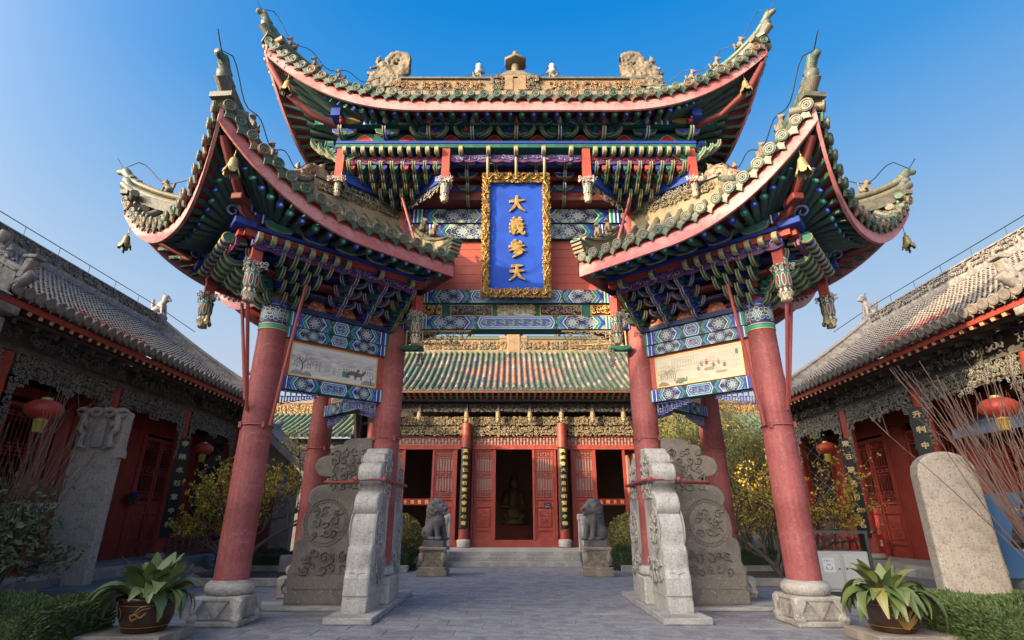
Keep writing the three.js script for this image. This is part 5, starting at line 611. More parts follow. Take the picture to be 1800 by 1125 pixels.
for (const s of [-1, 1]) {
  structure('column_slab', new GB().rbox(.76, .1, 3.5, s * 2.62, .05, -11.05, .02), mat.grayStone); structure('column_slab', new GB().rbox(1.9, .07, .8, s * 3.98, .035, -11.05, .02), mat.grayStone);
  const side = s < 0 ? 'beside the galloping-horse picture panel' : 'beside the pale garden picture panel';
  drumStone(s * XM, ZM, 0, .84, mat.whiteStone, 'pale carved drum stone facing the courtyard, ' + side, .9); drumStone(s * XM, ZM, PI, .84, mat.whiteStone, 'pale carved drum stone facing the hall, ' + side, .88); drumStone(s * XM, ZM, s * PI / 2, 1, mat.brownStone, 'dark brown carved drum stone between archway columns, ' + side, .98);
  const b = single('iron_strap', 'red iron strap round the drum stones ' + side, 'strap', new GB().tube([V(s * 2.38, 2.2, -10.0), V(s * 2.9, 2.2, -10.0), V(s * 2.92, 2.2, -10.83), V(s * 3.72, 2.2, -10.83), V(s * 3.72, 2.2, -11.27), V(s * 2.92, 2.2, -11.27), V(s * 2.92, 2.2, -12.1), V(s * 2.38, 2.2, -12.1), V(s * 2.38, 2.2, -10.0)], .032, 0, 6).sph(.05, s * 2.38, 2.2, -10.0).sph(.05, s * 2.9, 2.2, -10.0), mat.rod);
}
// ---------------------------------------------------------------- main hall behind the archway
const colorGeo = (g, fn) => { g = g.index ? g.toNonIndexed() : g; const p = g.attributes.position, c = new Float32Array(p.count * 3); for (let i = 0; i < p.count; i += 3) { const q = fn((p.getX(i) + p.getX(i + 1) + p.getX(i + 2)) / 3, (p.getY(i) + p.getY(i + 1) + p.getY(i + 2)) / 3, (p.getZ(i) + p.getZ(i + 1) + p.getZ(i + 2)) / 3); for (let k = 0; k < 3; k++) c.set(q, (i + k) * 3); } g.setAttribute('color', new THREE.BufferAttribute(c, 3)); return g; };
mat.tileVC = surf({ c: [1, 1, 1], c2: [.72, .7, .66], patch: 8, grain: .25, tile: .4, bump: .003, rough: .5, vertexColors: true });
// one row of round cover tiles along a slope: overlapping segments, each a little flared
function tileRow(P, nseg, r, seg = 6) { const pts = [], rad = []; for (let k = 0; k < nseg; k++) { pts.push(P(k / nseg), P((k + .985) / nseg)); rad.push(r * 1.1, r * .93); } return tubeGeo(pts, rad, seg, false); }
// door leaf with lattice above and panels below, local: x across, y up from 0, front +z
function doorLeaf(parent, w, h, m, o = {}) {
  const leaf = part('door_leaf', new GB().box(w, h * .44, .03, 0, h * .22, -.03).box(.08, h, .07, -w / 2 + .04, h / 2, 0).box(.08, h, .07, w / 2 - .04, h / 2, 0).box(w, .09, .07, 0, h - .045, .002).box(w, .1, .07, 0, .05, .002).box(w, .08, .068, 0, h * .44, .002).box(w, .07, .068, 0, h * .36, .002).box(w, .07, .068, 0, h * .11, .002).rbox(w - .28, h * .19, .05, 0, h * .235, 0, .02), m, parent);
  const L = new GB(), y0 = h * .46, y1 = h - .12, n = Math.round((w - .2) / .11), iw = w - .18; for (let i = 0; i <= n; i++) L.box(.018, y1 - y0, .03, -iw / 2 + i * iw / n, (y0 + y1) / 2, .012);
  for (const [a, b] of o.bands || [[.0, .14], [.43, .57], [.86, 1]]) { for (let j = 0; j <= 3; j++) L.box(iw, .018, .032, 0, lerp(y0, y1, lerp(a, b, j / 3)), .013); for (let i = 0; i < n; i += 2) L.box(.05, .05, .03, -iw / 2 + (i + .5) * iw / n, lerp(y0, y1, (a + b) / 2), .012); }
  part('lattice', L, o.lm || m, leaf); if (!o.open) part('lattice_back', new GB().box(iw, y1 - y0, .008, 0, (y0 + y1) / 2, -.011), mat.latBack, leaf); const c = part('panel_carving', carving(w - .34, h * .16, 31, { cell: .14, tk: .008, depth: .004, blobs: .5 }), m, leaf); c.position.set(0, h * .315, .026); return leaf;
}
mat.latBack = plain(.27, .17, .15, .8);
const HZ = -24;
{
  structure('hall_terrace', new GB().box(16, .47, 9.6, 0, .235, -25.7), mat.grayStone);
  for (let i = 0; i < 2; i++) for (let k = 0; k < 4; k++) { const st = i ? null : null; }
  const steps = structure('hall_steps'); for (let i = 0; i < 2; i++) for (let k = 0; k < 4; k++) part('step_stone', new GB().rbox(1.165, .16, .38, -1.755 + k * 1.17, .08 + i * .16, -20.5 - i * .3, .012), mat.grayStone, steps); part('step_stone', new GB().rbox(4.7, .15, .12, 0, .395, -20.85, .01), mat.grayStone, steps);
  const hall = thing('guild_hall', 'red guild hall with green glazed tile roof and open carved doors behind the archway', 'hall');
  const colG = metreUV(new GB().cyl(.21, .2, 4.9, 0, 2.75, 0, 24).geo()), baseG = metreUV(new GB().lathe([[0, 0], [.24, 0], [.27, .06], [.25, .14], [.28, .24], [.23, .32], [0, .32]], 0, 0, 0, 20).geo()); keepUV.add(colG).add(baseG);
  for (const x of [-6.2, -2.08, 2.08, 6.2]) { const c = part('column', colG, mat.redDoor, hall); c.position.set(x, .3, HZ + .35); part('column_base', baseG, mat.whiteStone, c).position.y = .17; }
  part('sill', new GB().rbox(13, .28, .16, 0, .61, HZ, .01), mat.redDoor, hall); part('lintel', new GB().rbox(13, .2, .22, 0, 4.52, HZ, .01).box(13, .12, .2, 0, 5.03, HZ), mat.red, hall);
  const lat = new GB(), R = rng(8); for (let i = 0; i < 90; i++) { const x = -6.4 + i * .1435; lat.box(.02, .36, .04, x, 4.79, HZ + .04); if (i % 2) lat.box(.13, .02, .04, x + .07, 4.86, HZ + .04); else lat.box(.13, .02, .04, x + .07, 4.72, HZ + .04); } part('transom_lattice', lat, mat.redDoor, hall); part('transom_board', new GB().box(13, .4, .04, 0, 4.79, HZ), mat.latPale, hall);
  for (const [x, w, ry] of [[-1.3, .84, 0], [1.3, .84, 0], [-3.02, .9, 0], [3.02, .9, 0], [-5.2, .8, 0], [5.3, .8, -.5]]) { const l = doorLeaf(hall, w, 3.7, mat.redDoor, { lm: mat.redDoor }); at(l, x, .74, HZ - (ry ? .2 : 0), ry); }
  for (const x of [-1.78, 1.78, -.84, .84, -2.52, 2.52, -3.5, 3.5, -4.78, 4.78, -5.7, 5.75]) part('jamb', new GB().box(.09, 3.75, .16, x, 2.6, HZ), mat.redDoor, hall);
  for (const s of [-1, 1]) part('jamb_board', new GB().box(.6, 3.8, .1, s * 6.1, 2.6, HZ), mat.redDoor, hall);
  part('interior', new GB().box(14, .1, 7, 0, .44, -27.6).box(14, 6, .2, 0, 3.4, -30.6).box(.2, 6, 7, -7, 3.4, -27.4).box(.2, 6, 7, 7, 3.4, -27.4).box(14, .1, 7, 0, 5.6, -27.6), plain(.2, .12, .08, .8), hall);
  part('wall_gable', new GB().box(.3, 5.8, 6.6, -6.95, 3.2, -27.2).box(.3, 5.8, 6.6, 6.95, 3.2, -27.2), mat.wallGray, hall);
  // carved friezes under the eave
  for (const [y, h, z, m, sd] of [[5.42, .42, .14, mat.tanCarve, 1], [5.82, .36, .2, mat.tanCarve, 2], [6.34, .34, .5, mat.darkCarve, 3]]) { for (const [i, x] of [-4.15, 0, 4.15].entries()) { const c = part('carved_frieze', carving(4.05, h, 100 + sd * 10 + i, { cell: .13, tk: .022, depth: .06, blobs: 1 }), m, hall); c.position.set(x, y, HZ + z); } part('frieze_board', new GB().box(13, h + .02, .06, 0, y - h / 2, HZ + z - .07), mat.darkWood, hall); }
  for (const x of [-5.2, -4.15, -2.08, -.7, .7, 2.08, 3.45, 4.8, 6.1]) { const p = part('pendant_post', new GB().box(.1, .5, .1, x, 6.05, HZ + .55), mat.darkCarve, hall); const l = part('carved_pendant', lotusGeo, mat.tanCarve, p); l.position.set(x, 5.98, HZ + .55); l.scale.setScalar(.75); }
  part('attic_board', new GB().box(13.9, 1.2, .08, 0, 6.75, HZ + .3).add(extrude([[-24, 4], [-30.4, 4], [-30.4, 6.4], [-27.2, 9.7], [-22.7, 6.6]].map(([z, y]) => [-z, y]), .1, 0), M4(-6.9, 0, 0, 0, PI / 2, 0)).add(extrude([[-24, 4], [-30.4, 4], [-30.4, 6.4], [-27.2, 9.7], [-22.7, 6.6]].map(([z, y]) => [-z, y]), .1, 0), M4(6.9, 0, 0, 0, PI / 2, 0)), mat.darkWood, hall); part('roof_deck', sheet([[V(-7.05, 9.8, -27.2), V(7.05, 9.8, -27.2)], [V(-7.05, 6.4, -31), V(7.05, 6.4, -31)]]), mat.grayTile[1], hall);
  part('eave_beam', new GB().box(13.6, .16, .16, 0, 6.5, HZ + .5).box(13.6, .1, 1.2, 0, 6.6, HZ + .6).cyl(.1, .1, 13.6, 0, 6.5, HZ + .8, 10, 0, 0, PI / 2), mat.darkCarve, hall);
  const EZ = -22.45, EY = 6.6, RZ = -27.2, RY = 9.75, prof = (f) => [lerp(EZ, RZ, f), EY + .12 + (RY - EY) * (.72 * f + .28 * f * f)];
  const raf = new GB(); for (let i = 0; i < 54; i++) { const x = -6.9 + i * .26; raf.box(.09, .09, .9, x, EY - .02, EZ - .4, 0, -.25); } stuff(part('rafters', raf, mat.ochre, hall)); part('eave_board', new GB().box(14.1, .1, .05, 0, EY + .06, EZ + .03), mat.red, hall);
  const rows = []; for (let i = 0; i <= 12; i++) { const [z, y] = prof(i / 12); rows.push([V(-7.05, y, z), V(7.05, y, z)]); } part('roof_deck', sheet(rows), mat.darkSlab, hall);
  const nz = (x, f, s) => fbm((x + 8) / 16, f, 16, s, 3);
  for (let i = 0; i < 51; i++) {
    const x = -6.9 + i * .276, RR = rng(900 + i), tint = Array.from({ length: 13 }, () => RR());
    const g = colorGeo(tileRow((f) => { const [z, y] = prof(f); return V(x, y + .06, z); }, 12, .085, 7), (px, py, pz) => { const f = clamp((EZ - pz) / (EZ - RZ)), k = Math.floor(f * 12), t = tint[k], n = nz(x, Math.floor(f * 12) / 12, 3), dia = Math.abs(x) / 2.6 + Math.abs(f - .48) / .34; let c = dia < 1 ? [.40, .165, .07] : n > .56 ? [.25, .205, .12] : [.115, .165, .075]; if (t > .85) c = [.32, .27, .18]; else if (t < .16 && dia > 1) c = [.085, .155, .09]; const b = .55 + .35 * ((t * 7.3) % 1), gy = (c[0] + c[1] + c[2]) / 3; return c.map((q) => lerp(q, gy, .18) * b); });
    part('tile_row', g, mat.tileVC, hall); const e = part('eave_tile', discPlain, mat.glaze[[0, 1, 0, 5][i % 4]], hall); at(e, x, EY + .16, EZ + .07, 0, .2); if (i < 50) at(part('drip_tile', dripGeo, mat.glaze[[1, 0, 1, 4][(i * 7) % 4]], hall), x + .138, EY + .13, EZ + .06, 0, .2);
  }
  const rp = []; for (let i = 0; i <= 6; i++) rp.push(V(lerp(-6.8, 6.8, i / 6), RY + .05, RZ)); ridgeLine(hall, rp, .95, .3, mat.ridgeOrange, { cap: 1 });
  for (let i = 0; i < 14; i++) { const x = -6.2 + i * .955; part('ridge_panel', carving(.85, .42, 1100 + i, { cell: .15, tk: .035, depth: .05, blobs: 1 }), i % 2 ? mat.ridge : mat.ridgeOrange, hall).position.set(x, RY + .66, RZ + .17); }
  part('ridge_centre', new GB().rbox(1.5, .9, .4, 0, RY + .55, RZ, .05).rbox(.7, 1.15, .5, 0, RY + .6, RZ, .05).add(extrude([[-.45, 0], [.45, 0], [.3, .5], [0, .75], [-.3, .5]], .3, .04), M4(0, RY + 1.1, RZ)), mat.ridgeOrange, hall); for (const s of [-1, 1]) { const b = part('ridge_beast', beastGeo[0], mat.beast, hall); at(b, s * 2.3, RY + 1, RZ, s * -PI / 2); b.scale.setScalar(1.5); }
  // couplet boards on the two middle columns
  for (const [x, txt, lb] of [[-2.08, '英昭地仁君石聖大帝百心尊', 'black curved couplet board with gilt characters beside the open hall door, ending in heart'], [2.08, '英威會大明忠日明賢聖中德', 'black curved couplet board with gilt characters on hall column beside the notice plate']]) {
    const cm = canvasMat(96, 1152, (c, w, h) => { c.fillStyle = '#10171a'; c.fillRect(0, 0, w, h); c.strokeStyle = '#d9b35a'; [...txt].forEach((q, i) => glyph(c, q, 22, 14 + i * 95, 54, 8)); }, .4);
    const b = thing('couplet_board', lb.replace(', ending in heart', ' and clipped bush'), 'couplet', x, 1.2, HZ + .35); const g = new THREE.CylinderGeometry(.235, .235, 3.2, 16, 1, true, -.95, 1.9); part('board', g, cm, b, 'keep').position.y = 1.62; part('board_rim', new GB().box(.42, .05, .06, 0, .0, .18).box(.42, .05, .06, 0, 3.24, .18), mat.board, b);
  }
  const nt = thing('notice_plate', 'small black notice plate with white writing on hall door', 'sign', 1.42, 2.1, HZ + .05); part('plate', new GB().box(.3, .2, .012), canvasMat(128, 84, (c, w, h) => { c.fillStyle = '#1a1216'; c.fillRect(0, 0, w, h); c.strokeStyle = '#e0d8d8'; ['中', '国', '大', '人'].forEach((q, i) => glyph(c, q, 14 + i * 26, 50, 20, 2.5)); c.lineWidth = 4; c.beginPath(); c.moveTo(20, 20); c.bezierCurveTo(50, 5, 60, 35, 100, 22); c.stroke(); }), nt, 'keep');
  for (const s of [-1, 1]) { const b = thing('door_banner', s < 0 ? 'red crossbar with yellow writing across the dark hall doorway behind the lion with raised head' : 'red crossbar with yellow writing across the hall doorway beside the leafy shrub', 'banner', s * 4.15, 2.25, HZ + .02); part('bar', new THREE.BoxGeometry(1.24, .26, .04), canvasMat(320, 64, (c, w, h) => { c.fillStyle = '#8c1620'; c.fillRect(0, 0, w, h); c.strokeStyle = '#d8c050'; (s < 0 ? ['升', '院', '聖', '院'] : ['北', '院', '升', '利']).forEach((q, i) => glyph(c, q, 20 + i * 78, 14, 38, 5)); }), b, 'keep'); }
  // gilded seated statue inside
  const sg = sdf([-.75, 0, -.55], [.75, 2.5, .6], .06, (x, y, z) => { let d = dC(x, y, z, [0, .5, 0], [0, 1.4, 0], .42, .34); for (const s of [-1, 1]) { d = smin(d, dC(x, y, z, [s * .2, .45, 0], [s * .42, .4, .4], .2, .16), .08); d = smin(d, dC(x, y, z, [s * .36, 1.4, 0], [s * .5, .85, .15], .15, .11), .07); d = smin(d, dC(x, y, z, [s * .5, .85, .15], [s * .12, .8, .4], .1, .08), .06); } d = smin(d, dS(x, y, z, 0, 1.95, .03, .24, 1, 1.15, 1), .06); d = smin(d, dS(x, y, z, 0, 2.25, 0, .16), .05); return smin(d, Math.max(Math.hypot(x, z) - .6, Math.abs(y - .15) - .15), .05); });
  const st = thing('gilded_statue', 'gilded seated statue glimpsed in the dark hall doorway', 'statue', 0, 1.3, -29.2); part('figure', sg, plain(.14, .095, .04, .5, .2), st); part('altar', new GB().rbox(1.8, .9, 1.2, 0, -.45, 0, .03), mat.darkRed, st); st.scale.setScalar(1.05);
}
mat.latPale; 
// side halls with glazed roofs, left and right of the main hall
for (const s of [-1, 1]) {
  const h = thing('side_hall', s < 0 ? 'low side hall with green glazed roof behind the yellow flowering shrub' : 'low side hall with green glazed roof behind the sunlit bamboo', 'hall'), x0 = 7.3, x1 = 16, EZ = -24.1, EY = 4.9, RZ = -27.4, RY = 6.5, prof = (f) => [lerp(EZ, RZ, f), EY + .1 + (RY - EY) * (.75 * f + .25 * f * f)];
  part('wall', new GB().box(x1 - x0, 5, .2, s * (x0 + x1) / 2, 2.4, -25.2), mat.wallGray, h); part('door_panel', new GB().box(1.4, 3.2, .1, s * 8.35, 2.1, -25.05).box(1.7, .2, .16, s * 8.35, 3.75, -25.03).box(.16, 3.4, .16, s * 7.6, 2, -25.03).box(.16, 3.4, .16, s * 9.08, 2, -25.03), mat.redDoor, h); const L = new GB(); for (let i = 0; i < 11; i++) { L.box(.02, .9, .03, s * 8.35 - .6 + i * .12, 3.05, -24.98); if (i < 7) L.box(1.2, .02, .03, s * 8.35, 2.6 + i * .15, -24.98); } part('lattice', L, mat.tanCarve, h);
  const c = part('column', new GB().cyl(.2, .2, 4.4, s * 7.05, 2.7, -24.5, 20), mat.red, h); part('capital', new GB().rbox(.5, .34, .4, s * 7.05, 5.0, -24.4, .03).rbox(.3, .3, .3, s * 7.05, 5.3, -24.2, .03), mat.tanCarve, h);
  part('attic_board', new GB().box(x1 - x0, .5, 6, s * (x0 + x1) / 2, 4.75, -27.7), mat.darkWood, h); part('eave_beam', new GB().box(x1 - x0, .3, .5, s * (x0 + x1) / 2, 4.7, -24.9), mat.darkCarve, h);
  const rr = []; for (let i = 0; i <= 6; i++) { const [z, y] = prof(i / 6); rr.push([V(s * (x0 - .1), y, z), V(s * x1, y, z)]); } part('roof_deck', sheet(rr), mat.grayTile[1], h);
  const n = Math.floor((x1 - x0) / .28); for (let i = 0; i < n; i++) { const x = s * (x0 + i * .28), RR = rng(50 + i); part('tile_row', colorGeo(tileRow((f) => { const [z, y] = prof(f); return V(x, y + .06, z); }, 8, .085, 7), () => (RR() > .75 ? [.2, .2, .13] : [.075, .15, .105])), mat.tileVC, h); at(part('eave_tile', discPlain, mat.glaze[i % 2], h), x, EY + .14, EZ + .06, 0, .2); }
  const rp = [V(s * (x0 + .2), RY, RZ), V(s * (x0 + x1) / 2, RY, RZ), V(s * x1, RY, RZ)]; ridgeLine(h, rp, .8, .3, mat.ridgeOrange, { cap: 3 }); for (let i = 0; i < 8; i++) part('ridge_panel', carving(.95, .4, 1300 + i, { cell: .16, tk: .035, depth: .04, blobs: 1 }), mat.ochre, h).position.set(s * (x0 + .8 + i * 1.0), RY + .55, RZ + .17);
}
// grey-tiled garden gate seen gable-on beyond the columns
for (const s of [-1, 1]) {
  const g = thing('garden_gate', s < 0 ? 'small garden gate with grey tiled gable beyond the yellow shrub' : 'rubble rockwork gable beyond the bamboo', 'gate', s * 9.0, 0, -19.9);
  if (s > 0) { const rk = sdf([-.9, -.1, -.8], [.9, 5.9, .8], .16, (x, y, z) => Math.max(Math.hypot(x * 1.2, z) - .75 + y * .07, y - 5.5 + .6 * x) - .5 * (noise3(x * 2.2, y * 1.6, z * 2.2) - .5)); part('rockwork', rk, mat.tanStone, g); g.position.set(8.7, 0, -22.8); g.userData.label = 'tall tan rockwork behind the bamboo'; g.userData.category = 'rock'; g.name = 'garden_rock'; continue; }
  const pw = 1.25, ap = 4.75; part('wall', new GB().add(extrude([[-pw, 0], [pw, 0], [pw, 3.1], [0, 4.4], [-pw, 3.1]], .3, .01)), mat.wallGray, g); part('door_leaf', new GB().box(.58, 2.4, .06, -.3, 1.2, .17).box(.58, 2.4, .06, .3, 1.2, .17), mat.darkRed, g);
  for (const q of [-1, 1]) { const P = (f) => V(q * lerp(0, 1.75, f), ap - 1.75 * f + .35 * f * f, 0); const D = []; for (let i = 0; i <= 6; i++) { const p = P(i / 6); D.push([V(p.x, p.y, .7), V(p.x, p.y, -.7)]); } part('roof_deck', sheet(D), mat.grayTile[1], g); for (let i = 0; i < 7; i++) part('tile_row', tileRow((f) => { const p = P(f); return V(p.x, p.y + .05, .66 - i * .22); }, 7, .07, 6), mat.grayTile[i % 4], g); part('bargeboard', sweep([0, .25, .5, .75, 1].map((f) => P(f).add(V(0, -.3, .72))), Array(5).fill(V(0, 0, 1)), -.03, .03, 0, .26), mat.wallGray, g); }
  part('ridge', tubeGeo(curve([V(0, ap + .3, .9), V(0, ap + .1, .5), V(0, ap + .1, -.5), V(0, ap + .3, -.9)], 10), .11, 7), mat.grayTile[1], g);
}
// ---------------------------------------------------------------- flanking galleries

function gallery(s) {
  const side = s < 0, b = thing('side_gallery', side ? 'shaded grey-roofed gallery behind the stele with dragon-carved top' : 'sunlit grey-roofed gallery behind the round-topped stele', 'gallery');
  const PX = 10, WX = 11.2, EX = 9.0, EY = 5.12, RX = 13, RY = 8.05, Z0 = -8.6, Z1 = -19.5, X = (x) => s * x;
  structure('gallery_terrace', new GB().box(8, .5, Z0 - Z1 + 2.4, X(13.4), .25, (Z0 + Z1) / 2), mat.grayStone);
  // pillars with stone feet
  for (const z of [-10, -13.1, -16.2, -19.25]) { const p = part('pillar', new GB().cyl(.17, .155, 4.1, X(PX), 2.55, z, 22), mat.red, b); part('pillar_foot', new GB().lathe([[0, 0], [.24, 0], [.26, .08], [.2, .16], [0, .16]], X(PX), .5, z, 18), mat.grayStone, p); }
  // carved frieze with scalloped hangings
  for (const [za, zb, i] of [[-8.7, -9.85, 0], [-10.15, -12.95, 1], [-13.25, -16.05, 2], [-16.35, -19.1, 3]]) {
    const L = Math.abs(zb - za), zc = (za + zb) / 2, ed = (x) => { const f = Math.abs(x) / (L / 2); return f > .86 ? -1.5 : f > .72 ? -.62 : f < .16 ? -.58 : -.42; };
    const c = part('carved_frieze', carving(L, i ? 1.55 : .5, 1400 + i + (side ? 0 : 10), { cell: .09, tk: .015, depth: .04, edge: ed, blobs: 1 }), mat.mixCarve, b); at(c, X(PX - .1), 4.62, zc, side ? PI / 2 : -PI / 2);
    part('frieze_board', new GB().box(.05, .4, L, X(PX), 4.42, zc), mat.darkWood, b); part('frieze_rail', new GB().box(.2, .12, L + .3, X(PX - .03), 4.68, zc), mat.darkCarve, b);
    const c2 = part('bracket_frieze', carving(L, .42, 1440 + i, { cell: .16, tk: .026, depth: .1, blobs: .9 }), mat.darkCarve, b); at(c2, X(PX - .25), 5.16, zc, side ? PI / 2 : -PI / 2);
  }
  part('eave_purlin', new GB().box(.3, .5, 10.9, X(PX + .1), 4.98, (Z0 + Z1) / 2).cyl(.1, .1, 10.9, X(PX - .4), 5.22, (Z0 + Z1) / 2, 10, PI / 2), mat.darkWood, b);
  for (let i = 0; i < 43; i++) { const z = Z0 - .15 - i * .253, r = part('rafter', new GB().box(.95, .085, .085, X(9.5), 5.22, z, 0, 0, s * .28), [mat.darkRed][0], b); part('rafter_end', new GB().box(.012, .084, .084, X(9.035), 5.09, z, 0, 0, s * .28), i % 2 ? mat.paleEnd : mat.paleEnd, r); if (i % 2) part('lower_rafter', new GB().box(.5, .085, .085, X(9.65), 5.08, z + .12, 0, 0, s * .28), mat.darkWood, b); }
  part('eave_board', new GB().box(.05, .12, 10.9, X(EX + .02), EY + .06, (Z0 + Z1) / 2), mat.red, b);
  // roof
  const prof = (f) => [lerp(EX - .1, RX, f), EY + .16 + (RY - EY - .16) * (.78 * f + .22 * f * f)];
  const D = []; for (let i = 0; i <= 10; i++) { const [x, y] = prof(i / 10); D.push([V(X(x), y, Z0), V(X(x), y, Z1)]); } part('roof_deck', sheet(D), mat.grayTile[1], b); for (const z of [Z0 - .05, Z1 + .05]) part('gable_wall', new GB().add(extrude([[9.4, 4.4], [16.9, 4.4], [16.9, 5.0], [13, 7.7], [9.0, 5.15]].map(([x, y]) => [s * x, y]), .1, 0), M4(0, 0, z)), mat.wallGray, b); part('roof_deck', sheet([[V(X(RX), RY, Z0), V(X(RX), RY, Z1)], [V(X(17), EY, Z0), V(X(17), EY, Z1)]]), mat.grayTile[0], b);
  const rows = [0, 1, 2, 3].map(() => new GB()), red = new GB(), R = rng(side ? 61 : 62), n = 74;
  for (let i = 0; i < n; i++) { const z = Z0 - .1 - i * (Z0 - Z1 - .2) / (n - 1), P = (f) => { const [x, y] = prof(f); return V(X(x), y - .006, z); }; const K = 26; for (let k = 0; k < K; k++) { const f0 = k / K, rd = Math.abs((i / n) - (side ? .42 : .45) - (k / K - .42) * .28) < .12 && k > 7 && k < (side ? 11 : 13); const dy = R() * .012; const g = tubeGeo([P(f0).add(V(0, dy, 0)), P(f0 + .98 / K).add(V(0, dy - .012, 0))], [.062, .05], 6, false); (rd && R() > .15 ? red : rows[Math.floor(R() * 4)]).add(g); } }
  rows.forEach((g, i) => stuff(part('roof_tiles', g, mat.grayTile[i], b))); stuff(part('red_roof_tiles', red, mat.redTile, b));
  const ne = 46; for (let i = 0; i < ne; i++) { const z = Z0 - .1 - i * (Z0 - Z1 - .2) / (ne - 1); at(part('eave_tile', discPlain, mat.grayTile[i % 4], b), X(EX - .14), EY + .24, z, -s * PI / 2, .25).scale.set(1.15, 1.15, .7); if (i < ne - 1) at(part('drip_tile', dripGeo, mat.grayTile[(i * 3) % 4], b), X(EX - .1), EY + .2, z - .118, -s * PI / 2, .25).scale.set(.62, .7, .6); }
  const rp = []; for (let i = 0; i <= 8; i++) rp.push(V(X(RX), RY - .02, lerp(Z0 - .2, -18.1, i / 8))); ridgeLine(b, rp, .5, .3, mat.grayCarve, { cap: 4 }); b.children.filter((c) => c.name.startsWith('ridge_')).forEach((c) => { c.material = mat.grayCarve; });
  for (let i = 0; i < 12; i++) at(part('ridge_panel', carving(.66, .24, 1500 + i, { cell: .1, tk: .024, depth: .05, blobs: 1 }), mat.grayCarve, b), X(RX - .17), RY + .36, Z0 - .7 - i * .78, -s * PI / 2);
  // lightning wire on posts along the ridge
  part('lightning_wire', tubeGeo([V(X(RX), RY + .76, Z0), V(X(RX), RY + .76, -18.1), V(X(12.2), RY + .2, -19.3)], .014, 4), mat.wire, b); for (let i = 0; i < 9; i++) part('wire_post', tubeGeo([V(X(RX), RY + .5, Z0 - .4 - i * 1.15), V(X(RX), RY + .76, Z0 - .4 - i * 1.15)], .01, 4), mat.wire, b);
  // seated figure at the ridge end, gable ridges stepping down, scroll finial
  const fig = part('ridge_figure', beastGeo[1], mat.grayCarve, b); at(fig, X(RX), RY + .42, -18.25, -s * PI / 2); fig.scale.set(1.9, 2.3, 1.9); part('ridge_block', new GB().rbox(.4, .6, .5, X(RX), RY + .2, -18.25, .05), mat.grayCarve, b);
  for (const [ze, near] of [[-19.3, 0], [Z0 - .1, 1]]) { const gp = []; for (let i = 0; i <= 10; i++) { const f = i / 10, [x, y] = prof(1 - f); gp.push(V(X(x), y + .06, near ? ze : lerp(-18.3, ze, Math.min(1, f * 1.6)))); } const k0 = b.children.length; ridgeLine(b, gp, .4, .2, mat.grayCarve, {}); b.children.slice(k0).forEach((c) => { c.material = mat.grayCarve; });
    const e = gp[8], c = new GB(), [sp, r] = spiral(0, .25, 0, .3, 1.1, s, s > 0 ? PI : 0, .1, 14); c.add(tubeGeo(sp, r, 7)); c.rbox(.5, .2, .26, 0, 0, 0, .04); at(part('ridge_scroll', c, mat.grayCarve, b), e.x, e.y + .45, e.z);
    if (near) for (const [f, k] of [[.55, 0], [.68, 1], [.82, 0]]) { const p = sampleAt(gp, f); at(part('ridge_beast', beastGeo[k], mat.grayCarve, b), p.x, p.y + .42, p.z, -s * PI / 2); } if (near) { const q = gp[10]; part('ridge_tip', new GB().rbox(.13, .4, .2, q.x - s * .1, q.y + .4, q.z, .03, 0, 0, s * .3).rbox(.26, .07, .24, q.x - s * .16, q.y + .62, q.z, .02).tube(curve([V(q.x + s * .3, q.y + .1, q.z), V(q.x, q.y + .12, q.z), V(q.x - s * .25, q.y + .3, q.z)], 8), .1, 0, 8), mat.grayCarve, b); const dg = part('ridge_dragon', dragonGeo, mat.grayCarve, b); at(dg, q.x + s * .5, q.y + .3, q.z, s < 0 ? PI : 0); dg.scale.setScalar(.62); } }
  // carved brick end pier
  const pier = part('end_pier', new GB().rbox(.6, 3.6, .5, X(9.75), 2.2, -8.6, .02).rbox(.72, .3, .6, X(9.75), 3.55, -8.6, .03).rbox(.66, .5, .56, X(9.72), 4.1, -8.6, .03).rbox(.8, .2, .66, X(9.66), 4.45, -8.6, .03).rbox(.95, .3, .7, X(9.6), 4.75, -8.6, .04).rbox(1.1, .16, .76, X(9.5), 5.02, -8.6, .03), mat.grayCarve, b); part('pier_carving', new GB().add(carving(.46, .42, 1601, { cell: .13, tk: .03, depth: .05, blobs: 1 }), M4(X(9.41), 4.3, -8.6, 0, -s * PI / 2, 0)).add(carving(.44, .42, 1602, { cell: .13, tk: .03, depth: .05, blobs: 1 }), M4(X(9.43), 3.3, -8.6, 0, -s * PI / 2, 0)).add(carving(.5, .4, 1603, { cell: .13, tk: .03, depth: .05, blobs: 1 }), M4(X(9.75), 4.3, -8.3)), mat.grayCarve, pier);
  // back wall and fronts
  part('back_wall', new GB().box(.2, 6, 11, X(16.5), 3, (Z0 + Z1) / 2).box(6.6, 5, .2, X(13.2), 2.5, -19.5).box(6.6, 5, .2, X(13.2), 2.5, Z0 - .1), mat.wallGray, b); part('gallery_ceiling', new GB().box(6.6, .08, 10.8, X(13.2), 4.95, (Z0 + Z1) / 2), mat.darkWood, b);
  const yF = -s * PI / 2, front = (z, w, h, y = .5, x = WX) => { const l = doorLeaf(b, w, h, mat.redDoor, { open: true }); at(l, X(x), y, z, yF); return l; };
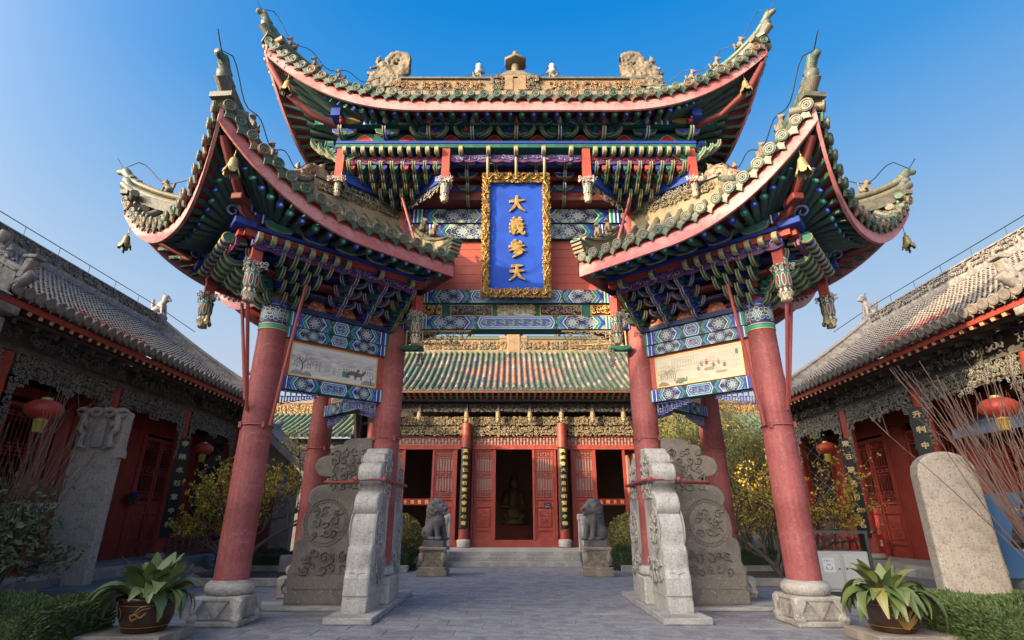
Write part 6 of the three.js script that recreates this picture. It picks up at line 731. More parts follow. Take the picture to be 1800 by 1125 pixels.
  front(-14.2, .85, 3.4); front(-15.1, .85, 3.4); front(-16.85, .8, 3.4); front(-17.68, .8, 3.4); part('door_frame', new GB().box(.16, 3.8, .14, X(WX), 2.4, -16.35).box(.16, 3.8, .14, X(WX), 2.4, -18.18).box(.14, .25, 2.2, X(WX), 4.1, -17.2).box(.1, 3.8, 1.2, X(WX), 2.4, -18.85).box(.1, .7, 2.6, X(WX), 4.5, -17.4), mat.redDoor, b); part('door_frame', new GB().box(.16, 3.9, .16, X(WX), 2.4, -13.6).box(.16, 3.9, .16, X(WX), 2.4, -15.6).box(.14, .25, 3, X(WX), 4.25, -14.6).box(.1, 3.6, .5, X(WX), 2.3, -13.3).box(.1, 3.6, .6, X(WX), 2.3, -16.0).box(.08, .6, 3, X(WX), 4.65, -14.6), mat.redDoor, b);
  front(-12.1, .9, 3.5); front(-10.2, .9, 3.5); front(-9.3, .8, 3.5); part('door_frame', new GB().box(.16, 3.9, .16, X(WX), 2.4, -12.75).box(.14, .25, 4.4, X(WX), 4.25, -10.9).box(.1, 3.6, .4, X(WX), 2.3, -12.9), mat.redDoor, b);
  // end wall facing the court: dark glazed panel with diagonal white lines
  part('end_post', new GB().box(.22, 3.9, .16, X(10.15), 2.45, -19.3).box(.14, 3.6, .2, X(11.12), 2.3, -19.3), mat.redDoor, b); part('window_pane', new GB().box(.84, 2.6, .03, X(10.66), 2.75, -19.34), plain(.055, .055, .058, .25), b); part('low_wall', new GB().box(.9, 1, .08, X(10.66), 1.0, -19.34), mat.wallGray, b);
  const bars = new GB(), x0 = 10.26, x1 = 11.06; for (let i = -4; i < 7; i++) for (const d of [1, -1]) { const yA = 1.5 + i * .42, yB = yA + d * .82; const lo = 1.46, hi = 4.04, tt = (y) => (y - yA) / (yB - yA); let t0 = 0, t1 = 1; if (d > 0) { t0 = Math.max(0, tt(lo)); t1 = Math.min(1, tt(hi)); } else { t0 = Math.max(0, tt(hi)); t1 = Math.min(1, tt(lo)); } if (t1 > t0 + .05) bars.tube([V(X(lerp(x0, x1, t0)), lerp(yA, yB, t0), -19.31), V(X(lerp(x0, x1, t1)), lerp(yA, yB, t1), -19.31)], .011, 0, 4); } part('window_bars', bars, mat.white, b);
  // railing
  for (const [za, zb] of [[-16.4, -19.0], [-10.2, -12.9]]) { part('rail', new GB().box(.1, .1, Math.abs(zb - za), X(PX - .05), 1.1, (za + zb) / 2).box(.08, .08, Math.abs(zb - za), X(PX - .05), .62, (za + zb) / 2), mat.redDoor, b); for (let i = 0; i < 7; i++) part('baluster', new GB().lathe([[.02, 0], [.05, .08], [.06, .2], [.025, .34], [.045, .42]], X(PX - .05), .64, lerp(za, zb, (i + .5) / 7), 10), mat.redDoor, b); }
}
mat.paleEnd = plain(.42, .34, .17, .7);
gallery(-1); gallery(1);
// buildings behind the camera on the sun side (they cast the courtyard's shade)
{ const g = thing('courtyard_range', 'grey-roofed range joined to the shaded gallery toward the entrance', 'building'); part('wall', new GB().box(6, 5, 10.4, -13.4, 2.5, -3.2), mat.wallGray, g); part('roof', new GB().add(extrude([[-4.6, 0], [4.6, 0], [.3, 2.7], [.3, 3.35], [-.3, 3.35], [-.3, 2.7]], 10.4, .01), M4(-13.2, 5.1, -3.2)), mat.grayTile[0], g);
  const h = thing('stage_house', 'tall grey-roofed stage house at the courtyard entrance', 'building'); part('wall', new GB().box(8, 8, 12, -14.5, 4, 8.2), mat.wallGray, h); part('roof', new GB().add(extrude([[-5.2, 0], [5.2, 0], [.3, 3.4], [.3, 4], [-.3, 4], [-.3, 3.4]], 12.4, .01), M4(-14.5, 8, 8.2)), mat.grayTile[0], h); }

// couplet boards on gallery pillars
function plank(label, x, z, y0, h, yaw, txt, w = .3) { const b = thing('couplet_plank', label, 'couplet', x, y0, z, yaw); part('board', new THREE.BoxGeometry(w, h, .05), [mat.board, mat.board, mat.board, mat.board, canvasMat(72, 768, (c, W, H) => { c.fillStyle = '#131d22'; c.fillRect(0, 0, W, H); c.strokeStyle = '#c9b184'; [...txt].forEach((q, i) => glyph(c, q, 16, 24 + i * (H - 40) / txt.length, 44, 7)); }, .45), mat.board], b, 'keep').position.y = h / 2; return b; }
plank('dark plank with gilt characters on gallery pillar behind the yellow shrub', -9.8, -16.15, 1.05, 2.75, PI / 2 - .75, '帝陽永石章中利', .32);
plank('dark plank with seven gilt characters on gallery pillar beside the hanging lantern', 9.8, -16.15, 1.05, 2.75, -PI / 2 + .75, '聚石慧米百世名', .32);
plank('dark plank with gilt characters on pillar above the round-topped stele', 9.8, -13.05, 1.35, 2.75, -PI / 2 + .75, '升利中国大人天', .32);
// lanterns
const lampGeo = (() => { const g = new THREE.SphereGeometry(1, 32, 16), p = g.attributes.position; for (let i = 0; i < p.count; i++) { const x = p.getX(i), y = p.getY(i), z = p.getZ(i), a = Math.atan2(z, x), r = 1 - .035 * Math.pow(Math.abs(Math.sin(a * 8)), .5); p.setXYZ(i, x * r * .31, y * .19, z * r * .31); } g.computeVertexNormals(); return metreUV(g); })(); keepUV.add(lampGeo);
mat.silk = new THREE.MeshPhysicalMaterial({ color: new THREE.Color().setRGB(.42, .045, .025), roughness: .45, sheen: .4, sheenColor: new THREE.Color(1, .4, .3) });
for (const [x, z, y, sc, l] of [[-9.1, -10.25, 3.5, 1.02, 'large red silk lantern hanging behind bare branches near the pink notice'], [9.1, -10.05, 3.5, 1.02, 'large red silk lantern hanging behind bare branches near the blue boards'], [-9.75, -17.1, 3.6, .95, 'red silk lantern over the parked scooter'], [9.75, -17.1, 3.62, .95, 'red silk lantern in front of the barred window']]) {
  const t = thing('red_lantern', l, 'lantern', x, y, z); part('shade', lampGeo, mat.silk, t); part('cap', new GB().cyl(.1, .08, .05, 0, .2, 0, 14).cyl(.12, .1, .05, 0, -.2, 0, 14), mat.goldPaint, t); const f = new GB(); for (let i = 0; i < 22; i++) { const a = i / 22 * 6.283; f.tube([V(Math.cos(a) * .1, -.21, Math.sin(a) * .1), V(Math.cos(a) * .075, -.42, Math.sin(a) * .075)], .009, 0, 4); } f.cyl(.07, .09, .2, 0, -.31, 0, 10); part('tassel', f, plain(.5, .36, .06, .7), t); part('cord', tubeGeo([V(0, .2, 0), V(0, 1.1, 0)], .006, 4), mat.wire, t); t.scale.setScalar(sc);
}
// ---------------------------------------------------------------- stone lions
const lionGeo = metreUV(sdf([-.34, -.02, -.42], [.34, 1.16, .46], .026, (x, y, z) => { // seated, faces +z
  let d = dC(x, y, z, [0, .24, -.16], [0, .56, .06], .2, .19); d = smin(d, dS(x, y, z, 0, .5, .14, .17), .06);
  for (const s of [-1, 1]) { d = smin(d, dC(x, y, z, [s * .13, .5, .14], [s * .14, .06, .24], .085, .065), .03); d = smin(d, dS(x, y, z, s * .14, .05, .29, .08, 1, .7, 1.2), .02); d = smin(d, dS(x, y, z, s * .18, .2, -.12, .17, .8, 1.1, 1.2), .03); d = smin(d, dS(x, y, z, s * .2, .05, .06, .08, 1, .7, 1.6), .02); }
  let mane = dS(x, y, z, 0, .84, .02, .25, 1, 1.05, .95); mane = smin(mane, dC(x, y, z, [0, .78, -.08], [0, .5, -.16], .2, .14), .08); mane -= .035 * Math.abs(Math.sin(x * 26 + Math.sin(y * 20)) * Math.sin(y * 24 + z * 10));
  d = smin(d, mane, .04); d = smin(d, dS(x, y, z, 0, .84, .2, .155), .03); d = smin(d, dC(x, y, z, [0, .83, .26], [0, .82, .35], .095, .08), .03);
  for (const s of [-1, 1]) { d = smin(d, dS(x, y, z, s * .075, .92, .3, .045), .015); d = smin(d, dS(x, y, z, s * .045, .85, .42, .035), .012); d = smin(d, dC(x, y, z, [s * .17, .98, .1], [s * .24, .96, .08], .05, .03), .02); }
  d = Math.max(d, -dS(x, y, z, 0, .76, .4, .06, 1.2, .6, 1.2)); d = smin(d, dC(x, y, z, [0, .72, .26], [0, .72, .37], .07, .05), .02); d = smin(d, dS(x, y, z, 0, .62, .26, .035), .01);
  d = smin(d, dC(x, y, z, [0, .2, -.34], [0, .62, -.3], .08, .06), .04); return Math.max(d, -y);
})); keepUV.add(lionGeo);
for (const s of [-1, 1]) {
  const l = thing('stone_lion', s < 0 ? 'dark stone lion on tan pedestal beside the white-tipped bush near open door' : 'dark stone lion on tan pedestal in front of the leafy shrub', 'lion', s * 2.4, 0, -17.3, 0); l.userData.label = s < 0 ? 'dark stone lion on carved pedestal by the banner with yellow writing' : 'dark stone lion on carved pedestal backed by the tall dark shrub';
  part('pedestal', new GB().rbox(.86, .16, .86, 0, .08, 0, .02).rbox(.78, .08, .78, 0, .2, 0, .02).rbox(.64, .5, .64, 0, .46, 0, .02).rbox(.8, .09, .8, 0, .74, 0, .025), mat.tanStone, l); part('pedestal_carving', new GB().add(carving(.44, .36, 81, { cell: .11, tk: .016, depth: .01, blobs: .7 }), M4(0, .64, .325)).add(carving(.44, .36, 82, { cell: .11, tk: .016, depth: .01 }), M4(.325, .64, 0, 0, PI / 2, 0)).add(carving(.44, .36, 83, { cell: .11, tk: .016, depth: .01 }), M4(-.325, .64, 0, 0, -PI / 2, 0)).sph(.08, -.32, .5, .32, [1, 2, 1]).sph(.08, .32, .5, .32, [1, 2, 1]).sph(.06, -.33, .68, .33).sph(.06, .33, .68, .33), mat.tanStone, l);
  part('plinth', new GB().rbox(.6, .18, .7, 0, .87, 0, .02), mat.lionStone, l); const g = part('lion_body', lionGeo, mat.lionStone, l); at(g, 0, .95, 0, -s * .95); g.scale.setScalar(1.06);
}
// balustrade flanking the hall steps
for (const s of [-1, 1]) {
  const b = thing('balustrade', s < 0 ? 'stone balustrade by the hall steps next to the lion with red banner behind' : 'stone balustrade by the hall steps next to the lion with dark shrub behind', 'balustrade', s * 2.5, 0, -20.6);
  part('post', new GB().rbox(.2, 1.35, .2, 0, .7, .1, .02).rbox(.26, .26, .26, 0, 1.5, .1, .05), mat.grayStone, b); part('post', new GB().rbox(.2, 1.15, .2, 0, .95, -.9, .02).rbox(.26, .24, .26, 0, 1.62, -.9, .05), mat.grayStone, b); part('panel', new GB().add(extrude([[-.75, .1], [.12, .1], [.12, .75], [-.75, 1.15]], .12, .015), M4(0, 0, 0, 0, PI / 2, 0)).add(extrude([[0, 0], [.5, 0], [.42, .35], [.2, .4], [.1, .7], [0, .75]], .14, .02), M4(0, 0, .2, 0, -PI / 2, 0)), mat.grayStone, b);
}
// ---------------------------------------------------------------- steles
{
  const a = thing('stone_stele', 'granite stele with top carved in entwined dragons', 'stele', -9.4, 0, -12.3, .16);
  part('slab', new GB().add(extrude([[-.45, .16], [.45, .16], [.43, 2.82], [-.43, 2.82]], .28, .012)), mat.stele, a); part('foot', new GB().rbox(1.5, .2, .8, 0, .08, 0, .03), mat.grayStone, a);
  const rope = (x, y, r) => { let d = 9; for (const ph of [0, PI]) d = Math.min(d, Math.hypot(y - .95 - .07 * Math.sin(x * 9 + ph), .7 * Math.cos(x * 9 + ph) * .1) - .065); return d; };
  const cap = sdf([-.62, -.02, -.28], [.62, 1.16, .3], .026, (x, y, z) => { let d = Math.max(Math.abs(x) - .5 - (y > .15 ? .02 : .06), Math.abs(y - .5) - .5, Math.abs(z + .06) - .11) - .03; d = smin(d, Math.max(Math.hypot(Math.max(0, Math.abs(x) - .32), y - .9) - .2, Math.abs(z + .05) - .13), .03);
    let re = Math.max(Math.abs(x) - .5, Math.abs(z - .17) - .03, Math.abs(y - .97) - .1); for (const ph of [0, PI]) d = smin(d, Math.hypot(y - .97 - .075 * Math.sin(x * 10 + ph), z - .19 - .04 * Math.cos(x * 10 + ph)) - .055 + (Math.abs(x) > .46 ? .2 * (Math.abs(x) - .46) : 0), .012);
    for (const s of [-1, 1]) { const X = x * s; d = smin(d, dC(X, y, z, [.38, .86, .2], [.42, .6, .21], .075, .07), .02); d = smin(d, dC(X, y, z, [.42, .6, .21], [.3, .46, .21], .07, .06), .02); d = smin(d, dC(X, y, z, [.3, .46, .21], [.36, .26, .21], .06, .07), .02); d = smin(d, dC(X, y, z, [.36, .26, .21], [.2, .18, .2], .06, .04), .02); d = smin(d, dC(X, y, z, [.22, .62, .2], [.3, .72, .23], .05, .06), .02); }
    d = Math.max(d, -Math.max(Math.abs(Math.abs(x) - .19) - .06, Math.abs(y - .5) - .24, -(z - .06))); d = smin(d, Math.max(Math.abs(x) - .13, Math.abs(y - .5) - .3, Math.abs(z - .12) - .05), .01); return d - .008 * (noise3(x * 30, y * 30, z * 30) - .5); });
  const c = part('dragon_top', cap, mat.stele, a); c.position.y = 2.83; c.scale.set(.88, 1, 1);
  const b = thing('stone_stele', 'speckled granite stele with plain rounded top', 'stele', 8.45, 0, -11.0, -.2); const o = [[-.5, .14], [.5, .14], [.47, 2.35]]; for (let i = 0; i <= 10; i++) { const t = i / 10 * PI; o.push([Math.cos(t) * .46, 2.4 + Math.sin(t) * .34]); } o.push([-.47, 2.35]); part('slab', new GB().add(extrude(o, .26, .05, { bevelSegments: 3 })), mat.stele, b); part('foot', new GB().rbox(1.5, .2, .8, 0, .08, 0, .03), mat.grayStone, b);
}
// ---------------------------------------------------------------- foliage helpers
function leaves(n, seed, sample, lw, ll, o = {}) { // folded leaf blades; sample(R) -> {p, d}
  const R = rng(seed), pos = [], col = o.cols ? [] : null, q = new THREE.Quaternion(), t = V(0, 0, 0);
  for (let i = 0; i < n; i++) {
    const s = sample(R, i); if (!s) continue; const d = s.d ? s.d.clone().add(V(R() - .5, R() - .5, R() - .5).multiplyScalar(o.jit ?? .9)).normalize() : V(R() - .5, R() - .5, R() - .5).normalize(); q.setFromUnitVectors(V(0, 1, 0), d); const tw = new THREE.Quaternion().setFromAxisAngle(V(0, 1, 0), R() * 6.283); q.multiply(tw);
    const k = .7 + R() * .6, w = lw * k, l = ll * k, P = [[0, 0, 0], [w / 2, l * .5, w * .18], [0, l, -w * .1], [-w / 2, l * .5, w * .18]].map((a) => t.set(...a).applyQuaternion(q).add(s.p).toArray()); pos.push(...P[0], ...P[1], ...P[2], ...P[0], ...P[2], ...P[3]); if (col) { const c = o.cols[Math.floor(R() * o.cols.length)], b = .8 + R() * .4; for (let v = 0; v < 6; v++) col.push(c[0] * b, c[1] * b, c[2] * b); }
  }
  const g = new THREE.BufferGeometry(); g.setAttribute('position', new THREE.Float32BufferAttribute(pos, 3)); if (col) g.setAttribute('color', new THREE.Float32BufferAttribute(col, 3)); g.computeVertexNormals(); g.setAttribute('uv', new THREE.BufferAttribute(new Float32Array(pos.length / 3 * 2), 2)); return g;
}
mat.leaf = new THREE.MeshPhysicalMaterial({ color: 0xffffff, vertexColors: true, roughness: .6, transmission: .12, thickness: 0 });
mat.gloss = new THREE.MeshPhysicalMaterial({ color: 0xffffff, vertexColors: true, roughness: .4 });
const inBall = (R, rx, ry, rz) => { let x, y, z, l; do { x = R() * 2 - 1; y = R() * 2 - 1; z = R() * 2 - 1; l = x * x + y * y + z * z; } while (l > 1 || l < .25 && R() < .6); return V(x * rx, y * ry, z * rz); };
// clipped shrub dome or hedge block: leaves near the surface with an uneven outline
function clipped(name, label, cat, c, r, n, lw, ll, cols, seed, box, group) {
  const t = thing(name, label, cat, c[0], 0, c[2], 0, group); const sm = (R) => { if (box) { const x = (R() * 2 - 1) * r[0], z = (R() * 2 - 1) * r[2], f = R(); let p, d; const bump = .3 * (noise3((x + c[0]) * 3.4, 3, (z + c[2]) * 3.4) - .55) + .08 * (noise3((x + c[0]) * 11, 7, (z + c[2]) * 11) - .5) + .03 * R(); if (f < .5) { p = V(x, r[1] + bump - R() * .06, z); d = V(x / r[0] * .3, 1, z / r[2] * .3); } else { const y = R() * r[1]; const q = f < .75; p = q ? V(x, y, Math.sign(R() - .5) * (r[2] + bump - R() * .08)) : V(Math.sign(R() - .5) * (r[0] + bump - R() * .08), y, z); d = q ? V(0, .6, Math.sign(p.z)) : V(Math.sign(p.x), .6, 0); } return { p, d }; } const a = R() * 6.283, u = R() * 1.75 - .75, q = Math.sqrt(Math.max(0, 1 - u * u)), k = (.86 + .16 * R()) * (1 + .12 * (noise3(a * 2, u * 4, seed) - .5)), d = V(Math.cos(a) * q, u, Math.sin(a) * q); return { p: V(d.x * r[0] * k, c[1] + d.y * r[1] * k, d.z * r[2] * k), d }; };
  part('foliage', leaves(n, seed, sm, lw, ll, { cols, jit: 1.15 }), mat.leaf, t, 'keep'); const core = box ? new GB().rbox(r[0] * 1.9, r[1] * .9, r[2] * 1.9, 0, r[1] * .45, 0, .06) : new GB().sph(1, 0, c[1], 0, [r[0] * .84, r[1] * .84, r[2] * .84], 16, 12); part('inner_foliage', core, coreMat(cols), t); return t;
}
const cores = new Map(); function coreMat(cols) { if (!cores.has(cols)) { const m = [0, 1, 2].map((i) => cols.reduce((a, c) => a + c[i], 0) / cols.length); cores.set(cols, plain(...m, 1)); } return cores.get(cols); }
const juniper = [[.115, .165, .045], [.085, .135, .04], [.145, .19, .05], [.095, .14, .055]];
clipped('juniper_hedge', 'low feathery juniper hedge in front of the dragon-topped stele', 'hedge', [-7.75, 0, -7.75], [2.05, .5, .72], 60000, .017, .05, juniper, 301, true);
clipped('juniper_hedge', 'low feathery juniper hedge in front of the rounded stele', 'hedge', [7.6, 0, -7.75], [2.0, .5, .72], 60000, .017, .05, juniper, 302, true);
const domeC = [[.22, .19, .05], [.12, .12, .035], [.30, .25, .08], [.16, .14, .05]];
clipped('round_bush', 'round yellow-green clipped bush beside hall banner with two characters', 'bush', [-3.95, .92, -19.6], [.82, .78, .8], 4200, .05, .08, domeC, 311); clipped('round_bush', 'round yellow-green clipped bush below the tall dark shrub', 'bush', [4.05, .92, -19.6], [.85, .8, .8], 4200, .05, .08, domeC, 312);
const boxC = [[.03, .06, .02], [.045, .08, .03], [.025, .045, .02]];
for (const s of [-1, 1]) { clipped('box_hedge', s < 0 ? 'dark clipped hedge between lion and drum stones by the red banner' : 'dark clipped hedge beneath the tall shrub behind the lion', 'hedge', [s * 4.6, 0, -18.9], [1.3, .6, .35], 5000, .03, .06, boxC, 320 + s, true); clipped('box_hedge', s < 0 ? 'dark clipped hedge beside the back column and yellow shrub' : 'dark clipped hedge beside the back column and bamboo', 'hedge', [s * 7.4, 0, -18.6], [1.1, .55, .4], 3600, .03, .06, boxC, 330 + s, true); structure('garden_kerb', new GB().rbox(7.2, .2, .16, s * 6.9, .1, -18.2, .02), mat.grayStone); structure('planting_bed', new GB().box(3.9, .12, 2.6, s * 7.35, .06, -15.9), mat.soil); structure('bed_kerb', new GB().rbox(4.1, .18, .14, s * 7.35, .09, -14.55, .02).rbox(.14, .18, 2.6, s * 5.35, .09, -15.9, .02), mat.grayStone); }
// ---------------------------------------------------------------- shrubs and trees with limbs
function limbs(seed, base, n0, len, rad, spread, up, depth, o = {}) { // returns {geo, tips}
  const R = rng(seed), gb = new GB(), tips = []; const grow = (p, d, l, r, k) => { const pts = [p.clone()]; let q = p.clone(), v = d.clone(); const st = 4; for (let i = 0; i < st; i++) { v.add(V((R() - .5) * (o.wig ?? .5), (R() - .5) * .3 + up * .12, (R() - .5) * (o.wig ?? .5))).normalize(); q = q.clone().addScaledVector(v, l / st); pts.push(q); if (k <= 1) tips.push({ p: q.clone(), d: v.clone() }); } gb.add(tubeGeo(pts, pts.map((_, i) => r * (1 - .45 * i / st)), k > 1 ? 6 : 4, false)); if (k > 0) { const m = o.forks || 3; for (let i = 0; i < m; i++) { const s = pts[2 + Math.floor(R() * 3)]; grow(s, v.clone().add(V((R() - .5) * spread, (R() - .4) * spread * .7, (R() - .5) * spread)).normalize(), l * (.62 + R() * .25), r * .5, k - 1); } } };
  for (let i = 0; i < n0; i++) { const a = i / n0 * 6.283 + R(); grow(base.clone().add(V((R() - .5) * .1, 0, (R() - .5) * .1)), V(Math.cos(a) * (o.lean ?? .6), 1, Math.sin(a) * (o.lean ?? .6)).normalize(), len * (.8 + .4 * R()), rad, depth); } return { geo: gb.geo(), tips };
}
const yel = [[.60, .42, .04], [.52, .36, .035], [.64, .48, .07], [.32, .24, .045]];
for (const [x, z, l, sd, n, len] of [[-7.45, -15.7, 'yellow flowering wintersweet shrub with twisted trunk beside the scooter', 401, 11000, 1.5], [7.1, -15.7, 'yellow flowering wintersweet shrub with twisted trunk beside the recycling bin', 402, 6500, 1.35]]) {
  const t = thing('flowering_shrub', l, 'shrub', x, .1, z), g = limbs(sd, V(0, 0, 0), 5, len, .07, 1.6, .25, 3, { wig: .8, forks: 4, lean: .75 }); part('trunk', g.geo, mat.bark, t); part('blossom', leaves(n, sd, (R) => { const q = g.tips[Math.floor(R() * g.tips.length)]; if (q.p.y < 1.0) return null; return { p: q.p.clone().add(V((R() - .5) * .12, (R() - .5) * .12, (R() - .5) * .12)), d: q.d }; }, .055, .055, { cols: yel, jit: 2 }), mat.leaf, t, 'keep');
}
function bareShrub(label, x, z, sd, n, h, lean, lx) { const t = thing('bare_shrub', label, 'shrub', x, .2, z), R = rng(sd); for (let i = 0; i < n; i++) { const a = R() * 6.283, ln = lean * (.15 + R()), hh = h * (.55 + R() * .5), b = V(Math.cos(a) * .15, 0, Math.sin(a) * .15), d = V(Math.cos(a) * ln + lx * R(), 1, Math.sin(a) * ln * .7).normalize(); const pts = [b]; let p = b.clone(), v = d.clone(); const N = 9; for (let k = 0; k < N; k++) { v.add(V((R() - .5) * .16, .04, (R() - .5) * .16)).normalize(); p = p.clone().addScaledVector(v, hh / N); pts.push(p); } const gb = new GB().add(tubeGeo(pts, pts.map((_, k) => .0085 * (1 - .72 * k / N) + .0028), 5, false)); for (let k = 3; k < N; k++) if (R() < .6) { const s = pts[k], w = v.clone().add(V((R() - .5) * 1.3, .2, (R() - .5) * 1.3)).normalize(), l = .25 + R() * .5; gb.add(tubeGeo([s, s.clone().addScaledVector(w, l * .5), s.clone().addScaledVector(w, l).add(V(0, .06, 0))], [.007, .005, .003], 4, false)); } for (let k = 2; k < N; k++) gb.sph(.009, pts[k].x, pts[k].y, pts[k].z, [1, 1.8, 1], 4, 3); part('branch', gb, mat.twig, t); } }
bareShrub('bare leafless shrub of upright reddish twigs beside the glossy evergreen bush', -8.75, -9.6, 411, 40, 3.5, .4, .12); bareShrub('bare leafless shrub of long reddish twigs beside the blue boards', 8.75, -9.2, 412, 80, 4.2, .5, -.25);
// glossy evergreen bush at the left edge
{ const t = thing('evergreen_bush', 'glossy broad-leaved evergreen bush beside the dragon-topped stele', 'bush', -8.75, .1, -9.35), g = limbs(421, V(0, 0, 0), 6, .85, .04, 1.2, .5, 2, { forks: 4, lean: .6 }); part('stems', g.geo, mat.bark, t); part('foliage', leaves(3800, 422, (R) => { const q = g.tips[Math.floor(R() * g.tips.length)], b = inBall(R, .26, .26, .26); return { p: q.p.clone().add(b), d: b.clone().add(V(0, .12, 0)) }; }, .06, .11, { cols: [[.10, .125, .05], [.075, .10, .045], [.14, .165, .07], [.12, .13, .06], [.18, .18, .08]], jit: 1 }), mat.gloss, t, 'keep'); }
// tall dark shrub and bamboo beyond the archway
{ const t = thing('dark_shrub', 'tall dark-leaved shrub in front of the hall corner', 'shrub', 5.35, .1, -18.9), g = limbs(431, V(0, 0, 0), 6, 1.25, .06, 1.0, .6, 2, { forks: 4, lean: .45 }); part('trunk', g.geo, mat.bark, t); part('crown', leaves(6500, 432, (R) => { const q = g.tips[Math.floor(R() * g.tips.length)], b = inBall(R, .34, .36, .34); return { p: q.p.clone().add(b), d: b }; }, .07, .13, { cols: [[.035, .06, .035], [.03, .05, .03], [.05, .075, .045]], jit: 1 }), mat.gloss, t, 'keep'); }
{ const R0 = rng(441), bamC = [[.24, .23, .06], [.18, .19, .05], [.30, .26, .09], [.15, .16, .05]]; let k = 0; for (const [x, z, h, sp] of [[7.2, -21.3, 6.6, .8], [8.3, -20.9, 6.2, 1.0], [9.3, -21.2, 6.0, .9], [7.9, -20.3, 4.8, .9], [6.6, -21.0, 6.2, .6], [9.2, -19.9, 4.4, .7]]) {
  const t = thing('bamboo_clump', 'feathery yellow-green bamboo clump between archway columns and tan rockwork', 'bamboo', x, .1, z, 0, 'bamboo behind the archway'), gb = new GB(), nodes = []; for (let i = 0; i < 12; i++) { const a = R0() * 6.283, l = (.1 + R0() * .5) * sp, hh = h * (.7 + .35 * R0()), p = []; for (let j = 0; j <= 8; j++) { const f = j / 8; p.push(V(Math.cos(a) * l * f * f * 1.8 + Math.cos(a) * .2, hh * (f - .12 * f * f), Math.sin(a) * l * f * f * 1.8 + Math.sin(a) * .2)); if (j > 2) nodes.push(p[j]); } gb.add(tubeGeo(p, p.map((_, j) => .022 * (1 - .8 * j / 8) + .004), 5, false)); } part('culms', gb, mat.culm, t); part('foliage', leaves(9000, 450 + k++, (R) => { const q = nodes[Math.floor(R() * nodes.length)], b = inBall(R, .42, .38, .42); return { p: q.clone().add(b), d: V(b.x, -.35 + b.y * .5, b.z) }; }, .028, .17, { cols: bamC, jit: .8 }), mat.leaf, t, 'keep'); } }
// ---------------------------------------------------------------- potted aspidistra on stone blocks
function blade(L, w, droop, bend) { const rows = []; for (let i = 0; i <= 10; i++) { const f = i / 10, ww = f < .25 ? .02 + .03 * f : w * Math.sin(Math.pow((f - .25) / .75, .75) * PI) * .5 + .012, a = bend + droop * f * f, y = L * f * Math.cos(a * .9) + 0, z = L * f * Math.sin(a * .9); rows.push([-1, -.5, 0, .5, 1].map((q) => V(q * ww, y - Math.abs(q) * -.18 * ww, z + Math.abs(q) * .12 * ww))); } return sheet(rows); }
mat.asp = [[.125, .165, .05], [.095, .135, .045], [.17, .20, .065], [.25, .22, .06]].map((c, i) => new THREE.MeshPhysicalMaterial({ map: canvasTex(128, 256, (x, w, h) => { const s = (q) => `rgb(${q.map((v) => toS(v)).join(',')})`; x.fillStyle = s(c); x.fillRect(0, 0, w, h); const R = rng(60 + i); for (let k = 0; k < 40; k++) { x.globalAlpha = .25; x.fillStyle = s(c.map((v) => v * (R() > .5 ? 1.35 : .72))); x.fillRect(R() * w, 0, 1 + R() * 3, h); } x.globalAlpha = .8; x.fillStyle = s(c.map((v) => v * 1.6)); x.fillRect(w / 2 - 1.5, 0, 3, h); x.globalAlpha = .7; x.fillStyle = s([.34, .24, .08]); if (i > 1) { x.beginPath(); x.moveTo(w * .2, 0); x.lineTo(w * .8, 0); x.lineTo(w / 2, 26); x.fill(); } }), roughness: .38 }));
const potGeo = metreUV(new GB().lathe([[0, 0], [.24, 0], [.26, .02], [.33, .2], [.355, .34], [.35, .37], [.39, .385], [.395, .42], [.36, .43], [.335, .41], [.32, .36], [0, .36]], 0, 0, 0, 36).geo()); keepUV.add(potGeo);
